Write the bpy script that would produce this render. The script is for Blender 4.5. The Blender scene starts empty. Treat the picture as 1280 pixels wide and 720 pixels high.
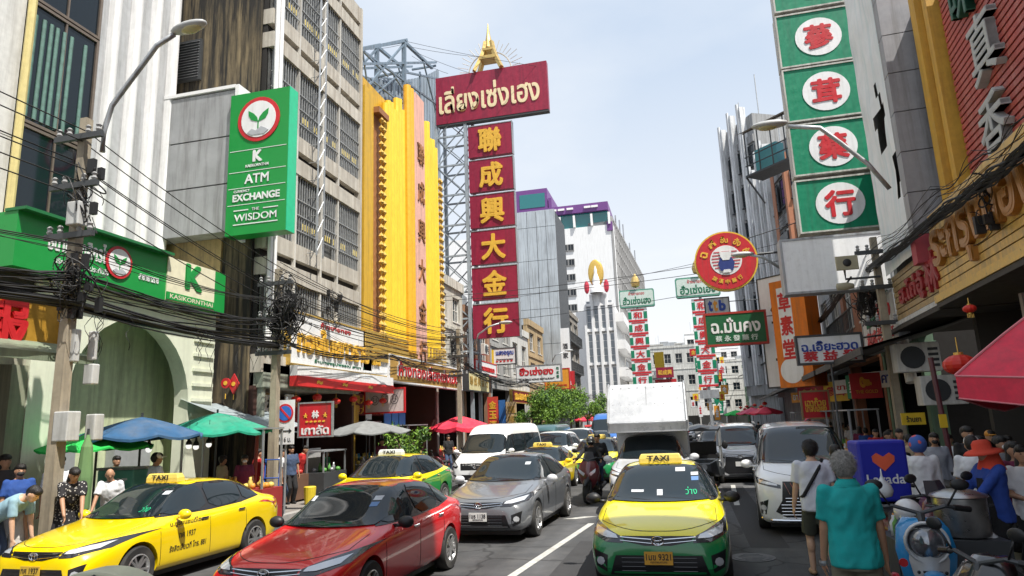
import bpy, bmesh, math, random
from mathutils import Vector as V, Matrix, Quaternion, noise
from mathutils.bvhtree import BVHTree
random.seed(7)
rad = math.radians
S = bpy.context.scene
COL = S.collection

# ------------------------------------------------------------------ camera, sky, sun
FPX, CAMH = 840.0, 2.1
_yaw, _pit, _rol = rad(13.5), math.atan(170 / 840), rad(2.25)
CF = V((-math.sin(_yaw) * math.cos(_pit), math.cos(_yaw) * math.cos(_pit), math.sin(_pit)))
_r0 = V((math.cos(_yaw), math.sin(_yaw), 0)); _u0 = _r0.cross(CF)
CR = _r0 * math.cos(_rol) - _u0 * math.sin(_rol); CU = _u0 * math.cos(_rol) + _r0 * math.sin(_rol)
CC = V((0, 0, CAMH))
cam = bpy.data.cameras.new('camera'); camo = bpy.data.objects.new('camera', cam); COL.objects.link(camo)
cam.sensor_width = 36; cam.lens = 36 * FPX / 1280; cam.clip_start = .05; cam.clip_end = 3000
mw = Matrix((CR, CU, -CF)).transposed().to_4x4(); mw.translation = CC
camo.matrix_world = mw; S.camera = camo
SUN_EL, SUN_AZ = rad(61), rad(124)          # azimuth clockwise from +Y (the road's direction)
W = bpy.data.worlds.new('World'); S.world = W; W.use_nodes = True
nt = W.node_tree; bg = nt.nodes['Background']
sky = nt.nodes.new('ShaderNodeTexSky'); sky.sky_type = 'NISHITA'; sky.sun_disc = False
sky.sun_elevation = SUN_EL; sky.sun_rotation = SUN_AZ; sky.air_density = 1.1; sky.dust_density = 4.5; sky.ozone_density = 1.3
tc = nt.nodes.new('ShaderNodeTexCoord'); mp = nt.nodes.new('ShaderNodeMapping'); mp.inputs['Scale'].default_value = (1, 1, 2.2)
ns = nt.nodes.new('ShaderNodeTexNoise'); ns.inputs['Scale'].default_value = 1.5; ns.inputs['Detail'].default_value = 7; ns.inputs['Roughness'].default_value = .5
rp = nt.nodes.new('ShaderNodeValToRGB'); rp.color_ramp.elements[0].position = .3; rp.color_ramp.elements[1].position = .8
m0 = nt.nodes.new('ShaderNodeMixRGB'); m0.inputs[0].default_value = .8; m0.inputs[2].default_value = (4.3, 5.5, 7.2, 1)
mx = nt.nodes.new('ShaderNodeMixRGB'); mx.inputs[2].default_value = (7.7, 7.85, 8.0, 1)
nt.links.new(tc.outputs['Generated'], mp.inputs[0]); nt.links.new(mp.outputs[0], ns.inputs['Vector']); nt.links.new(ns.outputs[0], rp.inputs[0])
sxyz = nt.nodes.new('ShaderNodeSeparateXYZ'); nt.links.new(tc.outputs['Generated'], sxyz.inputs[0])
hz = nt.nodes.new('ShaderNodeMapRange'); hz.inputs[1].default_value = .1; hz.inputs[2].default_value = .62; hz.inputs[3].default_value = .95; hz.inputs[4].default_value = .0; nt.links.new(sxyz.outputs[2], hz.inputs[0])
mxx = nt.nodes.new('ShaderNodeMath'); mxx.operation = 'MAXIMUM'; cl = nt.nodes.new('ShaderNodeMath'); cl.operation = 'MULTIPLY'; cl.inputs[1].default_value = .9
nt.links.new(rp.outputs[0], cl.inputs[0]); nt.links.new(cl.outputs[0], mxx.inputs[0]); nt.links.new(hz.outputs[0], mxx.inputs[1]); nt.links.new(mxx.outputs[0], mx.inputs[0]); nt.links.new(sky.outputs[0], m0.inputs[1]); nt.links.new(m0.outputs[0], mx.inputs[1]); nt.links.new(mx.outputs[0], bg.inputs[0])
bg.inputs[1].default_value = .092
sl = bpy.data.lights.new('sun', 'SUN'); sl.energy = 5; sl.angle = rad(.5); sl.color = (1, .95, .87)
so = bpy.data.objects.new('sun', sl); COL.objects.link(so)
SUND = V((math.sin(SUN_AZ) * math.cos(SUN_EL), math.cos(SUN_AZ) * math.cos(SUN_EL), math.sin(SUN_EL)))
so.rotation_euler = SUND.to_track_quat('Z', 'Y').to_euler(); so.location = (20, -10, 40)
S.view_settings.view_transform = 'Standard'; S.view_settings.look = 'None'; S.view_settings.exposure = .55; S.view_settings.gamma = 1

# ------------------------------------------------------------------ pixel of the photograph -> point of the place
def ray(px, py): return CF + CR * ((px - 640) / FPX) + CU * ((360 - py) / FPX)
def PX(px, py, X, k=0):
    d = ray(px, py); return CC + d * (X / (d.x - k * d.y))
def PY(px, py, Y):
    d = ray(px, py); return CC + d * (Y / d.y)
def PG(px, py, z=0):
    d = ray(px, py); return CC + d * ((z - CAMH) / d.z)
def PD(px, py, dep): return CC + ray(px, py) * dep
RK, R0 = .06, 4.48                                  # right-hand frontage: X = R0 + RK*Y
def PR(px, py, off=0): return PX(px, py, R0 + off, RK)

# ------------------------------------------------------------------ materials
MATS = {}
def mat(name, col, rough=.6, metal=0, var=.12, scale=6, bump=0, coat=0, streak=0, streakcol=(.08, .07, .06), emit=0, spec=.5, dust=0, bscale=None):
    if name in MATS: return MATS[name]
    m = bpy.data.materials.new(name); m.use_nodes = True; t = m.node_tree; N = t.nodes; L = t.links
    b = N['Principled BSDF']; b.inputs['Roughness'].default_value = rough; b.inputs['Metallic'].default_value = metal
    b.inputs['Coat Weight'].default_value = coat; b.inputs['Coat Roughness'].default_value = .04; b.inputs['Specular IOR Level'].default_value = spec
    c4 = (*col, 1); b.inputs['Base Color'].default_value = c4
    out = None
    tcn = N.new('ShaderNodeTexCoord')
    if var:
        n = N.new('ShaderNodeTexNoise'); n.inputs['Scale'].default_value = scale; n.inputs['Detail'].default_value = 6; n.inputs['Roughness'].default_value = .65
        L.new(tcn.outputs['Object'], n.inputs['Vector'])
        r = N.new('ShaderNodeMapRange'); r.inputs[1].default_value = .3; r.inputs[2].default_value = .7; r.inputs[3].default_value = 1 - var; r.inputs[4].default_value = 1 + var * .6
        L.new(n.outputs[0], r.inputs[0])
        mul = N.new('ShaderNodeMixRGB'); mul.blend_type = 'MULTIPLY'; mul.inputs[0].default_value = 1; mul.inputs[1].default_value = c4
        L.new(r.outputs[0], mul.inputs[2]); out = mul.outputs[0]
        rr = N.new('ShaderNodeMapRange'); rr.inputs[1].default_value = .3; rr.inputs[2].default_value = .7; rr.inputs[3].default_value = max(.02, rough - .08); rr.inputs[4].default_value = min(1, rough + .12)
        if not coat and rough > .2: L.new(n.outputs[0], rr.inputs[0]); L.new(rr.outputs[0], b.inputs['Roughness'])
    if streak:
        mpn = N.new('ShaderNodeMapping'); mpn.inputs['Scale'].default_value = (3.2, 3.2, .22); L.new(tcn.outputs['Object'], mpn.inputs[0])
        n2 = N.new('ShaderNodeTexNoise'); n2.inputs['Scale'].default_value = 1.6; n2.inputs['Detail'].default_value = 8; n2.inputs['Roughness'].default_value = .68; L.new(mpn.outputs[0], n2.inputs['Vector'])
        r2 = N.new('ShaderNodeMapRange'); r2.inputs[1].default_value = .5 - .12 * streak; r2.inputs[2].default_value = .78 - .1 * streak; r2.inputs[4].default_value = min(1, .5 + .4 * streak); L.new(n2.outputs[0], r2.inputs[0])
        m2 = N.new('ShaderNodeMixRGB'); m2.inputs[2].default_value = (*streakcol, 1); L.new(r2.outputs[0], m2.inputs[0])
        if out: L.new(out, m2.inputs[1])
        else: m2.inputs[1].default_value = c4
        out = m2.outputs[0]
    if dust:
        n3 = N.new('ShaderNodeTexNoise'); n3.inputs['Scale'].default_value = 2.3; n3.inputs['Detail'].default_value = 9; L.new(tcn.outputs['Object'], n3.inputs['Vector'])
        r3 = N.new('ShaderNodeMapRange'); r3.inputs[1].default_value = .45; r3.inputs[2].default_value = .8; r3.inputs[4].default_value = dust; L.new(n3.outputs[0], r3.inputs[0])
        m3 = N.new('ShaderNodeMixRGB'); m3.inputs[2].default_value = (.3, .28, .25, 1); L.new(r3.outputs[0], m3.inputs[0])
        if out: L.new(out, m3.inputs[1])
        else: m3.inputs[1].default_value = c4
        out = m3.outputs[0]
    if out: L.new(out, b.inputs['Base Color'])
    if bump:
        n4 = N.new('ShaderNodeTexNoise'); n4.inputs['Scale'].default_value = bscale or scale * 4; n4.inputs['Detail'].default_value = 5; L.new(tcn.outputs['Object'], n4.inputs['Vector'])
        bp = N.new('ShaderNodeBump'); bp.inputs['Strength'].default_value = bump; bp.inputs['Distance'].default_value = .02; L.new(n4.outputs[0], bp.inputs['Height']); L.new(bp.outputs[0], b.inputs['Normal'])
    if emit:
        b.inputs['Emission Color'].default_value = c4; b.inputs['Emission Strength'].default_value = emit
    MATS[name] = m; return m
def paint(name, col, **k): return mat(name, col, rough=.32, coat=1, var=.05, scale=3, dust=.06, **k)
def two_tone(name, up, lo, z0=.79, slope=0.0):
    m = paint(name, up); t = m.node_tree; N = t.nodes; L = t.links; b = N['Principled BSDF']
    tcn = N.new('ShaderNodeTexCoord'); sp = N.new('ShaderNodeSeparateXYZ'); L.new(tcn.outputs['Object'], sp.inputs[0])
    ma = N.new('ShaderNodeMath'); ma.operation = 'MULTIPLY_ADD'; ma.inputs[1].default_value = -slope; L.new(sp.outputs[1], ma.inputs[0]); L.new(sp.outputs[2], ma.inputs[2])
    gt = N.new('ShaderNodeMath'); gt.operation = 'GREATER_THAN'; gt.inputs[1].default_value = z0; L.new(ma.outputs[0], gt.inputs[0])
    mixn = N.new('ShaderNodeMixRGB'); mixn.inputs[1].default_value = (*lo, 1); mixn.inputs[2].default_value = (*up, 1); L.new(gt.outputs[0], mixn.inputs[0]); L.new(mixn.outputs[0], b.inputs['Base Color'])
    return m
def glassmat(name, col=(.015, .02, .025), rough=.04): return mat(name, col, rough=rough, var=0, spec=.8, coat=.3)

WHITE = mat('white_paint', (.78, .78, .76), .5, streak=.35, streakcol=(.35, .33, .3))
OFFWHITE = mat('offwhite', (.7, .69, .65), .6, streak=.5, streakcol=(.28, .26, .23))
CLEANWHITE = mat('clean_white', (.8, .8, .8), .4, var=.04)
BLACK = mat('black_plastic', (.012, .012, .013), .45)
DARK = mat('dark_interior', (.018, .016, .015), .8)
RUBBER = mat('rubber', (.02, .02, .02), .8, dust=.25)
STEEL = mat('galvanised_steel', (.42, .44, .46), .45, .6, streak=.3)
DKSTEEL = mat('dark_steel', (.07, .075, .08), .5, .4)
CHROME = mat('chrome', (.75, .75, .76), .12, 1, var=0)
ALLOY = mat('alloy', (.5, .5, .5), .3, .8)
GOLD = mat('gold_leaf', (.72, .48, .12), .35, .55, var=.2, scale=14)
REDL = mat('red_letter', (.55, .02, .025), .4)
GLASS = mat('car_glass', (.01, .016, .02), rough=.03, var=0, spec=.6); BGLASS = mat('window_glass', (.01, .016, .022), .06, var=0, spec=.4)
CONCRETE = mat('concrete', (.36, .34, .3), .85, var=.2, scale=3, bump=.3, streak=.6)
WIRE = mat('cable_rubber', (.012, .012, .013), .6, var=0)
LAMPLENS = mat('lamp_lens', (.6, .62, .65), .1, .3, var=0, coat=1)

# ------------------------------------------------------------------ object bookkeeping
MX = {}
def tag(o, label=None, cat=None, group=None, kind=None):
    if label: o['label'] = label
    if cat: o['category'] = cat
    if group: o['group'] = group
    if kind: o['kind'] = kind
    return o
def thing(name, label, cat, loc=(0, 0, 0), rz=0, group=None, sc=1):
    o = bpy.data.objects.new(name, None); COL.objects.link(o); o.empty_display_size = .2
    o.location = loc; o.rotation_euler = (0, 0, rz); o.scale = (sc, sc, sc); tag(o, label, cat, group)
    MX[o] = Matrix.Translation(V(loc)) @ Matrix.Rotation(rz, 4, 'Z') @ Matrix.Scale(sc, 4)
    return o
def clone(root, loc, rz=None, label=None, group=None, mats=None, sc=None):
    """a copy of a thing, its parts and their sub-parts; mats swaps materials by name"""
    def cp(o, par):
        c = o.copy(); COL.objects.link(c)
        if par: c.parent = par
        if mats and c.type == 'MESH':
            for i, s in enumerate(c.material_slots):
                if s.material and s.material.name in mats:
                    c.data = c.data.copy() if c.data.users > 1 else c.data
                    c.data.materials[i] = MATS[mats[s.material.name]]
        for ch in kids.get(o, []): cp(ch, c)
        return c
    kids = {}
    for o in COL.objects:
        if o.parent: kids.setdefault(o.parent, []).append(o)
    r = cp(root, None); r.location = loc
    if rz is not None: r.rotation_euler = (0, 0, rz)
    if sc: r.scale = (sc, sc, sc)
    tag(r, label, None, group)
    MX[r] = Matrix.Translation(V(loc)) @ Matrix.Rotation(r.rotation_euler.z, 4, 'Z') @ Matrix.Scale(r.scale.x, 4)
    return r

# ------------------------------------------------------------------ glyphs (the bundled font, with fallback for Thai and Chinese)
GC = {}
UPPER = 'ิีึืั็ํ'; TONE = '่้๊๋์'
def _raw(s, bold, ext):
    k = (s, bold, ext)
    if k in GC: return GC[k]
    c = bpy.data.curves.new('glyph', 'FONT'); c.body = s; c.offset = bold; c.resolution_u = 3; c.extrude = ext
    o = bpy.data.objects.new('glyph', c); COL.objects.link(o); bpy.context.view_layer.update()
    me = o.evaluated_get(bpy.context.evaluated_depsgraph_get()).to_mesh()
    vs = [v.co.copy() for v in me.vertices]; fs = [tuple(p.vertices) for p in me.polygons]
    bpy.data.objects.remove(o); bpy.data.curves.remove(c)
    GC[k] = (vs, fs); return GC[k]
def glyphs(s, bold=0, ext=0):
    vs, fs = _raw(s, bold, ext); vs = [v.copy() for v in vs]
    if any(ch in TONE for ch in s):
        i = 0; prev = ''
        cnt = [len(_raw(ch, bold, ext)[0]) if ch.strip() else 0 for ch in s]
        if sum(cnt) == len(vs):
            for ch, n in zip(s, cnt):
                if ch in TONE and prev in UPPER and prev:
                    for v in vs[i:i + n]: v.y += .2
                i += n; prev = ch
    return vs, fs

# ------------------------------------------------------------------ mesh builder
class MB:
    def __init__(s): s.v = []; s.f = []; s.m = []; s.cur = 0
    def add(s, vs, fs):
        b = len(s.v); s.v += [V(x) for x in vs]; s.f += [tuple(i + b for i in f) for f in fs]; s.m += [s.cur] * len(fs); return s
    def box(s, c, d, R=None):
        hx, hy, hz = d[0] / 2, d[1] / 2, d[2] / 2; c = V(c)
        P = [V((x, y, z)) for x in (-hx, hx) for y in (-hy, hy) for z in (-hz, hz)]
        if R: P = [R @ p for p in P]
        return s.add([c + p for p in P], [(0, 1, 3, 2), (4, 6, 7, 5), (0, 4, 5, 1), (2, 3, 7, 6), (0, 2, 6, 4), (1, 5, 7, 3)])
    def bb(s, a, b):
        a, b = V(a), V(b); return s.box((a + b) / 2, [abs(b[i] - a[i]) for i in range(3)])
    def cyl(s, a, b, r0, r1=None, n=10, caps=True):
        a, b = V(a), V(b); r1 = r0 if r1 is None else r1; d = (b - a)
        if d.length < 1e-6: return s
        q = d.to_track_quat('Z', 'Y'); vs = []
        for p, r in ((a, r0), (b, r1)):
            for i in range(n):
                t = 2 * math.pi * i / n; vs.append(p + q @ V((r * math.cos(t), r * math.sin(t), 0)))
        fs = [(i, (i + 1) % n, n + (i + 1) % n, n + i) for i in range(n)]
        if caps: fs += [tuple(range(n - 1, -1, -1)), tuple(range(n, 2 * n))]
        return s.add(vs, fs)
    def bar(s, a, b, w, h=None):
        a, b = V(a), V(b); d = b - a; q = d.to_track_quat('Z', 'Y').to_matrix()
        return s.box((a + b) / 2, (w, h or w, d.length), q)
    def tube(s, pts, r, n=6):
        pts = [V(p) for p in pts]; vs = []; K = len(pts)
        up = V((0, 0, 1))
        for i, p in enumerate(pts):
            d = (pts[min(i + 1, K - 1)] - pts[max(i - 1, 0)]).normalized()
            x = d.cross(up)
            if x.length < .05: x = d.cross(V((0, 1, 0)))
            x.normalize(); y = x.cross(d); rr = r[i] if isinstance(r, (list, tuple)) else r
            for j in range(n):
                t = 2 * math.pi * j / n; vs.append(p + x * (rr * math.cos(t)) + y * (rr * math.sin(t)))
        fs = [(i * n + j, i * n + (j + 1) % n, (i + 1) * n + (j + 1) % n, (i + 1) * n + j) for i in range(K - 1) for j in range(n)]
        fs += [tuple(range(n - 1, -1, -1)), tuple(range((K - 1) * n, K * n))]
        return s.add(vs, fs)
    def sph(s, c, r, nu=12, nv=8, R=None):
        c = V(c); r = (r, r, r) if not hasattr(r, '__len__') else r; vs = []; fs = []
        for j in range(1, nv):
            a = math.pi * j / nv
            for i in range(nu):
                t = 2 * math.pi * i / nu; p = V((r[0] * math.sin(a) * math.cos(t), r[1] * math.sin(a) * math.sin(t), r[2] * math.cos(a)))
                vs.append(c + (R @ p if R else p))
        top = V((0, 0, r[2])); b = len(vs); vs += [c + (R @ top if R else top), c - (R @ top if R else top)]
        for j in range(nv - 2):
            for i in range(nu): fs.append((j * nu + i, (j + 1) * nu + i, (j + 1) * nu + (i + 1) % nu, j * nu + (i + 1) % nu))
        for i in range(nu): fs.append((b, i, (i + 1) % nu)); fs.append((b + 1, (nv - 2) * nu + (i + 1) % nu, (nv - 2) * nu + i))
        return s.add(vs, fs)
    def rings(s, rs, caps=True, close=True):
        n = len(rs[0]); vs = [p for r in rs for p in r]; fs = []
        for i in range(len(rs) - 1):
            for j in range(n if close else n - 1): fs.append((i * n + j, i * n + (j + 1) % n, (i + 1) * n + (j + 1) % n, (i + 1) * n + j))
        if caps: fs += [tuple(range(n - 1, -1, -1)), tuple(range((len(rs) - 1) * n, len(rs) * n))]
        return s.add(vs, fs)
    def lathe(s, prof, c, axis='Z', n=16, caps=False):
        c = V(c); rs = []
        for r, h in prof:
            ring = []
            for i in range(n):
                t = 2 * math.pi * i / n; a, b = r * math.cos(t), r * math.sin(t)
                ring.append(c + (V((a, b, h)) if axis == 'Z' else V((h, a, b)) if axis == 'X' else V((a, h, b))))
            rs.append(ring)
        return s.rings(rs, caps)
    def prism(s, poly, o, ux, uy, dep):
        """2D outline extruded by dep along ux x uy (towards the viewer)"""
        o, ux, uy = V(o), V(ux), V(uy); nn = ux.cross(uy).normalized() * dep; n = len(poly)
        a = [o + ux * p[0] + uy * p[1] for p in poly]
        fs = [tuple(range(n - 1, -1, -1)), tuple(range(n, 2 * n))] + [(i, (i + 1) % n, n + (i + 1) % n, n + i) for i in range(n)]
        return s.add(a + [p + nn for p in a], fs)
    def quad(s, *p): return s.add(p, [tuple(range(len(p)))])
    def text(s, st, o, ux, uy, w, h, bold=.015, ext=0, fit='xy', al=0):
        """lettering fitted to a w x h box centred on o; ux right, uy up"""
        o, ux, uy = V(o), V(ux).normalized(), V(uy).normalized(); nn = ux.cross(uy)
        vs, fs = glyphs(st, 0, 1 if ext else 0)
        if not vs: return s
        if bold:      # thicken by laying shifted copies a hair apart
            v0, f0 = vs, fs; vs, fs = [], []
            for k, (dx, dy) in enumerate(((1, 0), (-1, 0), (0, 1), (0, -1), (.7, .7), (-.7, -.7), (.7, -.7), (-.7, .7)) if bold > .02 else ((.7, .7), (-.7, -.7), (.7, -.7), (-.7, .7))):
                n0 = len(vs); vs += [V((v.x + dx * bold, v.y + dy * bold, v.z * (1 + .05 * k) + (0 if ext else .0))) for v in v0]; fs += [tuple(i + n0 for i in f) for f in f0]
            nl = len(v0)
        else: nl = 0
        x0, x1 = min(v.x for v in vs), max(v.x for v in vs); y0, y1 = min(v.y for v in vs), max(v.y for v in vs)
        sx, sy = w / max(x1 - x0, .01), h / max(y1 - y0, .01)
        if fit == 'u': sx = sy = min(sx, sy)
        cx, cy = (x0 + x1) / 2, (y0 + y1) / 2
        return s.add([o + ux * ((v.x - cx) * sx) + uy * ((v.y - cy) * sy) + nn * (v.z * ext if ext else (.0006 * (i // nl) if nl else 0)) for i, v in enumerate(vs)], fs)
    def build(s, name, m, parent=None, smooth=False, bevel=0, kind=None, label=None, auto=None):
        me = bpy.data.meshes.new(name)
        if parent is not None: T = MX[parent].inverted(); vs = [T @ v for v in s.v]; loc = None
        else:
            lo = [min(v[i] for v in s.v) for i in range(3)]; hi = [max(v[i] for v in s.v) for i in range(3)]
            loc = V(((lo[0] + hi[0]) / 2, (lo[1] + hi[1]) / 2, lo[2])); vs = [v - loc for v in s.v]
        me.from_pydata([tuple(v) for v in vs], [], s.f); me.update()
        for mm in (m if isinstance(m, (list, tuple)) else [m]): me.materials.append(mm)
        if isinstance(m, (list, tuple)): me.polygons.foreach_set('material_index', s.m)
        if smooth: me.polygons.foreach_set('use_smooth', [True] * len(me.polygons))
        if auto: me.set_sharp_from_angle(angle=rad(auto))
        o = bpy.data.objects.new(name, me); COL.objects.link(o)
        if parent is not None: o.parent = parent; MX[o] = MX[parent]
        else: o.location = loc; MX[o] = Matrix.Translation(loc)
        if bevel:
            bm = o.modifiers.new('bevel', 'BEVEL'); bm.width = bevel; bm.segments = 2; bm.limit_method = 'ANGLE'
        if kind: o['kind'] = kind
        if label: o['label'] = label
        return o
def pieces(mb, name, m, parent, **k):
    """one object per separate piece of the builder"""
    par = list(range(len(mb.v)))
    def find(i):
        while par[i] != i: par[i] = par[par[i]]; i = par[i]
        return i
    for f in mb.f:
        r = find(f[0])
        for i in f[1:]: par[find(i)] = r
    grp = {}
    for fi, f in enumerate(mb.f): grp.setdefault(find(f[0]), []).append(fi)
    out = []
    for fl in grp.values():
        idx = {}; b = MB()
        for fi in fl:
            for i in mb.f[fi]:
                if i not in idx: idx[i] = len(b.v); b.v.append(mb.v[i])
            b.f.append(tuple(idx[i] for i in mb.f[fi])); b.m.append(0)
        out.append(b.build(name, m, parent, **k))
    return out
def solo(name, label, cat, mb, m, group=None, kind=None, **k):
    return tag(mb.build(name, m, None, **k), label, cat, group, kind)
def smoothstep(a, b, x):
    t = max(0, min(1, (x - a) / (b - a))); return t * t * (3 - 2 * t)
def interp(tab, x):
    if x <= tab[0][0]: return tab[0][1]
    for (a, va), (b, vb) in zip(tab, tab[1:]):
        if x <= b: return va + (vb - va) * (x - a) / (b - a)
    return tab[-1][1]
def evaluated(mb, mods):
    me = bpy.data.meshes.new('tmp'); me.from_pydata([tuple(v) for v in mb.v], [], mb.f); me.update()
    o = bpy.data.objects.new('tmp', me); COL.objects.link(o); mods(o); bpy.context.view_layer.update()
    ev = o.evaluated_get(bpy.context.evaluated_depsgraph_get()).to_mesh()
    r = MB(); r.v = [v.co.copy() for v in ev.vertices]; r.f = [tuple(p.vertices) for p in ev.polygons]; r.m = [0] * len(r.f)
    bpy.data.objects.remove(o); bpy.data.meshes.remove(me); return r

# ------------------------------------------------------------------ ground, road, pavements
ASPH = mat('asphalt', (.062, .063, .066), .85, var=.35, scale=1.3, bump=.5, bscale=120, dust=.12)
t_ = ASPH.node_tree; N_ = t_.nodes; L_ = t_.links; bs_ = N_['Principled BSDF']; src = bs_.inputs['Base Color'].links[0].from_socket
tc_ = N_.new('ShaderNodeTexCoord'); mp_ = N_.new('ShaderNodeMapping'); mp_.inputs['Scale'].default_value = (1.1, .05, 1); L_.new(tc_.outputs['Object'], mp_.inputs[0])
n1_ = N_.new('ShaderNodeTexNoise'); n1_.inputs['Scale'].default_value = 1.0; n1_.inputs['Detail'].default_value = 4; L_.new(mp_.outputs[0], n1_.inputs['Vector'])
r1_ = N_.new('ShaderNodeMapRange'); r1_.inputs[1].default_value = .35; r1_.inputs[2].default_value = .65; r1_.inputs[3].default_value = .6; r1_.inputs[4].default_value = 1.35; L_.new(n1_.outputs[0], r1_.inputs[0])
mu_ = N_.new('ShaderNodeMixRGB'); mu_.blend_type = 'MULTIPLY'; mu_.inputs[0].default_value = 1; L_.new(src, mu_.inputs[1]); L_.new(r1_.outputs[0], mu_.inputs[2])
vo_ = N_.new('ShaderNodeTexVoronoi'); vo_.feature = 'DISTANCE_TO_EDGE'; vo_.inputs['Scale'].default_value = .55; nz_ = N_.new('ShaderNodeTexNoise'); nz_.inputs['Scale'].default_value = 2.5; nz_.inputs['Detail'].default_value = 6
vm_ = N_.new('ShaderNodeMixRGB'); vm_.inputs[0].default_value = .25; L_.new(tc_.outputs['Object'], nz_.inputs['Vector']); L_.new(tc_.outputs['Object'], vm_.inputs[1]); L_.new(nz_.outputs[1], vm_.inputs[2]); L_.new(vm_.outputs[0], vo_.inputs['Vector'])
cr_ = N_.new('ShaderNodeMapRange'); cr_.inputs[1].default_value = .004; cr_.inputs[2].default_value = .016; cr_.inputs[3].default_value = .45; cr_.inputs[4].default_value = 1; L_.new(vo_.outputs[0], cr_.inputs[0])
m2_ = N_.new('ShaderNodeMixRGB'); m2_.blend_type = 'MULTIPLY'; m2_.inputs[0].default_value = 1; L_.new(mu_.outputs[0], m2_.inputs[1]); L_.new(cr_.outputs[0], m2_.inputs[2])
sp_ = N_.new('ShaderNodeTexNoise'); sp_.inputs['Scale'].default_value = .9; sp_.inputs['Detail'].default_value = 8; sp_.inputs['Roughness'].default_value = .7; L_.new(tc_.outputs['Object'], sp_.inputs['Vector'])
sr_ = N_.new('ShaderNodeMapRange'); sr_.inputs[1].default_value = .6; sr_.inputs[2].default_value = .72; sr_.inputs[4].default_value = .75; L_.new(sp_.outputs[0], sr_.inputs[0])
m3_ = N_.new('ShaderNodeMixRGB'); m3_.inputs[2].default_value = (.022, .022, .024, 1); L_.new(sr_.outputs[0], m3_.inputs[0]); L_.new(m2_.outputs[0], m3_.inputs[1]); L_.new(m3_.outputs[0], bs_.inputs['Base Color'])
PAVE = mat('paving', (.22, .2, .18), .9, var=.3, scale=2.5, bump=.3, dust=.3)
KERBM = mat('kerb_stone', (.33, .32, .3), .85, var=.25, dust=.3)
LINE = mat('road_paint', (.48, .48, .45), .7, var=.35, scale=9, dust=.85)
EARTH = mat('ground_far', (.16, .15, .14), .9)
def sheet(name, pts, z, m, kind='structure'):
    b = MB(); b.quad(*[(p[0], p[1], z) for p in pts]); o = b.build(name, m); o['kind'] = kind; return o
sheet('ground', [(-900, -300), (900, -300), (900, 1500), (-900, 1500)], -.02, EARTH)
LK, RKB = -9.6, lambda y: 3.75 + .05 * y
sheet('road', [(LK, -25), (RKB(-25), -25), (RKB(330), 330), (LK, 330)], 0, ASPH)
b = MB(); b.bb((-17.5, -25, -.02), (LK - .18, 330, .14)); o = b.build('pavement', PAVE); o['kind'] = 'structure'
b = MB(); b.bb((LK - .178, -25, -.02), (LK, 330, .15)); o = b.build('kerb', KERBM, bevel=.02); o['kind'] = 'structure'
b = MB(); b.prism([(RKB(-25) + .18, -25), (14, -25), (36, 330), (RKB(330) + .18, 330)], (0, 0, -.02), (1, 0, 0), (0, 1, 0), .16); o = b.build('pavement', PAVE); o['kind'] = 'structure'
b = MB(); b.prism([(RKB(-25), -25), (RKB(-25) + .178, -25), (RKB(330) + .178, 330), (RKB(330), 330)], (0, 0, -.02), (1, 0, 0), (0, 1, 0), .17); o = b.build('kerb', KERBM); o['kind'] = 'structure'
b = MB()
for (x0, y0, x1, y1, w) in [(-2.87, 6.2, -2.02, 14.7, .13), (-2.6, 15.35, -2.15, 15.75, .3), (-1.75, 19, -1.6, 24, .12), (-1.5, 29, -1.3, 34, .12), (-1.2, 39, -1, 44, .12), (1.1, 17.5, 1.35, 22.5, .13), (1.6, 28, 1.8, 33, .13), (-6.2, 16, -6.1, 21, .12), (-6, 26, -5.9, 31, .12), (-5.7, 36, -5.6, 41, .12)]:
    b.quad((x0 - w / 2, y0, .004), (x0 + w / 2, y0, .004), (x1 + w / 2, y1, .004), (x1 - w / 2, y1, .004))
o = b.build('road_marking', LINE); o['kind'] = 'structure'
PATCHM = mat('asphalt_patch', (.04, .04, .042), .9, var=.3, scale=3, bump=.5, bscale=90)
for pts in ([(-2.0, 9.2), (-.9, 9.1), (-.85, 12.4), (-1.95, 12.6)], [(-5.9, 12.0), (-5.0, 12.0), (-5.0, 19), (-5.85, 19)], [(.9, 12), (1.5, 12), (1.6, 22), (1.0, 22)]): sheet('road_patch', pts, .0025, PATCHM)
for i, (x, y) in enumerate([(-1.35, 14.6), (.85, 11.2), (-5.4, 20.5)]):
    b = MB(); b.cyl((x, y, .001), (x, y, .009), .33, n=28); b.cyl((x, y, .009), (x, y, .013), .27, n=28)
    for k in range(5): b.box((x, y - .2 + k * .1, .015), (.4 - abs(k - 2) * .08, .025, .004))
    solo('drain_cover', ['iron drain cover beside the lane line behind the front taxi', 'iron drain cover to the right of the front taxi', 'iron drain cover between the white van and grey sedan'][i], 'drain cover', b, DKSTEEL)

# ------------------------------------------------------------------ local frames for frontages
class Fr:
    """u along the frontage (left to right as seen), d outwards, z up"""
    def __init__(s, o, ang): s.o = V(o); s.ux = V((math.cos(ang), math.sin(ang), 0)); s.n = V((math.sin(ang), -math.cos(ang), 0)); s.R = Matrix((s.ux, -s.n, V((0, 0, 1)))).transposed()
    def p(s, u, d, z): return s.o + s.ux * u + s.n * d + V((0, 0, z))
    def box(s, mb, u0, u1, d0, d1, z0, z1): return mb.box(s.p((u0 + u1) / 2, (d0 + d1) / 2, (z0 + z1) / 2), (abs(u1 - u0), abs(d1 - d0), abs(z1 - z0)), s.R)
def LF(X, Y0): return Fr((X, Y0, 0), rad(90))          # left side of the road, faces +X
RANG = math.atan2(-1, -RK)
def RF(Y0, off=0): return Fr((R0 + off + RK * Y0, Y0, 0), RANG)   # right side, u grows towards the camera
def EF(X0, Y): return Fr((X0, Y, 0), 0)                # faces the camera (-Y)

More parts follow.
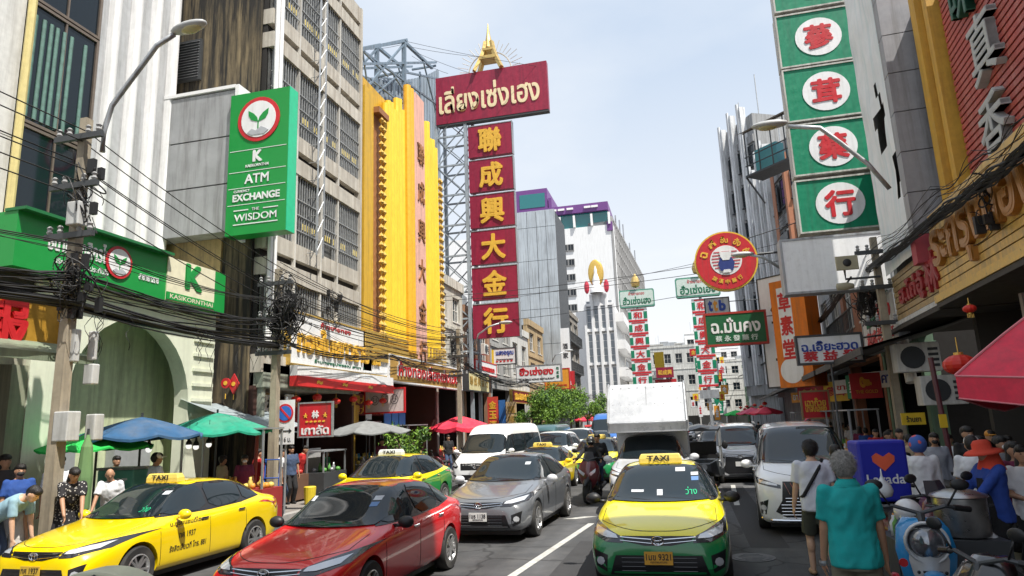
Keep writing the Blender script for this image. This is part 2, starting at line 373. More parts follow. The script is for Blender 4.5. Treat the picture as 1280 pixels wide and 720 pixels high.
def window(fr, par, u0, u1, z0, z1, d, fm, gm=None, nx=2, nz=2, fw=.06, sill=True):
    f = MB()
    fr.box(f, u0, u1, d - .1, d, z0, z0 + fw); fr.box(f, u0, u1, d - .1, d, z1 - fw, z1)
    fr.box(f, u0, u0 + fw, d - .1, d, z0 + fw, z1 - fw); fr.box(f, u1 - fw, u1, d - .1, d, z0 + fw, z1 - fw)
    for i in range(1, nx): c = u0 + (u1 - u0) * i / nx; fr.box(f, c - fw / 3, c + fw / 3, d - .08, d - .012, z0 + fw, z1 - fw)
    for i in range(1, nz): c = z0 + (z1 - z0) * i / nz; fr.box(f, u0 + fw, u1 - fw, d - .08, d - .016, c - fw / 3, c + fw / 3)
    if sill: fr.box(f, u0 - .05, u1 + .05, d - .09, d + .16, z0 - .07, z0 - .003)
    o = f.build('window', fm, par)
    g = MB(); fr.box(g, u0 + .02, u1 - .02, d - .07, d - .05, z0 + .02, z1 - .02); g.build('pane', gm or BGLASS, o)
    return o
def walls(mb, fr, u0, u1, z0, z1, holes, d0=-.35, d1=0):
    """a wall slab with rectangular openings left out"""
    zs = sorted({z0, z1, *[h[2] for h in holes], *[h[3] for h in holes]}); zs = [z for z in zs if z0 <= z <= z1]
    for a, c in zip(zs, zs[1:]):
        row = sorted([h for h in holes if h[2] <= a + 1e-6 and h[3] >= c - 1e-6]); u = u0
        for h in row:
            if h[0] > u + 1e-4: fr.box(mb, u, h[0], d0, d1, a, c)
            u = max(u, h[1])
        if u < u1 - 1e-4: fr.box(mb, u, u1, d0, d1, a, c)
def back(fr, par, u0, u1, z1, depth, m, z0=0.1):
    b = MB(); fr.box(b, u0, u1, -depth, -.36, z0, z1); return b.build('building_core', m, par)
def block(name, label, fr, w, h, dep, m, nfl, nbay, z0=4.2, ww=.6, wh=.55, fm=None, cat='building', group=None, balcony=None, parapet=True, roofstuff=True, nx=2, nz=2, gm=None, core=None):
    """a shophouse or block: windows from z0 up, open dark shop below"""
    t = thing(name, label, cat, fr.p(w / 2, 0, 0), 0, group)
    holes = []; fh = (h - z0) / nfl; bw = w / nbay
    for i in range(nfl):
        for j in range(nbay):
            zc = z0 + fh * (i + .5); uc = bw * (j + .5); holes.append((uc - bw * ww / 2, uc + bw * ww / 2, zc - fh * wh / 2, zc + fh * wh / 2))
    b = MB(); walls(b, fr, 0, w, z0 - .6, h, holes)
    fr.box(b, 0, .3, -.4, -.02, .1, z0 - .6); fr.box(b, w - .3, w, -.4, -.02, .1, z0 - .6)
    if parapet: fr.box(b, -.02, w + .02, -.3, .12, h + .002, h + .5)
    for i in range(1, nfl): fr.box(b, 0, w, .002, .08, z0 + fh * i - .08, z0 + fh * i + .08)
    b.build('wall', m, t)
    for hh in holes: window(fr, t, *hh, -.12, fm or OFFWHITE, gm=gm, nx=nx, nz=nz)
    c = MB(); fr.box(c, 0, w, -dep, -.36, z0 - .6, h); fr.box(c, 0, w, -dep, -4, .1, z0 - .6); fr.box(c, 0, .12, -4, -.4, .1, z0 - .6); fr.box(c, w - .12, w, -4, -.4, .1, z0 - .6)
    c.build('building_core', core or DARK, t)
    if balcony:
        for i in range(nfl):
            b = MB(); zz = z0 + fh * i + .15; fr.box(b, .1, w - .1, .01, balcony, zz - .12, zz)
            for k in range(int(w / .25)): fr.box(b, .12 + k * .25, .15 + k * .25, balcony - .05, balcony - .02, zz, zz + .9)
            fr.box(b, .1, w - .1, balcony - .06, balcony - .01, zz + .9, zz + .95); b.build('balcony', DKSTEEL, t)
    if roofstuff:
        r = MB(); fr.box(r, w * .3, w * .55, -dep * .6, -dep * .3, h, h + 1.6); fr.cyl = None
        r.cyl(fr.p(w * .75, -dep * .4, h), fr.p(w * .75, -dep * .4, h + 1.3), .5, n=12); r.cyl(fr.p(w * .2, -1.2, h), fr.p(w * .2, -1.2, h + 3), .03, n=5)
        pieces(r, 'rooftop_tank', STEEL, t)
    return t

# ------------------------------------------------------------------ bank building, nearest on the left
GREENSIGN = mat('bank_green', (.01, .27, .05), .35, var=.05)
PANELW = mat('wall_panel', (.62, .62, .6), .55, streak=.4, streakcol=(.3, .29, .27)); FLUTE = mat('fluted_white', (.8, .8, .8), .5, var=.08, streak=.45, streakcol=(.42, .42, .4))
BASEW = mat('bank_base_plaster', (.68, .71, .57), .6, var=.06, streak=.15, streakcol=(.4, .42, .34)); BRZ = mat('bronze_frame', (.2, .16, .13), .4, .5)
CURT = mat('green_curtain', (.1, .2, .17), .7, var=.4); YPIPE = mat('yellow_pipe', (.62, .52, .22), .5, streak=.3)
t = thing('bank_building', 'grey and white bank building with dark curtained windows and white fluted columns', 'building', (-14, 12, 0))
fr = LF(-14, 0)
b = MB()
for k in range(7): fr.box(b, 4, 11.0, -.4, 0, 5.2 + k * 3.6 + .012, 5.2 + (k + 1) * 3.6 - .012)
b.build('wall_panel', PANELW, t)
b = MB(); fr.box(b, 4, 15.7, -6, -.42, 0, 30); b.build('building_core', mat('bank_core', (.2, .2, .2), .8), t)
for k in range(7):
    z0, z1 = 6.2 + k * 3.1, 6.2 + (k + 1) * 3.1
    w_ = window(fr, t, 11.15, 13.05, z0 + .02, z1 - .02, -.02, BRZ, nx=2, nz=1, fw=.07, sill=False)
    if k == 1:
        c = MB()
        for j in range(9):
            u = 11.3 + j * .2 + random.uniform(-.04, .04)
            if k == 1 and random.random() < .8:
                c.tube([fr.p(u, -.072, z0 + .15), fr.p(u + .02, -.072, z1 - .35)], .055, 6)
        if c.v: c.build('curtain', CURT, w_)
b = MB()
fr.box(b, 13.06, 15.7, -.42, -.02, 5, 30); b.build('column_backing', mat('flute_shade_grey', (.42, .43, .44), .6, streak=.3), t); b = MB()  # grey between the flutes paints in the shaded faces of white fluting
for k in range(4):
    u = 13.25 + k * .72
    pts = [(u + x, y) for x, y in ((0, -.02), (.0, .16), (.03, .2), (.08, .22), (.16, .22), (.22, .19), (.25, .12), (.3, .03), (.33, -.02))]
    b.rings([[fr.p(pu, pd, 5.5) for pu, pd in pts], [fr.p(pu, pd, 29.5) for pu, pd in pts]], caps=False, close=False)
pieces(b, 'fluted_column', FLUTE, t, smooth=True, auto=50)
b = MB(); b.tube([(-13.85, 11.02, 5.6), (-13.85, 11.02, 30)], .09, 8); b.build('gutter_pipe', YPIPE, t)
# ground-floor base standing forward under the sign, its arch standing in for a round shadow
b = MB(); fr2 = LF(-12, 0)
arc = [(12.9 + 1.75 * math.cos(a), 2.9 + 1.9 * math.sin(a)) for a in [math.pi * i / 16 for i in range(17)]]
outl = [(10.3, .14), (10.3, 5.5), (15.55, 5.5), (15.55, .14), (14.65, .14)] + arc + [(11.15, .14)]
b.prism(outl[::-1], fr2.p(0, -.4, 0), fr2.ux, V((0, 0, 1)), .4)
fr2.box(b, 10.3, 15.55, -2, -.42, 4.9, 5.5); fr2.box(b, 15.35, 15.55, -2, -.42, .14, 4.9); fr2.box(b, 10.3, 10.5, -2, -.42, .14, 4.9)
for k in range(7): fr2.box(b, 14.75, 15.5, .003, .05, 2.6 + k * .38, 2.68 + k * .38)
b.build('base_wall', BASEW, t)
b = MB(); fr2.box(b, 10.5, 15.3, -1.05, -.95, .14, 4.9); b.build('arch_shade_wall', mat('arch_shade_green', (.55, .62, .4), .6, streak=.3), t)
b = MB(); fr2.box(b, 11.4, 12.3, -.94, -.85, .14, 2.4); fr2.box(b, 13.2, 14.3, -.94, -.7, .14, 2.1); pieces(b, 'cash_machine', mat('machine_grey', (.3, .32, .33), .4), t)
# dark shop left of the bank base
t = thing('corner_shop', 'dark open shop under the gold and red signboard at the left edge', 'shop', (-12.5, 7.5, 0))
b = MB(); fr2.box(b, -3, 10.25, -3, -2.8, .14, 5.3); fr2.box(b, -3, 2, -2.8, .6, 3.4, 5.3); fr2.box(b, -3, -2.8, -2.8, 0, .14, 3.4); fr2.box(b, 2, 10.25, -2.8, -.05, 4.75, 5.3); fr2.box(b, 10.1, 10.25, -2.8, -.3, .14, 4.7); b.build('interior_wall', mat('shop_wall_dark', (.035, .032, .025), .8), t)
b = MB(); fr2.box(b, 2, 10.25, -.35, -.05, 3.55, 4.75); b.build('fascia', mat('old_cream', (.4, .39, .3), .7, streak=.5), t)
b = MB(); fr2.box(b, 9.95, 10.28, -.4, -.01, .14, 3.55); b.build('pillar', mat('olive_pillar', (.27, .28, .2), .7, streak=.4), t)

# ------------------------------------------------------------------ old concrete block
STAIN = mat('stained_wall', (.27, .21, .12), .9, var=.5, scale=.9, bump=.5, streak=2.1, streakcol=(.016, .015, .013)); BEIGE = mat('beige_concrete', (.5, .47, .41), .8, var=.2, scale=2, streak=.75, streakcol=(.22, .18, .14))
GRILL = mat('window_grille', (.33, .34, .34), .5, .3, var=.3); GREYPAN = mat('grey_panel', (.4, .41, .42), .4, .3, var=.15, scale=1.5, streak=.4)
t = thing('concrete_block', 'old beige concrete office block with rows of barred windows and a black stained side wall', 'building', (-11, 19, 0))
fr = LF(-11, 16.2); Wd = 5.85
b = MB(); b.bb((-19, 16.1, 0), (-11.36, 16.6, 24)); b.build('side_wall', STAIN, t)
b = MB(); b.bb((-14.7, 16.02, 5.2), (-12.3, 16.095, 12.3)); b.build('side_plinth', mat('ochre_plaster', (.42, .3, .14), .85, var=.25, streak=.6), t)
b = MB()
for k in range(3): b.bb((-14.6, 15.45, 7.6 + k * 1.42), (-11.62, 15.98, 8.98 + k * 1.42))
b.build('metal_panel', GREYPAN, t)
b = MB(); b.bb((-11.615, 15.4, 7.4), (-11.5, 15.98, 11.95)); b.bb((-14.6, 15.4, 11.87), (-11.62, 15.98, 11.97)); b.build('panel_trim', CLEANWHITE, t)
b = MB(); b.bb((-14.5, 16.0, 12.75), (-13.35, 16.095, 14.1)); lv = b.build('louvre_window', DKSTEEL, t)
b = MB()
for k in range(14): b.box((-13.93, 15.98, 12.85 + k * .09), (1.05, .06, .012), Matrix.Rotation(.6, 3, 'X'))
b.build('louvre', GREYPAN, lv)
b = MB()
levels = [17.55, 14.03, 10.5, 7.0, 3.5]; ztop = 18.5
fr.box(b, 0, Wd, -.3, 0, levels[0] + .28, ztop)
cols = [.0, 1.5, 3.05, 4.15, Wd]
for L in levels[:-1]:
    fr.box(b, 0, Wd, -.35, .04, L - .5, L); fr.box(b, 0, Wd, -.35, .0, L - 3.52 + .28, L - 3.52 + .78)
fr.box(b, 0, Wd, -7, -.36, 3.4, ztop - .4); fr.box(b, Wd - .12, Wd + .02, -7, .045, 3.4, ztop - .001)
b.build('wall', BEIGE, t)
b = MB()
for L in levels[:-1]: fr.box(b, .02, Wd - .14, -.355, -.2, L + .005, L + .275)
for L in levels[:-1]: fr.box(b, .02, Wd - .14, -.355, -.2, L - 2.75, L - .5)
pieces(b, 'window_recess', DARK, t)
b = MB()
for u in cols[1:-1]: fr.box(b, u - .035, u + .035, -.1, .012, 3.5, ztop - .5)
pieces(b, 'mullion', mat('mullion_white', (.62, .6, .55), .6, streak=.5), t)
for L in levels[:-1]:
    for u0, u1 in zip(cols, cols[1:]):
        g = MB(); n = int((u1 - u0) / .13); z0, z1 = L - 2.73, L - .51
        drop = random.random() < .25
        for i in range(1, n):
            u = u0 + (u1 - u0) * i / n
            zz0 = z0 + (.7 if drop and i < n * .7 else 0)
            fr.box(g, u - .016, u + .016, -.07, -.04, zz0, z1)
        for zz in (z0 + .45, z0 + .95, z0 + 1.45): fr.box(g, u0 + .04, u1 - .04, -.038, -.015, zz - .018, zz + .018)
        w_ = g.build('window', GRILL, t)
        g = MB()
        for i in range(2, n - 1):
            if random.random() < .7: u = u0 + (u1 - u0) * (i + .5) / n; fr.box(g, u - .028, u + .028, -.06, -.045, z0 + .55, z0 + .75)
        g.build('grille_plate', mat('yellow_plate', (.62, .5, .16), .5, var=.4), w_)
        g = MB(); fr.box(g, u0 + .04, u1 - .04, -.16, -.13, z0, z1); g.build('pane', mat('dusty_glass', (.1, .1, .095), .3, var=.6, scale=3), w_)
b = MB()
for y in (16.28, 16.5): b.tube([(-10.9, y, 4.5), (-10.9, y, 21)], .07, 8)
pieces(b, 'drain_pipe', CLEANWHITE, t)
b = MB()
for u in (2.15, 2.55): b.tube([fr.p(u, .35, 7.5), fr.p(u, .35, 21)], .03, 5)
for k in range(22): z = 7.6 + k * .6; b.tube([fr.p(2.15, .35, z), fr.p(2.55, .35, z + .6)], .015, 4); b.tube([fr.p(2.15, .35, z), fr.p(2.15, .02, z)], .012, 4)
b.build('lattice_mast', STEEL, t)
b = MB()
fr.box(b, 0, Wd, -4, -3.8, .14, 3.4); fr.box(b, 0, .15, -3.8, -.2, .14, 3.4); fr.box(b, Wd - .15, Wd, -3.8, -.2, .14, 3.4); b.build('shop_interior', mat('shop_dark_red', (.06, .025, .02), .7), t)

# ------------------------------------------------------------------ yellow gold-shop frontage
YEL = mat('yellow_cladding', (.84, .56, .035), .42, var=.1, scale=3, streak=.25, streakcol=(.6, .36, .02)); OCH = mat('ochre_column', (.6, .36, .03), .45, streak=.35, streakcol=(.2, .1, .01)); ORNG = mat('orange_fold', (.72, .4, .02), .45)
PINK = mat('pink_strip', (.74, .42, .34), .5, var=.1, streak=.2); BROWN = mat('brown_letter', (.3, .13, .05), .5)
t = thing('gold_shop_building', 'tall yellow ribbed shop front with gold studded columns and a pink strip of characters', 'building', (-11, 26.5, 0))
fr = LF(-11, 0); Yp = lambda px, py=300: PX(px, py, -11).y
y0, y1 = Yp(452), Yp(551); ZT = lambda px, py: PX(px, py, -11).z
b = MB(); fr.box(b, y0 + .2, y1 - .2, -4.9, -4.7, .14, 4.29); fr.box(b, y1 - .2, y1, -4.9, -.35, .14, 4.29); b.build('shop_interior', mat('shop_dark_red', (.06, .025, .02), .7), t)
b = MB(); fr.box(b, y0, y1, -5, -.25, 4.3, ZT(530, 170)); fr.box(b, y0, y0 + .2, -1, -.3, .14, 4.3); b.build('building_core', OCH, t)
b = MB(); fr.box(b, y0, Yp(462), -.24, .1, 4.2, ZT(457, 110)); fr.box(b, Yp(462), Yp(468), -.24, -.05, 4.2, ZT(465, 118)); b.build('corner_column', OCH, t)
b = MB()
def stud(b, ya, yb, z0, z1):
    yc = (ya + yb) / 2; r = (yb - ya) / 2 * .85; n = int((z1 - z0) / .34)
    for i in range(n):
        z = z0 + (i + .5) * (z1 - z0) / n
        for dy in (-r / 2, r / 2): b.lathe([(.01, -.17), (r * .46, 0), (.01, .17)], (-10.88, yc + dy, z), n=6)
stud(b, Yp(470.5), Yp(479), 5.5, ZT(475, 148)); b.build('studded_column', GOLD, t); b = MB(); stud(b, Yp(546.5), Yp(551), 5.5, ZT(549, 225)); b.build('studded_column', GOLD, t)
b = MB()
fr.box(b, Yp(468.5), Yp(480.5), -.24, -.1, 5, ZT(475, 147)); fr.box(b, Yp(468), Yp(481), -.2, .2, ZT(475, 147), ZT(475, 140)); b.build('column_back', BROWN, t)
def ribs(b, ya, yb, z0, z1, r=.11, d=0, tops=None):
    n = max(2, int((yb - ya) / (2 * r))); 
    for i in range(n):
        y = ya + (i + .5) * (yb - ya) / n; rr = (yb - ya) / n / 2; zt = z1 + (tops[i % len(tops)] if tops else 0)
        b.cyl((-11 + d, y, z0), (-11 + d, y, zt), rr, n=10)
b = MB(); ribs(b, Yp(481), Yp(506), 5.2, ZT(485, 132), .14, -.05, [0, .25, .3, .1, .8, .9, .5, .7, 1.3, .9, 1.2, .7]); b.build('ribbed_panel', YEL, t)
b = MB(); ribs(b, Yp(505), Yp(513), 5.2, ZT(509, 112), .2, .12); b.build('orange_rib', ORNG, t)
b = MB(); fr.box(b, Yp(513), Yp(516), -.24, .22, 5.2, ZT(514, 118)); fr.box(b, Yp(516), Yp(527), -.24, .2, 5.0, ZT(521, 124)); st = b.build('pink_strip', PINK, t)
for i, ch in enumerate('聯成興大金行'):
    b = MB(); b.text(ch, fr.p((Yp(516) + Yp(527)) / 2, .21, ZT(521, 195) - i * 1.85), fr.ux, (0, 0, 1), .8, 1.05, .012, .04); b.build('lettering', BROWN, st)
b = MB(); ribs(b, Yp(528), Yp(536), 5.2, ZT(532, 158), .14, .0, [0, .2, -.1]); ribs(b, Yp(536), Yp(546), 5.2, ZT(541, 180), .14, .0, [0, .1, -.2, .2]); b.build('ribbed_panel', YEL, t)
b = MB()
for k in range(7): fr.box(b, y0, y1, .15, .18, 4.6 + k * .16, 4.72 + k * .16)
b.build('gold_eave', GOLD, t)
BLUST = mat('bluegrey_steel', (.2, .27, .34), .5, .4, streak=.3)
t = thing('rooftop_frame', 'blue grey steel rooftop truss with ribbed metal boards behind the yellow front', 'roof truss', (-13, 27, 19))
def T(px, py, X=-13): return PX(px, py, X)
b = MB()
for a, c, w in [((451, 62), (508, 50), .16), ((451, 80), (545, 78), .12), ((505, 52), (505, 112), .2), ((451, 62), (545, 130), .1), ((505, 52), (540, 85), .16), ((451, 118), (505, 55), .1), ((485, 95), (452, 62), .09), ((490, 90), (508, 118), .08), ((525, 90), (525, 125), .1), ((453, 62), (462, 125), .07), ((463, 98), (500, 128), .07), ((455, 130), (500, 92), .06), ((505, 90), (545, 98), .1), ((530, 80), (545, 140), .08)]:
    for dx in (0, -1.6): b.bar(T(*a) + V((dx, 0, 0)), T(*c) + V((dx, 0, 0)), w)
for p in [(451, 62), (505, 52), (505, 90), (545, 82)]: b.bar(T(*p), T(*p) + V((-1.6, 0, 0)), .1)
b.build('truss', BLUST, t)
b = MB(); X = -15.2
ya, yb = PX(452, 100, X).y, PX(548, 100, X).y; n = 46
for i in range(n):
    y = ya + (yb - ya) * i / n; z1 = PX(452 + 96 * i / n, 95 - 9 * i / n, X).z; b.bb((X, y, 14), (X + (.06 if i % 2 else .12), y + (yb - ya) / n - .005, z1))
b.build('metal_board', mat('bluegrey_board', (.3, .36, .42), .5, .3, streak=.4), t)

# ------------------------------------------------------------------ generic rows of shophouses, left side
WALLS = [mat('wall_cream', (.56, .54, .48), .8, streak=.6), mat('wall_grey', (.34, .34, .33), .8, streak=.6), mat('wall_ochre', (.45, .33, .18), .8, streak=.5), mat('wall_pale', (.6, .6, .57), .8, streak=.5), mat('wall_rust', (.36, .2, .12), .8, streak=.5)]
rows = [(31.6, 36.0, 9.5, 0, 'cream shophouse behind the steel lattice of the tall maroon sign'), (36.1, 41.5, 8.4, 4, 'rust coloured shophouse above the row of yellow lit boxes'), (41.6, 47, 9.4, 1, 'grey shophouse behind the small white and yellow hanging sign'), (47.1, 53, 8.8, 3, 'pale shophouse beside the white restaurant sign'), (53.1, 59.4, 10, 2, 'ochre shophouse just before the grey panelled tower')]
for ya, yb, h, wi, lab in rows:
    block('shophouse', lab, LF(-11.6, ya), yb - ya, h, 8, WALLS[wi], 1 if h < 9 else 2, 2, 5, .55, .6, group='shophouses on the left side', nx=3)
# grey panelled tower, its blank end wall towards the camera
t = thing('panelled_tower', 'grey metal panelled tower with a blank end wall behind the maroon sign panels', 'building', (-14, 60, 0))
b = MB(); fr = EF(-20, 60)
xs = [PY(p, 340, 60).x for p in (600, 625, 648, 661, 673, 685, 697)]; zs = [4] + [PY(680, p, 60).z for p in (430, 386, 325, 283, 262)]
for xa, xb in zip(xs, xs[1:]):
    for za, zb in zip(zs, zs[1:]): b.bb((xa + .02, 60, za + .02), (xb - .02, 60.2, zb - .02))
b.build('panel', mat('tower_panel', (.5, .55, .59), .4, .3, var=.12, scale=.5, streak=.3), t)
b = MB(); b.bb((xs[0] + .1, 60.1, 0), (xs[-1] - .05, 66, zs[-1] - .1)); b.build('building_core', DKSTEEL, t)
# dark weathered block with balconies
DKW = mat('weathered_wall', (.33, .3, .26), .85, var=.3, streak=.8)
block('balcony_block', 'dark weathered block with open steel balconies left of the white pagoda building', LF(-10.7, 62), 14, 13.2, 8, DKW, 3, 4, 4.0, .75, .62, balcony=.45, nx=2)
# white corner building with a golden pagoda figure on its roof
t = thing('pagoda_building', 'white corner building with tall fluted piers and a small golden shrine on its roof', 'building', (-8, 88, 0))
fr = EF(-11.4, 88); b = MB(); zt = 17.2; Wt = 3.9
for k in range(5): fr.box(b, k * .95, k * .95 + .28, -.3, .3, 0, zt + (1.2 if k in (1, 2, 3) else 0))
for z in (4.5, 9.2, 13.6, 17): fr.box(b, 0, Wt, -.25, .12, z, z + .35)
fr.box(b, .8, 3.1, -.3, .1, 17.36, 18.6); b.build('pier', CLEANWHITE, t)
b = MB(); fr.box(b, 0.1, Wt, -14, -.26, 0, zt); b.build('building_core', WHITE, t)
for i in range(3):
    for k in range(4): window(fr, t, k * .95 + .3, k * .95 + .93, 4.95 + i * 4.5, 8.9 + i * 4.4, -.02, CLEANWHITE, nx=1, nz=4, sill=False, fw=.07, gm=mat('pale_pane', (.3, .33, .36), .15))
b = MB()
b.sph((-9.5, 87.8, 21.4), (1.05, .2, 1.9), 16, 10); b.build('shrine_halo', GOLD, t, smooth=True)
b = MB(); b.lathe([(.9, 18.6), (.8, 19.4), (.45, 19.6), (.5, 20.3), (.35, 20.8), (.2, 21.3), (.22, 21.7), (.02, 22.3)], (-9.5, 87.3, 0), n=14); b.build('shrine_figure', CLEANWHITE, t, smooth=True)
b = MB()
for s in (-1, 1): b.sph((-9.5 + s * 1.3, 87.5, 19.5), (.35, .2, .9), 8, 6)
pieces(b, 'shrine_ornament', mat('shrine_red', (.5, .03, .06), .5), t)
fr = LF(-7.5, 88.4); b = MB()
for i in range(4): fr.box(b, .2, 14, -.3, 1.2, 4 + i * 3.6, 5.2 + i * 3.6)
fr.box(b, 0, 14, -6, -.31, 0, 16.5); b.build('white_balcony', CLEANWHITE, t)
# tall white hotel
PURP = mat('purple_fascia', (.15, .05, .22), .45); TEALG = glassmat('teal_glass', (.01, .16, .17), .1)
t = thing('hotel', 'tall white hotel with a purple roof band and a grey gridded street side', 'building', (-20, 160, 0))
fr = EF(-60, 158); U = lambda px, py=300: PY(px, py, 158).x + 60; Z = lambda px, py: PY(px, py, 158).z
b = MB(); fr.box(b, U(560), U(767.5), -40, 0, 0, 48.6); b.build('wall', mat('hotel_white', (.76, .77, .78), .6, var=.05, streak=.2, streakcol=(.5, .5, .5)), t)
b = MB(); fr.box(b, U(600), U(762), -38, -.4, 48.61, 52.2); b.build('penthouse_glass', TEALG, t)
b = MB(); fr.box(b, U(600), U(763), -38.5, .6, 52.21, 54.3); fr.box(b, U(600), U(687), -20, .4, 54.31, 59.6); fr.box(b, U(688), U(692), -20, .2, 54.31, 57); fr.box(b, U(760), U(767), -30, .3, 47, 49.2)
b.build('purple_band', PURP, t)
b = MB(); fr.box(b, U(652), U(684), .402, .5, 54.8, 58.4); b.build('penthouse_glass', TEALG, t)
b = MB()
for p in (664, 690, 700, 718, 740, 762): fr.box(b, U(p), U(p) + .5, -.3, .62, 48.62, 51.6)
for p in (690, 700, 711, 733, 742): fr.box(b, U(p), U(p) + 1.6, .61, .9, 53.1, 53.6)
pieces(b, 'white_post', CLEANWHITE, t)
for i in range(11):
    for px in (705, 713):
        z = 46 - 1.5 - i * 3.72; window(fr, t, U(px, 300) - .75 - 26 * 0, U(px, 300) + .75, z - 1.6, z + .1, .12, mat('hotel_trim', (.2, .2, .2), .6), nx=2, nz=1, fw=.16)
A = V((fr.p(U(767.5), 0, 0).x, 158, 0)); Bp = PY(803, 320, 232); ang = math.atan2(Bp.y - A.y, Bp.x - A.x); fg = Fr(A, ang); Lw = (V((Bp.x, Bp.y, 0)) - A).length
b = MB(); fg.box(b, .1, Lw, -20, -.5, 0, 49.5); b.build('street_side', mat('grid_backing', (.15, .16, .17), .5), t)
b = MB()
for i in range(26): u = .1 + i * (Lw - .2) / 25; fg.box(b, u - .22, u + .22, -.5, 0, 0, 50)
for i in range(15): fg.box(b, 0, Lw, -.52, -.1, 3 + i * 3.36, 3.6 + i * 3.36)
b.build('sun_grid', mat('grid_concrete', (.33, .33, .33), .7, streak=.4), t)
b = MB()
for i, u in enumerate((14, 22, 30, 44, 58)): b.cyl(fg.p(u, -1, 50), fg.p(u, -1, 55 + (i % 3)), .18, n=6)
pieces(b, 'antenna', STEEL, t)
# buildings that close the far end of the street
far = [('far_building', 'pale far block closing the street beside the right canopies', EF(9.5, 172), 16, 15, 3, 6, WALLS[3]), ('far_building', 'tall pale block rising behind the far right end of the street', EF(6.5, 215), 12, 30, 7, 4, CLEANWHITE), ('far_building', 'tall pale grey block far behind the left green tower sign', EF(-9, 240), 12, 27, 7, 4, WALLS[3]), ('far_building', 'white stepped building with square windows closing the far end of the street', EF(-5.5, 150), 9.5, 17, 3, 4, WALLS[3]), ('far_building', 'far white block with a raised roof room at the end of the street', EF(2.2, 165), 8, 21.5, 4, 3, CLEANWHITE), ('far_building', 'low grey block far down the street below the two green sign towers', EF(-7.5, 120), 5, 9, 2, 2, WALLS[1])]
for nm, lab, fr, w, h, nf, nb, m in far: block(nm, lab, fr, w, h, 12, m, nf, nb, 3, .6, .45, core=m)
for i, (ya, yb, h, m) in enumerate([(103, 118, 13, 0), (118.2, 133, 10, 3), (133.2, 150, 12, 1)]):
    block('shophouse', ['cream shophouse past the pagoda building', 'pale low shophouse far down the left side', 'grey shophouse in front of the tall hotel'][i], LF(-8.6 + i * .6, ya), yb - ya, h, 8, WALLS[m], 2, 4, 4.5, group='shophouses on the left side')

# ------------------------------------------------------------------ right-hand side of the road
RIB = mat('red_ribbed_cladding', (.42, .075, .06), .55, var=.2, scale=1.2, streak=.3, streakcol=(.5, .22, .18)); GREYL = mat('grey_letter', (.42, .43, .42), .5, var=.2)
fr = RF(15.4, .35)      # u runs towards the camera
t = thing('red_gold_shop', 'gold shop faced with red ribbed cladding and large grey characters between yellow pilasters', 'building', fr.p(5, 0, 0))
b = MB(); fr.box(b, 0, 22, -6, -.2, 4.3, 10.6); b.build('building_core', mat('red_core', (.25, .05, .04), .7), t)
b = MB()
for k in range(40): fr.box(b, 1.75, 7.9, -.19, .03, 5.4 + k * .13, 5.49 + k * .13)
for k in range(40): fr.box(b, 8.6, 20, -.19, .03, 5.4 + k * .13, 5.49 + k * .13)
b.build('ribbed_cladding', RIB, t)
YP = mat('yellow_pilaster', (.62, .36, .05), .5, var=.15, streak=.35, streakcol=(.3, .14, .03)); ORP = mat('orange_groove', (.45, .14, .03), .5, streak=.3)
for u in (.85, 7.9):
    b = MB(); fr.box(b, u, u + .32, -.2, .28, 4.3, 10.7); fr.box(b, u + .5, u + .74, -.2, .2, 4.3, 10.7); p = pieces(b, 'pilaster', YP, t)[0]
    b = MB(); fr.box(b, u + .321, u + .499, -.2, .14, 4.3, 10.7); b.build('groove', ORP, p)
b = MB(); fr.box(b, .3, .84, -.2, .1, 4.3, 10.6); b.build('black_gap', BLACK, t)
for i, (ch, m) in enumerate([('真', GREYL), ('香', GREYL), ('味', mat('green_letter', (.02, .1, .06), .5))]):
    u, z = [(3.55, 8.0), (3.4, 6.6), (3.1, 9.4)][i]
    b = MB(); b.text(ch, fr.p(u, .1, z), fr.ux, (0, 0, 1), 1.0, 1.15, .012, .07); b.build('lettering', m, t)
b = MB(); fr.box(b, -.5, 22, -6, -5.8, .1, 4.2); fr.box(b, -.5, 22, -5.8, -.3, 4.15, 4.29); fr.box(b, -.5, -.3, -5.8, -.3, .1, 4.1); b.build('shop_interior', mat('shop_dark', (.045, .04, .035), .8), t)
# torn billboard box
fr = RF(19.6, .12)
t = thing('torn_billboard', 'grey framed billboard with a torn white print on the right, over the shops', 'billboard', fr.p(2, 0, 6))
b = MB()
for k in range(9): fr.box(b, 4.35, 4.7, -.1, .55, 5.6 + k * .9 + .01, 5.6 + (k + 1) * .9 - .01)
b.build('side_panel', mat('billboard_grey', (.3, .3, .32), .5, var=.1, streak=.35), t)
b = MB(); fr.box(b, 4.352, 4.698, -.09, .56, 5.0, 5.59); b.build('red_foot', mat('faded_red', (.4, .06, .08), .6), t)
b = MB(); fr.box(b, 1.7, 4.34, -.3, .25, 5.2, 14); b.build('backing', DARK, t)
b = MB(); N_ = 14; K = 26
hole = lambda u, z: ((u - 3.3) / .75) ** 2 + ((z - 8.7) / 1.5) ** 2 < .2 + .35 * noise.noise(V((u * 2, z * 2, 1))) or ((u - 3.9) / .3) ** 2 + ((z - 7.2) / .8) ** 2 < .3 + .4 * noise.noise(V((u * 3, z * 3, 5)))
for i in range(N_):
    for j in range(K):
        u0, u1 = 1.7 + i * 2.64 / N_, 1.7 + (i + 1) * 2.64 / N_; z0, z1 = 5.3 + j * 8.7 / K, 5.3 + (j + 1) * 8.7 / K
        if hole((u0 + u1) / 2, (z0 + z1) / 2): continue
        d = lambda u, z: .5 + .06 * noise.noise(V((u * 1.3, z * .9, 3)))
        b.quad(fr.p(u0, d(u0, z0), z0), fr.p(u1, d(u1, z0), z0), fr.p(u1, d(u1, z1), z1), fr.p(u0, d(u0, z1), z1))
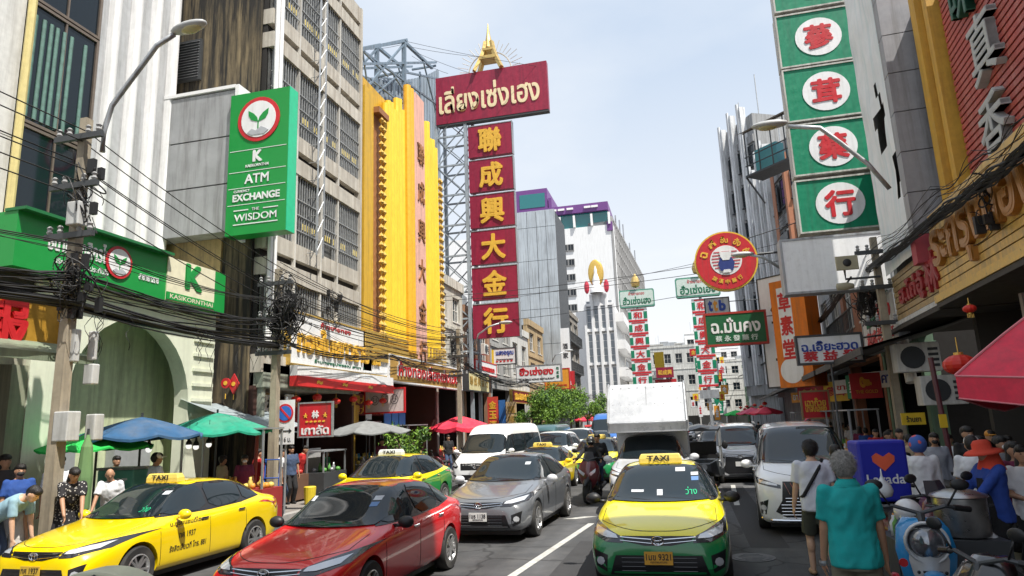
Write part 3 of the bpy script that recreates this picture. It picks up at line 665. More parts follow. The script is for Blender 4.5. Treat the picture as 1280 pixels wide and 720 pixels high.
b.build('print', mat('faded_print', (.8, .83, .86), .6, var=.15, scale=.8, streak=.25, streakcol=(.4, .58, .62)), t, smooth=True)
# tall block beyond the right edge of the picture: its shade lies over the nearest part of the road
block('apartment_block', 'tall pale block on the right just before the camera', RF(3.0, .6), 16, 22, 10, mat('block_pale', (.45, .44, .42), .8, streak=.5), 6, 4, 5, group=None)
# right-hand shophouses
RW = [mat('rwall_white', (.68, .7, .72), .7, streak=.5), mat('rwall_grey', (.3, .31, .32), .8, streak=.6), mat('rwall_brick', (.36, .15, .08), .8, streak=.4), mat('rwall_green', (.14, .24, .16), .8, streak=.5)]
rr = [(24, 4.5, 9, 3, 'green painted shophouse behind the white box sign'), (30, 5.9, 13, 2, 'brick red shophouse behind the green character signs'), (36, 5.9, 11.5, 1, 'grey shophouse behind the orange vertical sign')]
for Y, w, h, m, lab in rr: block('shophouse', lab, RF(Y, .5), w, h, 8, RW[m], 2, 2, 4.4, .6, .6, group='shophouses on the right side', nx=3, balcony=.7 if m == 2 else None)
def span(pa, ya, pb, yb):
    A, B = PY(pa, 250, ya), PY(pb, 250, yb); return Fr((A.x, ya, 0), math.atan2(yb - ya, B.x - A.x)), math.hypot(B.x - A.x, yb - ya)
def finned(name, label, fr, w, heights, zb, fm, wm, fwid, nfl, z1w):
    t = thing(name, label, 'building', fr.p(w / 2, 0, 0)); top = max(heights); n = len(heights)
    b = MB(); fr.box(b, 0, w, -10, -.3, 0, top - 1.2); b.build('wall', wm, t)
    b = MB(); pit = w / n
    for k, h in enumerate(heights): fr.box(b, k * pit + .05, k * pit + .05 + fwid, -.29, .35, zb, h); fr.box(b, k * pit + .05 + fwid * .3, k * pit + .05 + fwid * .7, .351, .5, zb, h + .4)
    pieces(b, 'fin', fm, t)
    for k in range(n):
        for i in range(nfl):
            z = z1w + i * 3.9; window(fr, t, k * pit + fwid + .12, (k + 1) * pit, z, z + 2.3, -.05, DKSTEEL, nx=1, nz=3, fw=.06)
    b = MB(); fr.box(b, 0, w, -.29, .12, zb - 1, zb - .001)
    for i in range(nfl): fr.box(b, 0.02, w - .02, -.29, -.1, z1w + i * 3.9 + 2.6, z1w + i * 3.9 + 3.4)
    pieces(b, 'spandrel', wm, t)
    b = MB(); b.cyl(fr.p(w * .8, -2, top - 1.2), fr.p(w * .8, -2, top + 4), .06, n=5); b.cyl(fr.p(w * .2, -2, top - 1.2), fr.p(w * .2, -2, top + 2.4), .05, n=5); pieces(b, 'antenna', STEEL, t)
    return t
zz = lambda px, py, Y: PY(px, py, Y).z
fr, w = span(946, 60, 992, 51)
finned('finned_building', 'tall white building with slender vertical fins behind the metal balcony on the right', fr, w, [zz(950, 205, 58), zz(958, 190, 57), zz(966, 180, 56), 9, 8], 4.4, RW[0], RW[1], .62, 4, 6)
b = MB(); fr.box(b, w * .62, w * .7, .36, .42, 5, zz(975, 200, 55)); fr.box(b, w * .93, w * .98, .0, .4, 5, zz(984, 200, 53)); solo('brick_strip', 'brick red wall strip beside the white fins on the right', 'wall strip', b, RW[2])
for i in range(3):
    b = MB(); fr.box(b, w * .72, w * .92, .1, .5, 7 + i * 3.9, 7.6 + i * 3.9)
    for k in range(5): fr.box(b, w * .72, w * .92, .5, .53, 7.7 + i * 3.9 + k * .3, 7.73 + i * 3.9 + k * .3)
    solo('window_cage', ['steel window cage low on the white finned building', 'steel window cage halfway up the white finned building', 'steel window cage high on the white finned building'][i], 'window cage', b, DKSTEEL)
fr, w = span(909, 75, 949, 70)
finned('grey_fin_tower', 'tall grey concrete tower with white fins and narrow windows on the right skyline', fr, w, [zz(912, 160, 74), zz(925, 145, 73), zz(940, 132, 71)], 5, RW[0], RW[1], .75, 6, 8)
fr = RF(46.5, .6)
t = thing('arcade', 'dark shop arcade below the white finned building', 'shop front', fr.p(6, 0, 0))
b = MB(); fr.box(b, -24, 10.2, -6, -5.8, .1, 4.4); fr.box(b, -24, 10.2, -5.8, -.3, 4.41, 5.6); b.build('wall', RW[1], t)
b = MB()
for k in range(9): fr.box(b, -23 + k * 4, -22.6 + k * 4, -.7, -.35, .1, 4.4)
pieces(b, 'pillar', RW[1], t)
for i, (Y, w, h, m) in enumerate([(84, 17, 21, 1), (103, 18, 17, 0), (124, 20, 14, 1), (146, 20, 16, 0), (168, 20, 13, 3)]):
    block('shophouse', ['dark grey block on the right past the finned tower', 'white block further along the right side', 'low grey block far along the right side', 'pale block far along the right near the street end', 'green block at the far right end of the street'][i], RF(Y, .3), w, h, 8, RW[m], 4, 4, 4.4, group='shophouses on the right side')
# canopy that runs along the right-hand shops
for i, (Y, L) in enumerate([(24, 7.9), (33.5, 9), (47, 13), (64, 16)]):
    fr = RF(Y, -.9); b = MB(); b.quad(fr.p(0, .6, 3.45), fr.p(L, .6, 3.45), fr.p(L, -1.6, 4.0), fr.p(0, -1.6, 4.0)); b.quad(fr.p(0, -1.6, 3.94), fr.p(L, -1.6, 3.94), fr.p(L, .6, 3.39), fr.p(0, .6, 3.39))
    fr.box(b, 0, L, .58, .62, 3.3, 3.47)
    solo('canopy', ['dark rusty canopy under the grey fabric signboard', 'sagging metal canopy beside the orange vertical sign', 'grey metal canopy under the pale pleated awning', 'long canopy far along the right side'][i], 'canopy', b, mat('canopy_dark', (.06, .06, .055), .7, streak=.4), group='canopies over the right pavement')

# ------------------------------------------------------------------ signs
Z3 = V((0, 0, 1))
def sign(name, label, fr, w, z0, z1, dep, pm, texts, fm=None, fw=.06, group=None, cat='sign', extra=None, hang=None):
    """a boxed sign: panel, frame and lettering; texts = (string, u, z, w, h, material, bold, relief)"""
    t = thing(name, label, cat, fr.p(w / 2, 0, z0), 0, group)
    b = MB(); fr.box(b, 0, w, -dep, 0, z0, z1); b.build('panel', pm, t)
    if fm:
        b = MB(); fr.box(b, -fw, w + fw, -dep + .01, .02, z1 + .001, z1 + fw); fr.box(b, -fw, w + fw, -dep + .01, .02, z0 - fw, z0 - .001); fr.box(b, -fw, -.001, -dep + .01, .02, z0, z1); fr.box(b, w + .001, w + fw, -dep + .01, .02, z0, z1)
        b.build('frame', fm, t)
    for st, u, z, tw, th, m, bo, ex in texts:
        b = MB(); b.text(st, fr.p(u, .006, z), fr.ux, Z3, tw, th, bo, ex); b.build('lettering', m, t)
    if extra: extra(t, fr)
    if hang:
        b = MB()
        for a, c in hang: b.tube([a, c], .025, 5)
        b.build('bracket', DKSTEEL, t)
    return t
def blade(Y, x0, y0, x1, y1):
    """frame and size of a sign facing the camera that fills a pixel box at distance Y"""
    xl, xr = PY(x0, (y0 + y1) / 2, Y).x, PY(x1, (y0 + y1) / 2, Y).x; z1, z0 = PY((x0 + x1) / 2, y0, Y).z, PY((x0 + x1) / 2, y1, Y).z
    return Fr((xl, Y, 0), 0), xr - xl, z0, z1
def flat(X, x0, y0, x1, y1):
    xm = (x0 + x1) / 2; ya, yb = PX(x0, (y0 + y1) / 2, X).y, PX(x1, (y0 + y1) / 2, X).y; return LF(X, ya), yb - ya, PX(xm, y1, X).z, PX(xm, y0, X).z
def flatR(off, x0, y0, x1, y1):
    xm = (x0 + x1) / 2; ya = PR(x0, (y0 + y1) / 2, off).y; yb = PR(x1, (y0 + y1) / 2, off).y
    return RF(ya, off), (ya - yb) * math.sqrt(1 + RK * RK), PR(xm, y1, off).z, PR(xm, y0, off).z
MAROON = mat('maroon_board', (.29, .012, .045), .4, var=.18, streak=.5, streakcol=(.12, .01, .03)); CREAML = mat('cream_letter', (.78, .66, .42), .5); GOLDL = mat('gold_letter', (.75, .44, .05), .45)
SIGNG = mat('sign_green', (.0, .22, .11), .4, var=.15, streak=.4, streakcol=(.02, .1, .06)); SIGNW = mat('sign_white', (.76, .77, .78), .45, var=.05, streak=.2, streakcol=(.5, .5, .48)); SIGNR = mat('sign_red', (.55, .02, .03), .4, var=.08, streak=.15); INK = mat('ink_black', (.02, .02, .025), .5); BLUEL = mat('blue_letter', (.02, .06, .32), .45); DGREEN = mat('green_ink', (.01, .16, .08), .5)
LGREY = mat('light_grey_board', (.55, .56, .56), .5, streak=.3)

# bank fascia over the shop
LU = lambda px, py: PX(px, py, -11.7).y - PX(16, 320, -11.7).y
fr, w, z0, z1 = flat(-11.7, 16, 310, 283, 345); z0, z1 = 5.32, 6.38
u1 = PX(208, 345, -11.7).y - fr.o.y; u2 = PX(267, 362, -11.7).y - fr.o.y
def ex(t, fr):
    b = MB(); fr.box(b, u1, u2, .001, .03, z0, z1); b.build('cream_panel', mat('cream_panel', (.72, .68, .5), .5), t)
    b = MB(); fr.box(b, u1 - .01, u2 + .02, .031, .06, z0 + .02, z0 + .2); b.build('green_strip', GREENSIGN, t)
    b = MB(); fr.box(b, -.02, u1, -.3, .2, z1, z1 + .06); b.build('top_edge', mat('green_edge', (.01, .14, .04), .5), t)
    c = fr.p(u1 - 1.45, .02, (z0 + z1) / 2 + .05); emblem(t, c, fr.ux, .36)
    b = MB(); b.text('KASIKORNTHAI', fr.p((u1 + u2) / 2, .062, z0 + .11), fr.ux, Z3, (u2 - u1) * .9, .11, .02); b.build('lettering', mat('cream_panel', (0, 0, 0)), t)
def emblem(t, c, ux, r):
    n = ux.cross(Z3)
    ring = lambda ra: [(ra * math.cos(2 * math.pi * i / 28), ra * math.sin(2 * math.pi * i / 28)) for i in range(28)]
    b = MB(); b.prism(ring(r), c, ux, Z3, .02); e = b.build('emblem', SIGNR, t)
    b = MB(); b.prism(ring(r * .82), c + n * .021, ux, Z3, .01); b.build('emblem_disc', SIGNW, e)
    leaf = [(0, -.12), (.06, .08), (.22, .26), (.48, .42), (.46, .18), (.34, -.02), (.12, -.1)]
    b = MB(); b.prism([(x * r, y * r) for x, y in leaf], c + n * .032, ux, Z3, .01); b.prism([(-x * r, y * r) for x, y in leaf][::-1], c + n * .032, ux, Z3, .01)
    b.prism([(x * r, y * r) for x, y in [(-.025, -.45), (.025, -.45), (.025, -.1), (-.025, -.1)]], c + n * .032, ux, Z3, .01); b.build('emblem_leaf', GREENSIGN, e)
    hill = [(-.5, -.58), (-.3, -.42), (-.1, -.52), (.15, -.36), (.35, -.46), (.5, -.56), (.3, -.7), (-.3, -.7)]
    b = MB(); b.prism([(x * r, y * r) for x, y in hill][::-1], c + n * .032, ux, Z3, .012); b.build('emblem_hill', mat('emblem_grey', (.4, .42, .45), .5), e)
sign('bank_fascia', 'long green bank fascia with white Thai lettering, a leaf emblem and a cream K panel', fr, w, z0, z1, .5, GREENSIGN,
     [('ธนาคารกสิกรไทย', (LU(58, 315) + LU(143, 335)) / 2, 6.0, LU(143, 335) - LU(58, 315), .42, SIGNW, .025, .01), ('สาขาเยาวราช', u1 - .55, 5.72, .6, .14, SIGNW, .02, .01), ('บริการทุกระดับประทับใจ', (LU(58, 315) + LU(143, 335)) / 2, 5.6, (LU(143, 335) - LU(58, 315)) * .8, .16, SIGNW, .01, .005), ('K', (u1 + u2) / 2 + .05, 6.02, .62, .66, GREENSIGN, .05, .04)], extra=ex)
# bank blade sign
fr = Fr((-11.66, 15.3, 0), 0); z0, z1 = 7.4, 11.55; w = 1.86
def ex(t, fr):
    emblem(t, fr.p(w / 2, .005, z1 - .85), fr.ux, .66)
    b = MB()
    for z in (z1 - 1.72, z1 - 2.35, z1 - 2.82, z1 - 3.3): fr.box(b, .05, w - .05, .0, .008, z - .008, z + .008)
    fr.box(b, .25, .7, .0, .012, z1 - 3.474, z1 - 3.446); fr.box(b, w - .7, w - .25, .0, .012, z1 - 3.474, z1 - 3.446); fr.box(b, .25, w - .25, .0, .012, z1 - 3.874, z1 - 3.846); b.build('rule', SIGNW, t)
    b = MB(); fr.box(b, w + .001, w + .02, -.4, .001, z0, z1); b.build('sunlit_edge', mat('sunlit_green', (.02, .5, .25), .35), t)  # brighter green puts the sunlight on this side into its colour
    b = MB(); fr.box(b, .3, 1.2, -.9, -.42, z0 + 1, z0 + 1.1); fr.box(b, .3, 1.2, -.9, -.42, z1 - 1, z1 - .9); b.build('bracket', DKSTEEL, t)
L3 = z1 - 3.0
sign('bank_sign', 'tall green bank sign with a red ringed leaf emblem and ATM and exchange lettering', fr, w, z0, z1, .42, GREENSIGN,
     [('K', w / 2, z1 - 1.93, .3, .34, SIGNW, .05, .01), ('KASIKORNTHAI', w / 2, z1 - 2.2, .72, .08, SIGNW, .02, .01), ('ATM', w / 2, z1 - 2.58, .75, .27, SIGNW, .02, .01), ('CURRENCY', .48, z1 - 2.91, .5, .07, SIGNW, .02, .01), ('EXCHANGE', w / 2, z1 - 3.1, 1.45, .21, SIGNW, .03, .01), ('THE', w / 2, z1 - 3.46, .22, .08, SIGNW, .01, .01), ('WISDOM', w / 2, z1 - 3.67, 1.3, .2, SIGNW, .008, .01)], extra=ex)
# gold sign with a red character at the left edge, and the awning under it
fr, w, z0, z1 = flat(-10.9, -60, 372, 74, 434)
sign('gold_signboard', 'orange gold signboard with a big red Chinese character above the left awning', fr, w, z0, z1, .3, mat('gold_board', (.55, .3, .04), .35, .3, var=.2), [('報', w - 1.1, (z0 + z1) / 2 - .03, 1.0, .95, REDL, .035, .05), ('金', w - 2.6, (z0 + z1) / 2, 1.0, .95, REDL, .035, .05)], GOLD)
b = MB(); ya, yb = 5.5, PX(103, 455, -10.3).y
b.quad((-12, ya, 4.25), (-12, yb, 4.25), (-10.1, yb, 3.55), (-10.1, ya, 3.55)); b.quad((-10.1, ya, 3.52), (-10.1, yb, 3.52), (-12, yb, 4.22), (-12, ya, 4.22)); b.bb((-10.13, ya, 3.42), (-10.08, yb, 3.56))
solo('awning', 'faded green sheet awning over the dark shop at the left edge', 'awning', b, mat('awning_green', (.2, .25, .17), .6, streak=.4))
# signs on the left frontages
fr, w, z0, z1 = flat(-11.9, 300, 493, 347, 516)
sign('shop_board', 'framed white board with three black brush characters over a grey awning', fr, w, z0, z1, .08, SIGNW, [('林', w * .82, (z0 + z1) / 2, w * .24, .4, INK, .03, .01), ('雪', w * .52, (z0 + z1) / 2, w * .24, .4, INK, .03, .01), ('香', w * .2, (z0 + z1) / 2, w * .26, .44, INK, .03, .01)], mat('wood_frame', (.3, .2, .1), .6))
fr, w, z0, z1 = flat(-10.9, 363, 408, 484, 464)
sign('gold_lettered_board', 'wide white signboard with raised gold Thai lettering in a gold frame', fr, w, 4.1, 5.6, .35, SIGNW, [('ทองใบเยาวราช', w * .4, 4.85, w * .7, .85, GOLDL, .03, .05), ('信', w * .84, 4.85, .8, .85, GOLDL, .03, .05), ('ห้างขายทอง', w * .4, 5.42, w * .3, .18, REDL, .02, .01), ('ร้านทองรูปพรรณ สาขา 1', w * .45, 4.24, w * .5, .14, DGREEN, .01, .01)], GOLD)
b = MB(); fr.box(b, 0, w, .0, .25, 3.72, 4.02); fr.box(b, w * .1, w * .3, .251, .26, 3.88, 3.9); fr.box(b, w * .5, w * .7, .251, .26, 3.88, 3.9)
t = thing('fascia_strip', 'white and red fascia strip under the gold lettered board', 'fascia', fr.p(w / 2, 0, 3.4)); b.build('white_band', SIGNW, t)
b = MB(); fr.box(b, 0, w, .0, .27, 3.42, 3.715); b.build('red_band', mat('red_band', (.62, .03, .03), .45), t)
b = MB()
for k in (.18, .42, .7): b.text('~', fr.p(w * k, .28, 3.57), fr.ux, Z3, .35, .12, .03)
b.build('lettering', GOLDL, t)
fr, w, z0, z1 = flat(-10.8, 487, 452, 577, 486)
sign('ribbed_gold_sign', 'ribbed gold signboard with raised red Thai letters edged in white', fr, w, 3.95, 4.9, .3, mat('gold_slat', (.5, .3, .08), .4, .2, var=.2), [('ห้างทองเลี่ยงเซ่งเฮง', w * .5, 4.45, w * .84, .62, SIGNW, .05, .03), ('ห้างทองเลี่ยงเซ่งเฮง', w * .5, 4.45, w * .83, .61, REDL, .02, .06)], SIGNW)
fr = LF(-13, 24); sign('back_wall_sign', 'dark red wall sign with two rows of gold characters inside the gold shop', fr, 5.5, 2.7, 3.6, .1, mat('deep_red', (.16, .01, .015), .5), [('聯成興大金行聯成', 2.7, 3.35, 4.8, .36, GOLDL, .02, .03), ('聯成興大金行聯成', 2.7, 2.93, 4.8, .36, GOLDL, .02, .03)])
fr, w, z0, z1 = flat(-12.0, 463, 494, 484, 519)
sign('poster_board', 'shop side poster with three small line drawn heads', Fr((-11.9, 24.4, 0), 0), 1.6, 2.75, 3.6, .06, mat('poster_pale', (.6, .5, .48), .6), [('☺', .4, 3.2, .32, .36, INK, .01, 0), ('☺', .8, 3.25, .32, .36, INK, .01, 0), ('☺', 1.2, 3.22, .32, .36, INK, .01, 0)], REDL)
# maroon tower
t = thing('tower_sign', 'tall maroon tower sign with a Thai name board over six gold Chinese characters', 'sign', (-10.5, 36, 0))
b = MB(); X0, X1 = -13.0, -11.15; ZT = 22
for X in (X0, X1):
    for Y in (36.05, 37.6): b.bb((X - .09, Y - .09, 0), (X + .09, Y + .09, ZT))
nlv = 9
for k in range(nlv):
    za, zb = 6.2 + k * 1.86, 6.2 + (k + 1) * 1.86
    for Y in (36.05, 37.6):
        b.bar((X0, Y, za), (X1, Y, zb), .06); b.bar((X1, Y + .05, za), (X0, Y + .05, zb), .06); b.bar((X0, Y, za), (X1, Y, za), .1)
    for X in (X0, X1): b.bar((X, 36.05, za), (X, 37.6, zb), .05); b.bar((X, 36.05, za), (X, 37.6, za), .06)
b.build('lattice', mat('pale_blue_steel', (.42, .48, .53), .45, .4, streak=.3), t)
tops = [(154, 195), (197, 239), (241, 284), (286, 330), (332, 375), (378, 423)]
for (ya, yb), ch in zip(tops, '聯成興大金行'):
    fr, w, z0, z1 = blade(36, 587 + (ya - 154) * .02, ya, 642 + (ya - 154) * .035, yb); fr.o.x = -10.98; w = 2.68
    b = MB(); fr.box(b, 0, w, -.35, 0, z0 + .06, z1 - .06); p = b.build('panel', MAROON, t)
    b = MB(); fr.box(b, 0, w, -.3, .02, z1 - .055, z1 - .01); fr.box(b, w + .001, w + .04, -.34, .02, z0, z1); b.build('panel_edge', STEEL, p)
    b = MB(); b.text(ch, fr.p(w / 2, .01, (z0 + z1) / 2), fr.ux, Z3, w * .54, (z1 - z0) * .74, .035, .05); b.build('lettering', GOLDL, p)
TL, TR, BL, BR = PY(545, 95, 36), PY(683, 81, 36), PY(547, 152, 36), PY(687, 142, 36)
fr = Fr((TL.x, 36, 0), 0); w = (TR.x + BR.x) / 2 - TL.x; z0, z1 = (BL.z + BR.z) / 2, (TL.z + TR.z) / 2
b = MB(); fr.box(b, 0, w, -.3, .1, z0, z1); p = b.build('name_board', MAROON, t)
b = MB(); b.text('เลี่ยงเซ่งเฮง', fr.p(w * .48, .11, (z0 + z1) / 2 - .05), fr.ux, Z3, w * .9, (z1 - z0) * .56, .022, .025); b.build('lettering', CREAML, p)
b = MB(); fr.box(b, .1, w, -.3, .08, z0 - .12, z0 - .001); b.build('board_edge', DKSTEEL, p)
b = MB(); c = PY(612, 95, 36.2); zb = z1
for k in range(12):
    pass
for s in (-1, 1):
    pts = [(.85, 0), (.62, .55), (.42, 1.05), (.28, 1.5), (.2, 2.0)]
    for s2 in (-1, 1):
        for (ra, ha), (rb, hb) in zip(pts, pts[1:]): b.bar((c.x + s * ra, 36.2 + s2 * ra * .5, zb + ha), (c.x + s * rb, 36.2 + s2 * rb * .5, zb + hb), .24, .2)
b.bb((c.x - .5, 35.8, zb + .75), (c.x + .5, 36.6, zb + .95)); b.bb((c.x - .36, 35.9, zb + 1.35), (c.x + .36, 36.5, zb + 1.5)); b.lathe([(.26, 1.6), (.2, 2.1), (.12, 2.5), (.05, 3.0), (.01, 3.3)], (c.x, 36.2, zb), n=8)
ew = b.build('tower_ornament', mat('ornament_gold', (.62, .44, .16), .35, .6), t)
b = MB(); a0 = [math.pi * i / 20 for i in range(21)]; b.tube([(c.x + 1.35 * math.cos(a), 36.3, zb + .05 + 1.35 * math.sin(a)) for a in a0], .04, 5)
for i in range(1, 20):
    a = a0[i]; rr = 1.95 if i % 2 else 2.15
    if i not in (9, 10, 11): b.tube([(c.x + 1.45 * math.cos(a), 36.3, zb + .05 + 1.45 * math.sin(a)), (c.x + rr * math.cos(a), 36.3, zb + .05 + rr * math.sin(a))], .02, 4)
b.build('ray_ring', mat('ring_pale', (.55, .52, .45), .5), t)
# small hanging signs on the left
def arm(fr, w, z1, side=-1.6): return [(fr.p(-.02, -.05, z1 - .1), fr.p(side, -.05, z1 - .1)), (fr.p(.3, -.05, z1 + .02), fr.p(side, -.05, z1 + .8))]
fr, w, z0, z1 = blade(42, 606, 436, 644, 455)
sign('hanging_sign', 'small white and yellow hanging sign with blue Thai lettering over the left pavement', fr, w, z0, z1, .25, SIGNW, [('แสงอรุณ', w * .66, z1 - .33, w * .58, .36, BLUEL, .03, .01), ('ห้างทองรูปพรรณ', w * .66, z1 - .7, w * .55, .14, INK, .01, .01), ('● ● ● ● ●', w * .64, z0 + .17, w * .55, .1, REDL, .01, .01)], DKSTEEL, hang=arm(fr, w, z1),
     extra=lambda t, fr: (lambda b: (fr.box(b, 0.03, w * .3, .001, .02, z0 + .04, z1 - .04), b.build('yellow_panel', mat('sign_yellow', (.75, .5, .03), .45), t)))(MB()))
fr, w, z0, z1 = blade(45, 646, 457, 701, 477)
sign('restaurant_sign', 'white restaurant sign with red Thai letters above the roadside trees', fr, w, z0, z1, .3, SIGNW, [('ฮั่วเซ่งฮง', w * .45, z0 + .72, w * .78, .55, SIGNR, .04, .01), ('HUA SENG HONG RESTAURANT', w * .46, z0 + .18, w * .8, .12, INK, .01, .01), ('和', w * .93, z1 - .25, .18, .2, DGREEN, .02, .01), ('成', w * .93, z1 - .52, .18, .2, DGREEN, .02, .01), ('豐', w * .93, z1 - .79, .18, .2, DGREEN, .02, .01)], STEEL, hang=arm(fr, w, z1))
fr2_ = Fr((fr.p(w * .55, 0, 0).x, 46.5, 0), 0); sign('orange_sign', 'orange strip sign half hidden behind the white restaurant sign', fr2_, w * .55, z0 - .45, z1 - .2, .2, mat('sign_orange', (.72, .3, .03), .45), [('ห้างทองฮั่วเซ่งเฮง', w * .27, z0 - .22, w * .45, .2, SIGNR, .02, .01)], SIGNR)
fr, w, z0, z1 = blade(58, 702, 410, 713, 489)
sign('vertical_banner', 'narrow white vertical banner sign with a red foot left of the pagoda building', fr, w, z0, z1, .2, SIGNW, [('酒', w / 2, z1 - 1.6, .45, .5, INK, .02, .01), ('家', w / 2, z1 - 2.4, .45, .5, INK, .02, .01)], None, extra=lambda t, fr: (lambda b: (fr.box(b, -.3, w + .3, .001, .05, z0 - .2, z0 + 1.7), b.build('red_foot', SIGNR, t), (lambda c: (c.text('Aa', fr.p(w / 2, .055, z0 + .8), fr.ux, Z3, w, .6, .04), c.build('lettering', SIGNW, t)))(MB())))(MB()))
# lit boxes and vertical banners along the left shops
fr, w, z0, z1 = flat(-10.9, 586, 464, 611, 492)
sign('lit_box_sign', 'pale yellow gridded box sign above the shuttered left shop', fr, w, 4.0, 5.0, .4, mat('pale_yellow', (.62, .55, .3), .5, var=.2), [('聯 成 興 金 行', w / 2, 4.5, w * .9, .5, mat('ochre_ink', (.35, .22, .05), .5), .02, .01)], DKSTEEL)
for lab, x0, x1, Yb, z0, z1, m, tx, tm in [('red vertical banner with yellow characters beside a blue one', 609, 622, 40.5, .9, 3.8, mat('banner_red', (.6, .06, .04), .6), '金玉滿堂', GOLDL), ('plain blue vertical banner between the red and the tan one', 623, 631, 41.2, .9, 3.6, mat('banner_blue', (.03, .14, .4), .6), '', GOLDL), ('tan vertical banner beside the blue one', 632, 645, 42.0, .9, 3.5, mat('banner_tan', (.5, .36, .2), .6), '福祿', mat('ochre_ink', (0, 0, 0)))]:
    fr, w, _, _ = blade(Yb, x0, 480, x1, 520); n = len(tx)
    sign('vertical_banner', lab, fr, w, z0, z1, .06, m, [(ch, w / 2, z1 - .5 - i * .6, w * .7, .48, tm, .03, .01) for i, ch in enumerate(tx)], None)
fr, w, z0, z1 = flat(-11.2, 640, 478, 664, 496); sign('shop_fascia', 'dark red shop fascia behind the roadside trees', fr, w, 3.6, 4.4, .2, mat('deep_red', (0, 0, 0)), [('協成興金行', w / 2, 4, w * .8, .5, GOLDL, .03, .03)], GOLD)
fr = LF(-11.2, 37); sign('shop_fascia', 'red and white lettered fascia between the yellow box sign and the shop trees', fr, 4.5, 5.1, 5.8, .2, SIGNW, [('ห้างทองแสงทอง', 2.2, 5.45, 3.6, .4, REDL, .03, .02)], REDL)
# twin green and white tower signs
def tower(Y, px, cap_l, cap_r, yt, y0, label):
    x = PY(px, 420, Y).x; t = thing('twin_tower_sign', label, 'sign', (x, Y, 0), 0, 'green capped tower signs')
    wv = PY(px + 12, 420, Y).x - PY(px - 12, 420, Y).x; fr = Fr((x - wv / 2, Y, 0), 0)
    zt = PY(px, y0, Y).z; zb = PY(px, 484, Y).z; ph = (zt - zb) / 6
    for i, ch in enumerate('和成興大金行'):
        z1 = zt - i * ph; z0 = z1 - ph + .02
        b = MB(); fr.box(b, 0, wv, -.3, 0, z0, z1); p = b.build('panel', SIGNW, t)
        b = MB()
        for a in (0, wv * .82): fr.box(b, a, a + wv * .18, .001, .02, z0 + ph * .22, z1 - ph * .22)
        pieces(b, 'green_corner', SIGNG, p)
        b = MB(); fr.box(b, 0, wv, .001, .025, z0, z0 + ph * .14); fr.box(b, wv * .15, wv * .85, .001, .02, z1 - ph * .13, z1 - ph * .03); pieces(b, 'red_ribbon', SIGNR, p)
        b = MB(); b.text(ch, fr.p(wv / 2, .03, (z0 + z1) / 2), fr.ux, Z3, wv * .46, ph * .52, .035); b.build('lettering', SIGNR, p)
    fr2, w2, z0, z1 = blade(Y, cap_l, yt, cap_r, y0 - 2)
    pts = [(0, .12), (.1, 0), (w2 - .1, 0), (w2, .12), (w2, z1 - z0 - .12), (w2 - .1, z1 - z0), (.1, z1 - z0), (0, z1 - z0 - .12)]
    b = MB(); b.prism(pts, fr2.p(0, -.4, z0), fr2.ux, Z3, .5); c = b.build('cap_board', mat('cap_green', (.1, .3, .22), .5), t)
    b = MB(); b.prism([(p[0] * .94 + w2 * .03, p[1] * .84 + (z1 - z0) * .08) for p in pts], fr2.p(0, .101, z0), fr2.ux, Z3, .01); b.build('cap_face', mat('cap_pale', (.55, .65, .6), .5), c)
    b = MB(); b.text('ฮั่วเซ่งเฮง', fr2.p(w2 / 2, .12, z0 + (z1 - z0) * .38), fr2.ux, Z3, w2 * .8, (z1 - z0) * .46, .03); b.build('lettering', DGREEN, c)
    b = MB(); b.text('ห้างขายทอง', fr2.p(w2 / 2, .12, z0 + (z1 - z0) * .78), fr2.ux, Z3, w2 * .45, (z1 - z0) * .2, .02); b.build('lettering', SIGNR, c)
    b = MB(); b.lathe([(.02, 0), (.35, .15), (.42, .5), (.3, .9), (.05, 1.3)], (x, Y, z1 + .15), n=10); b.build('top_ornament', mat('ornament_gold', (0, 0, 0)), t)
    b = MB(); b.bb((x - .1, Y + .1, 0), (x + .1, Y + .3, zt + .2)); b.bb((x - wv / 2, Y + .02, zb - .8), (x + wv / 2, Y + .1, zb - .2)); b.build('post', STEEL, t)
tower(60, 799, 774, 818, 362, 386, 'green capped tower sign with six red characters on the left, before the hotel')
tower(50, 880, 844, 900, 346, 373, 'green capped tower sign with six red characters on the right, behind the round red sign')
for lab, Y, x0, y0, x1, y1, m, tx in [('plain yellow box sign far down the street', 80, 818, 440, 830, 460, mat('sign_yellow', (0, 0, 0)), ''), ('dark maroon board hanging far down the street', 70, 820, 459, 842, 472, MAROON, '和成興'), ('red board under the maroon one far down the street', 70.5, 819, 474, 846, 485, SIGNR, 'ห้างทอง')]:
    fr, w, z0, z1 = blade(Y, x0, y0, x1, y1); sign('street_sign', lab, fr, w, z0, z1, .3, m, [(tx, w / 2, (z0 + z1) / 2, w * .8, (z1 - z0) * .5, GOLDL, .03, .01)] if tx else [], None, hang=[(fr.p(0, -.1, z1), fr.p(-3, -.1, z1))])
for i in range(30):      # little signs strung along the far street
    Y = 70 + i * 3.4; side = i % 2; px = 862 + (i * 37 % 42); py = 436 + (i * 53 % 72)
    fr, w, z0, z1 = blade(Y, px, py, px + 9 - (i % 3) * 2, py + 9 + (i % 4) * 3)
    m = [SIGNR, mat('sign_yellow', (0, 0, 0)), SIGNG, SIGNW, mat('sign_orange', (0, 0, 0))][i % 5]
    sign('street_sign', ['red', 'yellow', 'green', 'white', 'orange'][i % 5] + ' distant shop sign hanging over the far street', fr, w, z0, z1, .2, m, [('金', w / 2, (z0 + z1) / 2, w * .6, (z1 - z0) * .6, [GOLDL, SIGNR, SIGNW, SIGNR, SIGNW][i % 5], .03, .01)], None, group='distant shop signs', hang=[(fr.p(w, -.1, z1), fr.p(w + 2, -.1, z1))])

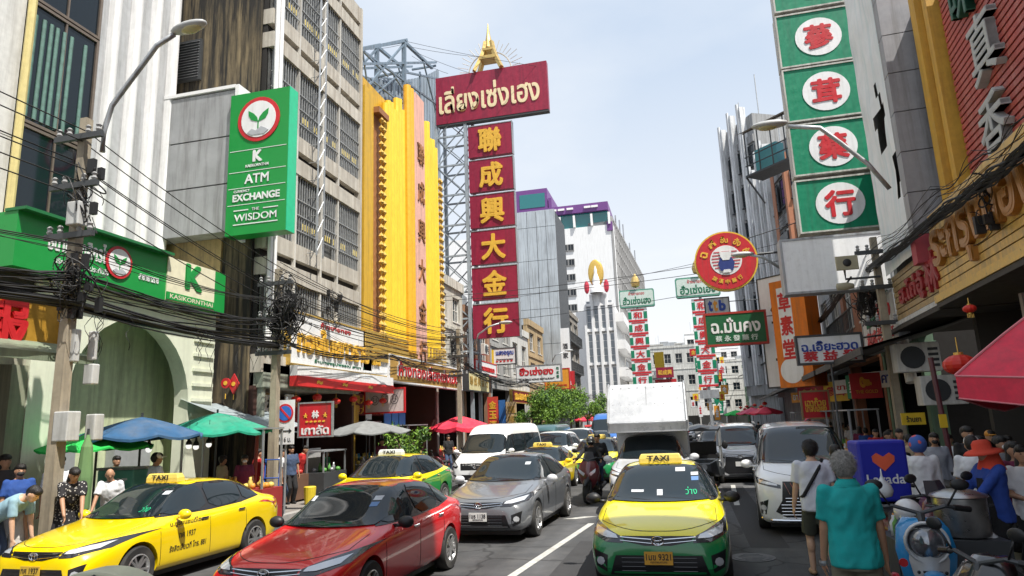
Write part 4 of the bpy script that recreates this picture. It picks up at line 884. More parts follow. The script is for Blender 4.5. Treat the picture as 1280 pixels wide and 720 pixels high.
# right: five green character signs on a lattice
GY = 21
t = thing('character_sign', 'column of green box signs with red characters in white discs on the right', 'sign', (5, GY, 7))
for i, (ch, yt, yb, xl, xr) in enumerate([('行', 222, 286, 998, 1101), ('藥', 152, 214, 990, 1092), ('茸', 82, 146, 982, 1082), ('蔘', 14, 78, 973, 1070), ('號', -56, 8, 965, 1060)]):
    fr, w, z0, z1 = blade(GY, xl, yt, xr, yb); w = 2.22; h = z1 - z0
    b = MB(); fr.box(b, 0, w, -.45, 0, z0, z1); p = b.build('panel', SIGNG, t)
    b = MB()
    for a in ((-.05, w + .05, z1, z1 + .05), (-.05, w + .05, z0 - .05, z0), (-.05, -.001, z0, z1), (w + .001, w + .05, z0, z1)): fr.box(b, a[0], a[1], -.44, .03, a[2], a[3])
    b.build('frame', mat('sign_frame', (.5, .5, .46), .5, streak=.5), p)
    b = MB(); b.prism([(.68 * math.cos(2 * math.pi * k / 32), .64 * math.sin(2 * math.pi * k / 32)) for k in range(32)], fr.p(w * .52, .003, (z0 + z1) / 2), fr.ux, Z3, .015); b.build('disc', SIGNW, p)
    b = MB(); b.text(ch, fr.p(w * .52, .02, (z0 + z1) / 2), fr.ux, Z3, .86, .84, .035, .015); b.build('lettering', SIGNR, p)
b = MB()
for X in (6.2, 6.8):
    for Y in (21.2, 22): b.bar((X, Y, 5), (X, Y, 17.5), .08)
for k in range(9): b.bar((6.2, 21.2, 5 + k * 1.3), (6.8, 21.2, 6.3 + k * 1.3), .05); b.bar((5.2, 21.5, 5.2 + k * 1.4), (6.9, 21.5, 5.2 + k * 1.4), .06)
b.build('lattice', STEEL, t)
# cluttered balcony frames behind the green signs
t = thing('metal_balcony', 'rusty balcony with a lean-to roof beside the green character signs', 'balcony', (6, 27, 8))
fr = Fr((PY(943, 215, 38).x, 38, PY(960, 228, 38).z - 8.5), rad(-48)); b = MB()
fr.box(b, .5, 5, 0, 1.3, 8.5, 8.6)
for k in range(6): fr.box(b, .6 + k * .85, .65 + k * .85, 1.2, 1.25, 8.6, 11)
for z in (9.1, 9.6, 11): fr.box(b, .5, 5, 1.2, 1.25, z, z + .05)
b.bar(fr.p(.5, 1.25, 8.5), fr.p(.5, 0, 7.2), .07); b.bar(fr.p(4.9, 1.25, 8.5), fr.p(4.9, 0, 7.2), .07); b.build('frame', DKSTEEL, t)
b = MB(); b.quad(fr.p(.3, 1.5, 11), fr.p(5.2, 1.5, 11), fr.p(5.2, -.2, 11.7), fr.p(.3, -.2, 11.7)); b.build('roof_sheet', mat('rust_sheet', (.2, .15, .11), .8, streak=.6), t)
b = MB(); fr.box(b, 1, 2.4, .4, 1.0, 8.6, 9.9); fr.box(b, 3, 4.2, .3, .9, 8.6, 9.4); b.build('tarpaulin', mat('teal_tarp', (.08, .3, .34), .6), t)
# white box sign
fr, w, z0, z1 = blade(19, 980, 296, 1112, 361)
sign('box_sign', 'large blank white box sign sticking out above the right pavement', fr, w, z0, z1, .5, mat('lightbox_white', (.86, .87, .88), .3, var=.06, streak=.2, streakcol=(.6, .6, .6)), [], STEEL, hang=[(fr.p(w, -.2, z1 - .2), fr.p(w + 1, -.2, z1 + .3))])
# round red sign
cx = PY(907.5, 326, 28); Rr = (PY(947.5, 326, 28).x - PY(867.5, 326, 28).x) / 2; Y = 28
t = thing('round_sign', 'round red sign with a yellow rim and a blue emblem over the road', 'sign', cx)
ring = lambda r, n=40: [(r * math.cos(2 * math.pi * i / n), r * math.sin(2 * math.pi * i / n)) for i in range(n)]
ux = V((1, 0, 0))
b = MB(); b.prism(ring(Rr), cx + V((0, .3, 0)), ux, Z3, .3); b.build('rim', mat('rim_yellow', (.7, .48, .05), .4), t)
b = MB(); b.prism(ring(Rr * .95), cx + V((0, -.002, 0)), ux, Z3, .02); b.build('panel', SIGNR, t)
b = MB(); b.prism(ring(Rr * .5), cx + V((0, -.024, .02)), ux, Z3, .01); e = b.build('emblem', SIGNW, t)
b = MB()
for k in range(6): b.box(cx + V((0, -.04, -.28 + k * .13)), (Rr * .9 * math.cos(abs(k - 2.5) * .25), .01, .05))
b.build('emblem_stripe', mat('emblem_red', (.5, .08, .1), .5), e)
b = MB(); b.prism([(x * Rr, y * Rr) for x, y in [(-.2, -.3), (.2, -.3), (.26, -.05), (.17, .15), (-.17, .15), (-.26, -.05)]], cx + V((0, -.046, -.04)), ux, Z3, .02); b.build('emblem_body', mat('emblem_blue', (.02, .04, .2), .5), e)
b = MB(); b.prism([(x * Rr, y * Rr) for x, y in [(-.17, .05), (-.1, -.08), (.1, -.08), (.17, .05), (.19, .24), (.12, .2), (-.12, .2), (-.19, .24)]], cx + V((0, -.067, .12)), ux, Z3, .012); b.prism([(x * Rr, y * Rr) for x, y in [(-.13, -.4), (.13, -.4), (.1, -.3), (-.1, -.3)]], cx + V((0, -.067, 0)), ux, Z3, .012); pieces(b, 'emblem_head', SIGNW, e)
for i, st in enumerate(['ฉ', 'กี่', 'ฮั้น', 'ฮัง', 'ซ้ง']):
    a = rad(160 - i * 35); d = V((math.cos(a), 0, math.sin(a))); up = d; rt = V((math.sin(a), 0, -math.cos(a)))
    b = MB(); b.text(st, cx + d * (Rr * .72) + V((0, -.03, 0)), rt, up, Rr * .2 * (1 + .2 * (len(st) > 2)), Rr * .24, .03, .01); b.build('lettering', GOLDL, t)
for i, ch in enumerate('旗漢中藥行'):
    a = rad(-125 + i * 17); d = V((math.cos(a), 0, math.sin(a))); b = MB(); b.text(ch, cx + d * (Rr * .7) + V((0, -.03, 0)), V((-math.sin(a), 0, math.cos(a))), -d, Rr * .15, Rr * .15, .03, .01); b.build('lettering', GOLDL, t)
b = MB(); b.tube([cx + V((Rr, .15, .2)), (6.2, Y + .15, cx.z + .2)], .05, 6); b.tube([cx + V((Rr * .7, .15, .7 * Rr)), (6.2, Y + .15, cx.z + 1.6)], .02, 4); b.build('bracket', DKSTEEL, t)
fr, w, z0, z1 = blade(38, 882, 373, 911, 391)
sign('letter_sign', 'white sign with blue and orange latin letters behind the round red sign', fr, w, z0, z1, .25, LGREY, [('t', w * .2, (z0 + z1) / 2, w * .2, .62, BLUEL, .05, .01), ('t', w * .42, (z0 + z1) / 2, w * .2, .62, mat('sign_orange', (0, 0, 0)), .05, .01), ('b', w * .72, (z0 + z1) / 2, w * .3, .62, BLUEL, .05, .01)], DKSTEEL, hang=[(fr.p(w, -.1, z1 - .2), fr.p(w + 4.2, -.1, z1 - .2))])
fr, w, z0, z1 = blade(32, 883, 392, 957, 429)
sign('herb_sign', 'dark green sign with a red border, white Thai name and small Chinese characters', fr, w, z0, z1, .3, mat('herb_green', (.01, .11, .04), .4), [('ฉ.มั่นคง', w / 2, z0 + (z1 - z0) * .62, w * .84, (z1 - z0) * .52, SIGNW, .03, .01), ('蔡 永 發 藥 行', w / 2, z0 + (z1 - z0) * .18, w * .72, (z1 - z0) * .2, mat('cap_pale', (0, 0, 0)), .03, .01)], mat('border_red', (.35, .03, .02), .5), .1, hang=[(fr.p(w, -.1, z1 - .2), fr.p(w + 2.2, -.1, z1 - .2))])
fr, w, z0, z1 = blade(20, 998, 420, 1077, 452)
sign('clinic_sign', 'white sign with blue Thai letters over red Chinese characters on a post', fr, w, z0, z1, .2, SIGNW, [('ฉ.เอี๊ยะฮวด', w / 2, z0 + (z1 - z0) * .68, w * .9, (z1 - z0) * .5, BLUEL, .03, .01), ('蔡 益 發', w / 2, z0 + (z1 - z0) * .24, w * .88, (z1 - z0) * .4, SIGNR, .035, .01)], DKSTEEL, hang=[(fr.p(w * .5, -.1, z0), fr.p(w * .5, -.1, .1)), (fr.p(w, -.1, z1 - .1), fr.p(w + 1.2, -.1, z1))])
# orange and white vertical signs
ORANGE = mat('sign_orange2', (.72, .18, .01), .5, var=.1, streak=.2)
p0 = PY(966, 400, 29); fr = Fr((p0.x, 29, 0), rad(-42)); w = 1.5; z0, z1 = 3.1, 7.4
sign('orange_vertical_sign', 'tall orange shop sign with a white strip of red brush characters', fr, w, z0, z1, .9, ORANGE, [(ch, w * .4, z1 - .9 - i * .95, .55, .8, SIGNR, .03, .01) for i, ch in enumerate('草素堂')], None, extra=lambda t, fr: (lambda b: (fr.box(b, w * .2, w * .6, .001, .004, z0 + 1.2, z1 - .3), b.build('white_strip', SIGNW, t), (lambda c: (c.prism(ring(.5), fr.p(w * .4, .001, z0 + .65), fr.ux, Z3, .01), c.build('white_disc', SIGNW, t)))(MB())))(MB()))
p0 = PY(952, 400, 33); fr = Fr((p0.x, 33, 0), rad(-42)); sign('white_vertical_sign', 'tall white shop sign with black brush strokes behind the orange one', fr, 2.0, 3.3, 8.3, .8, SIGNW, [(ch, 1.0, 7.2 - i * 1.35, .95, 1.0, INK, .02, .01) for i, ch in enumerate('川芎子')], DKSTEEL)
fr = RF(47, -.5); sign('fabric_signboard', 'pale pleated fabric signboard above the canopy beside the finned building', fr, 8, 4.6, 6.4, .3, LGREY, [], STEEL)
# signboards over the right pavement
fr, w, z0, z1 = flatR(-.15, 1079, 412, 1123, 412); z0, z1 = 3.8, 5.05
sign('grey_signboard', 'grey board with green and red Thai lettering past the brown gold-shop board', fr, w, z0, z1, .25, LGREY, [('ห้างทอง', w * .3, z1 - .4, w * .3, .36, DGREEN, .03, .01), ('ไทเฮง', w * .7, z1 - .3, w * .36, .5, SIGNR, .03, .01), ('和成老鋪行', w * .5, z0 + .35, w * .8, .42, REDL, .02, .01)], STEEL)
SLAT = mat('brown_slats', (.4, .28, .13), .45, .1, var=.25, streak=.3)
def slats(t, fr, w, z0, z1, n, m):
    b = MB()
    for k in range(n): h = (z1 - z0) / n; fr.box(b, .02, w - .02, .001, .03, z0 + k * h + .012, z0 + (k + 1) * h - .012)
    b.build('slat', m, t)
LR = [mat('dark_red_letter', (.3, .015, .02), .4), mat('bronze_letter', (.42, .2, .05), .35, .4)]
fr, w, z0, z1 = flatR(-.2, 1119, 370, 1190, 370); z0, z1 = 4.18, 5.3
def ex(t, fr): slats(t, fr, w, 4.2, 5.3, 8, SLAT); (lambda b: (fr.box(b, -.02, w, -.3, .08, 4.08, 4.18), b.build('bottom_rail', LGREY, t)))(MB())
sign('brown_gold_board', 'brown slatted board with raised dark red letters over the right pavement', fr, w, z0, z1, .3, mat('slat_back', (.12, .08, .04), .6), [('ฮ.ไถ่อู้', w * .42, 4.68, w * .5, .62, LR[0], .04, .07), ('林', w * .82, 4.78, .9, .8, LR[0], .04, .07)], None, extra=ex)
fr = RF(14.62, -.22); w2 = 8.0; GSL = mat('gold_slats', (.68, .44, .12), .4, .2, var=.25, streak=.3)
def ex(t, fr): slats(t, fr, w2, 4.25, 5.85, 11, GSL); (lambda b: (fr.box(b, -.03, w2, -1.2, .12, 4.1, 4.24), b.build('bottom_rail', GOLD, t)))(MB())
sign('gold_letter_board', 'large gold slatted board with raised bronze Thai letters above the red parasol', fr, w2, 4.25, 5.85, .3, mat('slat_back', (0, 0, 0)), [('ระกรุงทอง', 2.6, 4.95, 4.6, 1.0, LR[1], .03, .1), ('เยาวราช', 6.3, 4.95, 2.6, 1.0, LR[1], .03, .1)], None, extra=ex)
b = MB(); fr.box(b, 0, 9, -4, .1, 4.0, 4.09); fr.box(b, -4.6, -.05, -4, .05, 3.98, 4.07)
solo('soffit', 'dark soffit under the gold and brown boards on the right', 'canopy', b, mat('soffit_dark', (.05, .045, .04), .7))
fr = Fr((5.6, 12.6, 0), 0); sign('shop_sign', 'dim white and red sign hanging inside the right shop behind the lantern', fr, 2.6, 3.2, 3.9, .1, mat('dim_white', (.35, .3, .28), .6), [('จ.ไทย', 1.3, 3.55, 1.6, .5, REDL, .03, .01)], None)
# red hanging banner and yellow plate
fr, w, z0, z1 = blade(22, 1063, 466, 1102, 498)
sign('red_banner', 'red cloth banner with an orange emblem hanging over the right pavement', fr, w, z0, z1, .03, mat('banner_cloth', (.5, .03, .03), .7), [('๛', w / 2, (z0 + z1) / 2 + .1, .32, .32, mat('sign_orange', (0, 0, 0)), .03, .01), ('THE GOLD', w / 2, z0 + .2, .6, .1, mat('sign_orange', (0, 0, 0)), .02, .01)], None)
fr, w, z0, z1 = blade(17, 1127, 516, 1157, 531); sign('yellow_plate', 'yellow plate with a white label on the right pavement post', fr, w, z0, z1, .05, mat('sign_yellow', (0, 0, 0)), [('ร้านยา', w / 2, (z0 + z1) / 2, w * .6, .14, INK, .02, .01)], None)
fr, w, z0, z1 = blade(26, 1003, 490, 1036, 522); sign('red_stall_sign', 'red stall sign with gold writing under the right canopy', fr, w, z0, z1, .06, SIGNR, [('เฉาก๊วย', w / 2, z1 - .35, w * .8, .3, GOLDL, .03, .01), ('น้ำจับเลี้ยง', w / 2, z0 + .35, w * .8, .3, GOLDL, .03, .01)], mat('wood_frame', (0, 0, 0)))

# ------------------------------------------------------------------ poles, street lamps, cables
def sag(a, c, s, n=14):
    a, c = V(a), V(c); return [a.lerp(c, i / n) - V((0, 0, 4 * s * (i / n) * (1 - i / n))) for i in range(n + 1)]
POLEM = mat('pole_concrete', (.36, .31, .23), .85, var=.2, streak=.5)
def pole(name, label, x, y, h, group='utility poles', boxes=()):
    t = thing(name, label, 'utility pole', (x, y, 0), 0, group)
    b = MB(); b.rings([[V((x + s * .1 * a, y + s2 * .1 * a, z)) for s, s2 in ((-1, -1), (1, -1), (1, 1), (-1, 1))] for a, z in ((1, .1), (.72, h))]); b.build('shaft', POLEM, t)
    b = MB()
    for z in (h - .4, h - 1.3, h - 2.2): b.bb((x - .5, y - .17, z - .05), (x + .5, y - .1, z + .05))
    pieces(b, 'crossarm', DKSTEEL, t)
    b = MB()
    for z in (h - .4, h - 1.3, h - 2.2):
        for d in (-.42, -.2, .2, .42): b.lathe([(.03, .05), (.05, .09), (.03, .13), (.05, .17), (.02, .2)], (x + d, y - .135, z), n=8)
    pieces(b, 'insulator', mat('insulator', (.3, .3, .3), .3), t)
    for p, d, m in boxes:
        b = MB(); b.box(p, d); b.build('meter_box', m, t, bevel=.02)
    return t
BOXM = mat('box_grey', (.5, .51, .5), .5, streak=.3)
bx = [(PX(97, 268, -9.75), (.26, .22, .42), BOXM), (PX(83, 533, -9.75), (.3, .25, .48), BOXM), (PX(118, 534, -9.75), (.2, .2, .44), BOXM), (PX(116, 432, -9.75), (.13, .1, .5), BOXM), (PX(114, 468, -9.75), (.2, .15, .35), BOXM), (PX(93, 432, -9.8), (.14, .12, .55), BOXM)]
pole('utility_pole', 'concrete utility pole with grey boxes by the left pavement stalls', -9.9, 9.1, 7.75, boxes=bx)
pole('utility_pole', 'concrete utility pole behind the no parking sign', -9.9, 15.2, 6.3)
pole('utility_pole', 'concrete utility pole beyond the gold shop awning', -9.9, 30, 6.6)
pole('utility_pole', 'thin utility pole on the right pavement by the clinic sign', 5.1, 18.3, 6.4)
def lamp(name, label, pts, head, ang, group='street lamps', r=.045, base=None):
    t = thing(name, label, 'street lamp', pts[0], 0, group)
    b = MB(); b.tube(pts, r, 8); b.build('arm', STEEL, t, smooth=True)
    R = Matrix.Rotation(ang[0], 3, 'Z') @ Matrix.Rotation(ang[1], 3, 'Y')
    b = MB(); b.sph(head, (.36, .14, .085), 16, 8, R); h = b.build('lamp_head', mat('lamp_grey', (.42, .43, .43), .4), t, smooth=True)
    b = MB(); b.sph(V(head) + R @ V((.04, 0, -.04)), (.22, .11, .07), 14, 7, R); b.build('lamp_glass', mat('lamp_glass', (.5, .46, .25), .2, var=0), h, smooth=True)
    return t
lamp('street_lamp', 'street lamp on a bent arm over the left pavement', [PY(128, 190, 9.05), PY(131, 160, 9.05), PY(140, 132, 9.05), PY(160, 105, 9.05), PY(182, 76, 9.05), PY(196, 57, 9.05), PY(218, 43, 9.05)], PY(236, 34, 9.05), (0, -.12))
lamp('street_lamp', 'street lamp reaching in front of the green character signs', [PY(1112, 236, 13.5), PY(1085, 205, 13.5), PY(1050, 178, 13.5), PY(1025, 160, 13.5), PY(985, 158, 13.5)], PY(962, 156, 13.5), (math.pi, 0))
lamp('street_lamp', 'street lamp in front of the round red sign', [PY(975, 335, 22), PY(955, 322, 22), PY(935, 318, 22)], PY(928, 318, 22), (math.pi, 0))
lamp('street_lamp', 'street lamp in front of the lowest maroon panel', [PY(594, 432, 33), PY(598, 418, 33), PY(612, 408, 33), PY(625, 404, 33)], PY(632, 403, 33), (0, 0))
lamp('street_lamp', 'street lamp by the white vertical banner', [PY(690, 452, 55), PY(694, 444, 55), PY(705, 440, 55)], PY(711, 438, 55), (0, 0))
CB = 0
def bundle(label, pts, n, spread, r, s=.12, seed=1, mname=WIRE):
    """a run of cables lashed together: several strands wandering round one path"""
    rnd = random.Random(seed); b = MB(); pts = [V(p) for p in pts]
    for k in range(n):
        ph = [rnd.uniform(-1, 1) for _ in range(6)]; path = []
        off = V((rnd.gauss(0, spread * .5), 0, rnd.gauss(0, spread))); sg = s * rnd.uniform(.6, 1.5)
        for a, c in zip(pts, pts[1:]):
            N = 9
            for i in range(N):
                tt = i / N; p = a.lerp(c, tt) - V((0, 0, 4 * sg * tt * (1 - tt)))
                w = .5 + .5 * abs(2 * tt - 1)
                wob = V((math.sin(3.1 * ph[0] * 6 + tt * 5), 0, math.sin(ph[1] * 6 + tt * 6))) * spread * .35
                path.append(p + off * w + wob)
        path.append(pts[-1] + off)
        b.tube(path, r * rnd.choice([.6, .8, 1, 1.3]), 4)
    return solo('cable_bundle', label, 'cables', b, mname, group='cable bundles along the road')
P1, P2, P3 = (-9.75, 9.0), (-9.75, 15.1), (-9.75, 29.8)
q = lambda p, z: V((p[0], p[1], z))
bundle('thick sagging bundle of black cables in front of the green bank fascia', [V((-9.75, 2.5, 4.75)), q(P1, 4.85), q(P2, 4.95)], 15, .13, .012, .22, 1)
bundle('heavy low black cable bundle under the green bank fascia', [V((-9.8, 2.5, 4.45)), q(P1, 4.4), q(P2, 4.3)], 16, .07, .02, .12, 2)
bundle('loose upper cables over the green bank fascia', [V((-9.7, 2.5, 5.15)), q(P1, 5.3), q(P2, 5.35)], 5, .1, .008, .1, 3)
bundle('bundle of black cables crossing the gold lettered board', [q(P2, 4.9), V((-10.1, 22, 4.7)), q(P3, 5.2)], 8, .2, .009, .25, 4)
bundle('low cable bundle over the ribbed gold sign', [q(P2, 4.4), V((-10.2, 23, 4.75)), q(P3, 4.6)], 6, .06, .012, .2, 5)
bundle('cables running on past the shuttered left shops', [q(P3, 5), V((-9.9, 44, 4.8)), V((-9.7, 60, 5.2))], 18, .2, .016, .35, 6)
bundle('distant cables along the far left pavement', [V((-9.7, 60, 5)), V((-9.5, 78, 4.8)), V((-9, 96, 5.2))], 12, .3, .02, .4, 7)
for i, z in enumerate((6.35, 6.55, 6.75, 6.95, 7.3, 7.45)):
    b = MB(); o = .12 * (i % 3) - .1
    b.tube(sag((-9.9 + o, 1, z + .05), (-9.9 + o, 9, z), .06) + sag((-9.9 + o, 9, z), (-9.9 + o, 15.1, z - 1.15), .1)[1:] + sag((-9.9 + o, 15.1, z - 1.15), (-9.9 + o, 30, z - .9), .35)[1:], .012, 4)
    solo('overhead_wire', 'overhead wire strung along the tops of the left utility poles', 'wire', b, WIRE, group='wires along the left pole tops')
for i in range(9):
    z = 5.6 + i * .17; b = MB(); b.tube(sag((-9.8, 15.1, z - .5), (-10.6 + .05 * i, 30, z + .25 - .1 * i), .25 + .05 * (i % 3), 18), .011, 4)
    solo('overhead_wire', 'thin wire fanning across the yellow ribbed front', 'wire', b, WIRE, group='wires across the yellow front')
for i, (a, c) in enumerate([((552, 371), (1010, 308)), ((552, 376), (1020, 318)), ((596, 404), (1010, 340)), ((640, 372), (990, 300))]):
    A, B = PX(*a, -10.9), PR(*c, -.2); b = MB(); b.tube(sag(A, B, .25, 20), .013, 4); solo('overhead_wire', 'wire crossing the road from the maroon tower to the right side', 'wire', b, WIRE, group='wires crossing the road')
for i, (a, c) in enumerate([((510, 58), (612, 72)), ((512, 62), (600, 95)), ((509, 52), (680, 84)), ((515, 70), (560, 92)), ((505, 55), (452, 62))]):
    b = MB(); A = PX(*a, -13); B = PY(*c, 36.2); b.tube(sag(A, B, .1, 8), .012, 4); solo('stay_wire', 'thin stay wire between the rooftop truss and the maroon name board', 'wire', b, WIRE, group='stay wires at the rooftop')
def tangle(label, c, r, n, seed, dims=(1, .4, 1)):
    rnd = random.Random(seed); b = MB()
    for k in range(n):
        o = V(c) + V((rnd.gauss(0, .1), rnd.gauss(0, .1), rnd.gauss(0, .25))) * dims[2]; rr = r * rnd.uniform(.4, 1.1); a0 = rnd.uniform(0, 6.3); sp = rnd.uniform(2.2, 6.5)
        e1 = V((rnd.gauss(0, 1), rnd.gauss(0, .6), rnd.gauss(0, .7))).normalized(); e2 = V((rnd.gauss(0, .4), rnd.gauss(0, .4), -1)).normalized()
        b.tube([o + e1 * (rr * math.cos(a0 + sp * i / 16)) + e2 * (rr * rnd.uniform(.95, 1.05) * math.sin(a0 + sp * i / 16)) for i in range(17)], rnd.choice([.007, .01, .014]), 4)
    for k in range(int(n * .25)):
        o = V(c) + V((rnd.uniform(-.3, .3), rnd.gauss(0, .08), rnd.uniform(-.5, .5))); b.box(o, (rnd.uniform(.06, .14), .08, rnd.uniform(.1, .3)))
    return solo('cable_tangle', label, 'cables', b, WIRE)
tangle('tangle of coiled black cables on the left pole with the grey boxes', (-9.7, 9.0, 4.7), .3, 42, 11)
tangle('loops of loose cable at the top of the left pole', (-9.75, 9.0, 6.3), .24, 24, 12)
tangle('tangle of coiled cables on the pole behind the no parking sign', (-9.6, 15.1, 5.1), .5, 80, 13)
tangle('small knot of cables hanging on the concrete block front', (-10.6, 19.3, 6.0), .2, 20, 14)
tangle('tangle of cables behind the steel lattice of the maroon sign', (-11.5, 34, 6.2), .6, 60, 15)
b = MB(); rnd = random.Random(4)
for k in range(14):
    x0, y0 = -9.72 + rnd.uniform(-.1, .1), rnd.uniform(9, 15); z = 4.3; L = rnd.uniform(.3, 1.3)
    b.tube([(x0 + .04 * math.sin(i * 1.3 + k), y0 + .05 * math.sin(i + k), z - L * i / 8) for i in range(9)], .006, 4)
solo('dangling_wires', 'loose wire ends dangling from the low cable bundle', 'wire', b, WIRE)
# right-hand thick bundle
RP = [PR(p, y, -.55) for p, y in ((1290, 178), (1235, 222), (1180, 262), (1110, 318), (1062, 352), (1030, 395), (985, 437), (930, 468), (905, 476))]
bundle('thick black cable bundle sweeping down past the right signboards', RP, 18, .085, .02, .02, 21)
bundle('loose cables just above the thick right bundle', [p + V((0, 0, .3)) for p in RP[:6]], 7, .12, .009, .06, 22)
tangle('cable tangle under the white box sign', PR(1085, 372, -.5), .42, 60, 23)
tangle('cable knot above the gold letter board', PR(1225, 255, -.5), .16, 14, 24)
fr = RF(16, -.4)
b = MB(); b.cyl(PR(1140, 478, -.3), PR(1128, 425, -.3), .13, n=12); solo('vent_pipe', 'short white vent pipe beside the air conditioners', 'pipe', b, OFFWHITE)
# loudspeakers on the white box sign
t = thing('loudspeaker', 'square beige loudspeaker under the white box sign', 'loudspeaker', PY(1056, 332, 18)); c = PY(1056, 331, 18)
b = MB(); b.rings([[c + V((s * a, d, s2 * a * .7)) for s, s2 in ((-1, -1), (1, -1), (1, 1), (-1, 1))] for a, d in ((.24, -.25), (.26, -.22), (.12, .2))]); b.build('horn', mat('speaker_beige', (.35, .32, .22), .5), t)
b = MB(); b.sph(c + V((0, -.25, 0)), (.1, .03, .1)); b.build('driver', BLACK, t)
b = MB(); b.tube([c + V((0, .1, -.1)), c + V((0, .1, -.35)), c + V((.8, .1, -.35))], .03, 6); b.build('bracket', DKSTEEL, t)
t = thing('cctv_camera', 'small beige camera below the loudspeaker', 'camera', PY(1056, 358, 18)); c = PY(1056, 358, 18)
b = MB(); b.lathe([(.02, -.2), (.09, -.18), (.1, .05), (.06, .2), (.01, .22)], c, 'X', 10); b.build('housing', mat('speaker_beige', (0, 0, 0)), t, smooth=True)
b = MB(); b.tube([c, c + V((.2, .1, .25))], .025, 5); b.build('bracket', DKSTEEL, t)
# no-parking sign and the red chestnut sign
t = thing('no_parking_sign', 'white no parking sign with a blue and red disc over a double arrow plate', 'road sign', (-9.75, 15.45, 0))
fr, w, z0, z1 = blade(15.4, 350, 506, 372, 557); fr.o.x, w = -9.98, .52; z1 = 2.92; z0 = 1.82
b = MB(); fr.box(b, 0, w, -.02, 0, z0, z1); b.build('plate', SIGNW, t)
cc = fr.p(w / 2, .003, z1 - .33)
b = MB(); b.prism(ring(.235), cc, fr.ux, Z3, .008); d_ = b.build('disc', mat('road_red', (.6, .03, .04), .4), t)
b = MB(); b.prism(ring(.185), cc + V((0, -.009, 0)), fr.ux, Z3, .006); b.build('disc_blue', mat('road_blue', (.03, .15, .55), .4), d_)
b = MB(); b.box(cc + V((0, -.018, 0)), (.4, .006, .05), Matrix.Rotation(rad(45), 3, 'Y')); b.build('slash', mat('road_red', (0, 0, 0)), d_)
b = MB(); zz = z0 + .33; b.prism([(-.2, 0), (-.12, .06), (-.12, .015), (.12, .015), (.12, .06), (.2, 0), (.12, -.06), (.12, -.015), (-.12, -.015), (-.12, -.06)][::-1], fr.p(w / 2, .003, zz), fr.ux, Z3, .006); b.text('9-16 น.', fr.p(w / 2, .005, z0 + .12), fr.ux, Z3, .36, .12, .02); b.build('arrow', INK, t)
b = MB(); b.tube([(-9.72, 15.47, .14), (-9.72, 15.47, 3.0)], .03, 8); b.build('post', STEEL, t)
fr, w, z0, z1 = blade(15.9, 374, 515, 408, 550); w = .92; z0, z1 = 2.0, 2.82
sign('chestnut_sign', 'red framed sign with gold emblem and white Thai letters by the no parking sign', fr, w, z0, z1, .06, SIGNR, [('เกาลัด', w / 2, z0 + .15, w * .85, .24, SIGNW, .03, .01), ('● ● ● ● ●', w / 2, z0 + .36, w * .6, .05, GOLDL, .01, .01), ('林', w / 2, z1 - .28, .2, .2, SIGNW, .04, .01), ('★', w / 2 - .28, z1 - .3, .13, .13, GOLDL, .01, .01), ('★', w / 2 + .28, z1 - .3, .13, .13, GOLDL, .01, .01)], STEEL, .04)

# ------------------------------------------------------------------ parasols, awnings and stalls
def parasol(label, c, r, ztop, drop, m, sides=8, zpole=0, group=None, val=.1, polem=None, rot=.2, valm=None):
    t = thing('parasol', label, 'parasol', (c[0], c[1], zpole), 0, group); b = MB(); c = V((c[0], c[1], 0)); rs = []
    for k in range(7):
        f = k / 6; ring_ = []
        for i in range(sides * 4):
            a = rot + 2 * math.pi * i / (sides * 4); e = (i % 4) / 4; sagf = math.sin(math.pi * e); rr = r * f * (math.cos(math.pi / sides) / math.cos((e - .5) * 2 * math.pi / sides)) if sides > 5 or True else r * f
            ring_.append(c + V((rr * math.cos(a), rr * math.sin(a), ztop - drop * f ** 1.25 - .06 * r * sagf * f * f)))
        rs.append(ring_)
    if val: rs.append([p - V((0, 0, val * (1 + .25 * math.sin(math.pi * (i % 4) / 4)))) for i, p in enumerate(rs[-1])])
    b.rings(rs[1:], caps=False); b.add([c + V((0, 0, ztop))] + rs[1], [(0, i + 1, (i + 1) % (sides * 4) + 1) for i in range(sides * 4)]); b.build('canopy', m, t, smooth=False)
    b = MB(); b.cyl((c.x, c.y, zpole), (c.x, c.y, ztop + .08), .022, n=8); b.build('pole', polem or DKSTEEL, t)
    b = MB()
    for i in range(sides):
        a = rot + 2 * math.pi * i / sides; b.tube([(c.x, c.y, ztop - .08), (c.x + r * .97 * math.cos(a), c.y + r * .97 * math.sin(a), ztop - drop - .02)], .009, 4)
    b.build('rib', DKSTEEL, t)
    if sides == 4:
        b = MB(); n = sides * 4; val_ = rs[-1]
        for i in range(0, n, 4): b.tube([rs[k][i] + V((0, 0, .006)) for k in range(1, 7)], .014, 5)
        b.tube([rs[6][i % n] for i in range(n + 1)], .012, 5); b.tube([val_[i % n] for i in range(n + 1)], .009, 5); b.build('piping', mat('piping_pink', (.7, .22, .25), .6), t)
    return t
PBLUE = mat('parasol_blue', (.02, .085, .19), .75, var=.25, dust=.25); PTEAL = mat('parasol_teal', (.008, .26, .16), .75, var=.25, dust=.2); PGREEN = mat('parasol_green', (.02, .5, .08), .7); PGREY = mat('parasol_grey', (.2, .21, .21), .7, var=.2); PRED = mat('parasol_red', (.72, .03, .07), .6, var=.25, dust=.12); PPINK = mat('parasol_pink', (.6, .06, .12), .6)
c = PX(178, 518, -10.4); parasol('faded blue parasol over the left pavement stall', c, 1.18, c.z - .05, .36, PBLUE, val=.04)
c = PX(272, 516, -10.4); parasol('turquoise parasol over the lamp hung stall', c, 1.3, c.z, .42, PTEAL, val=.04)
parasol('bright green parasol half under the blue one', (-10.9, 10.9), 1.0, 2.3, .32, PGREEN, val=.03)
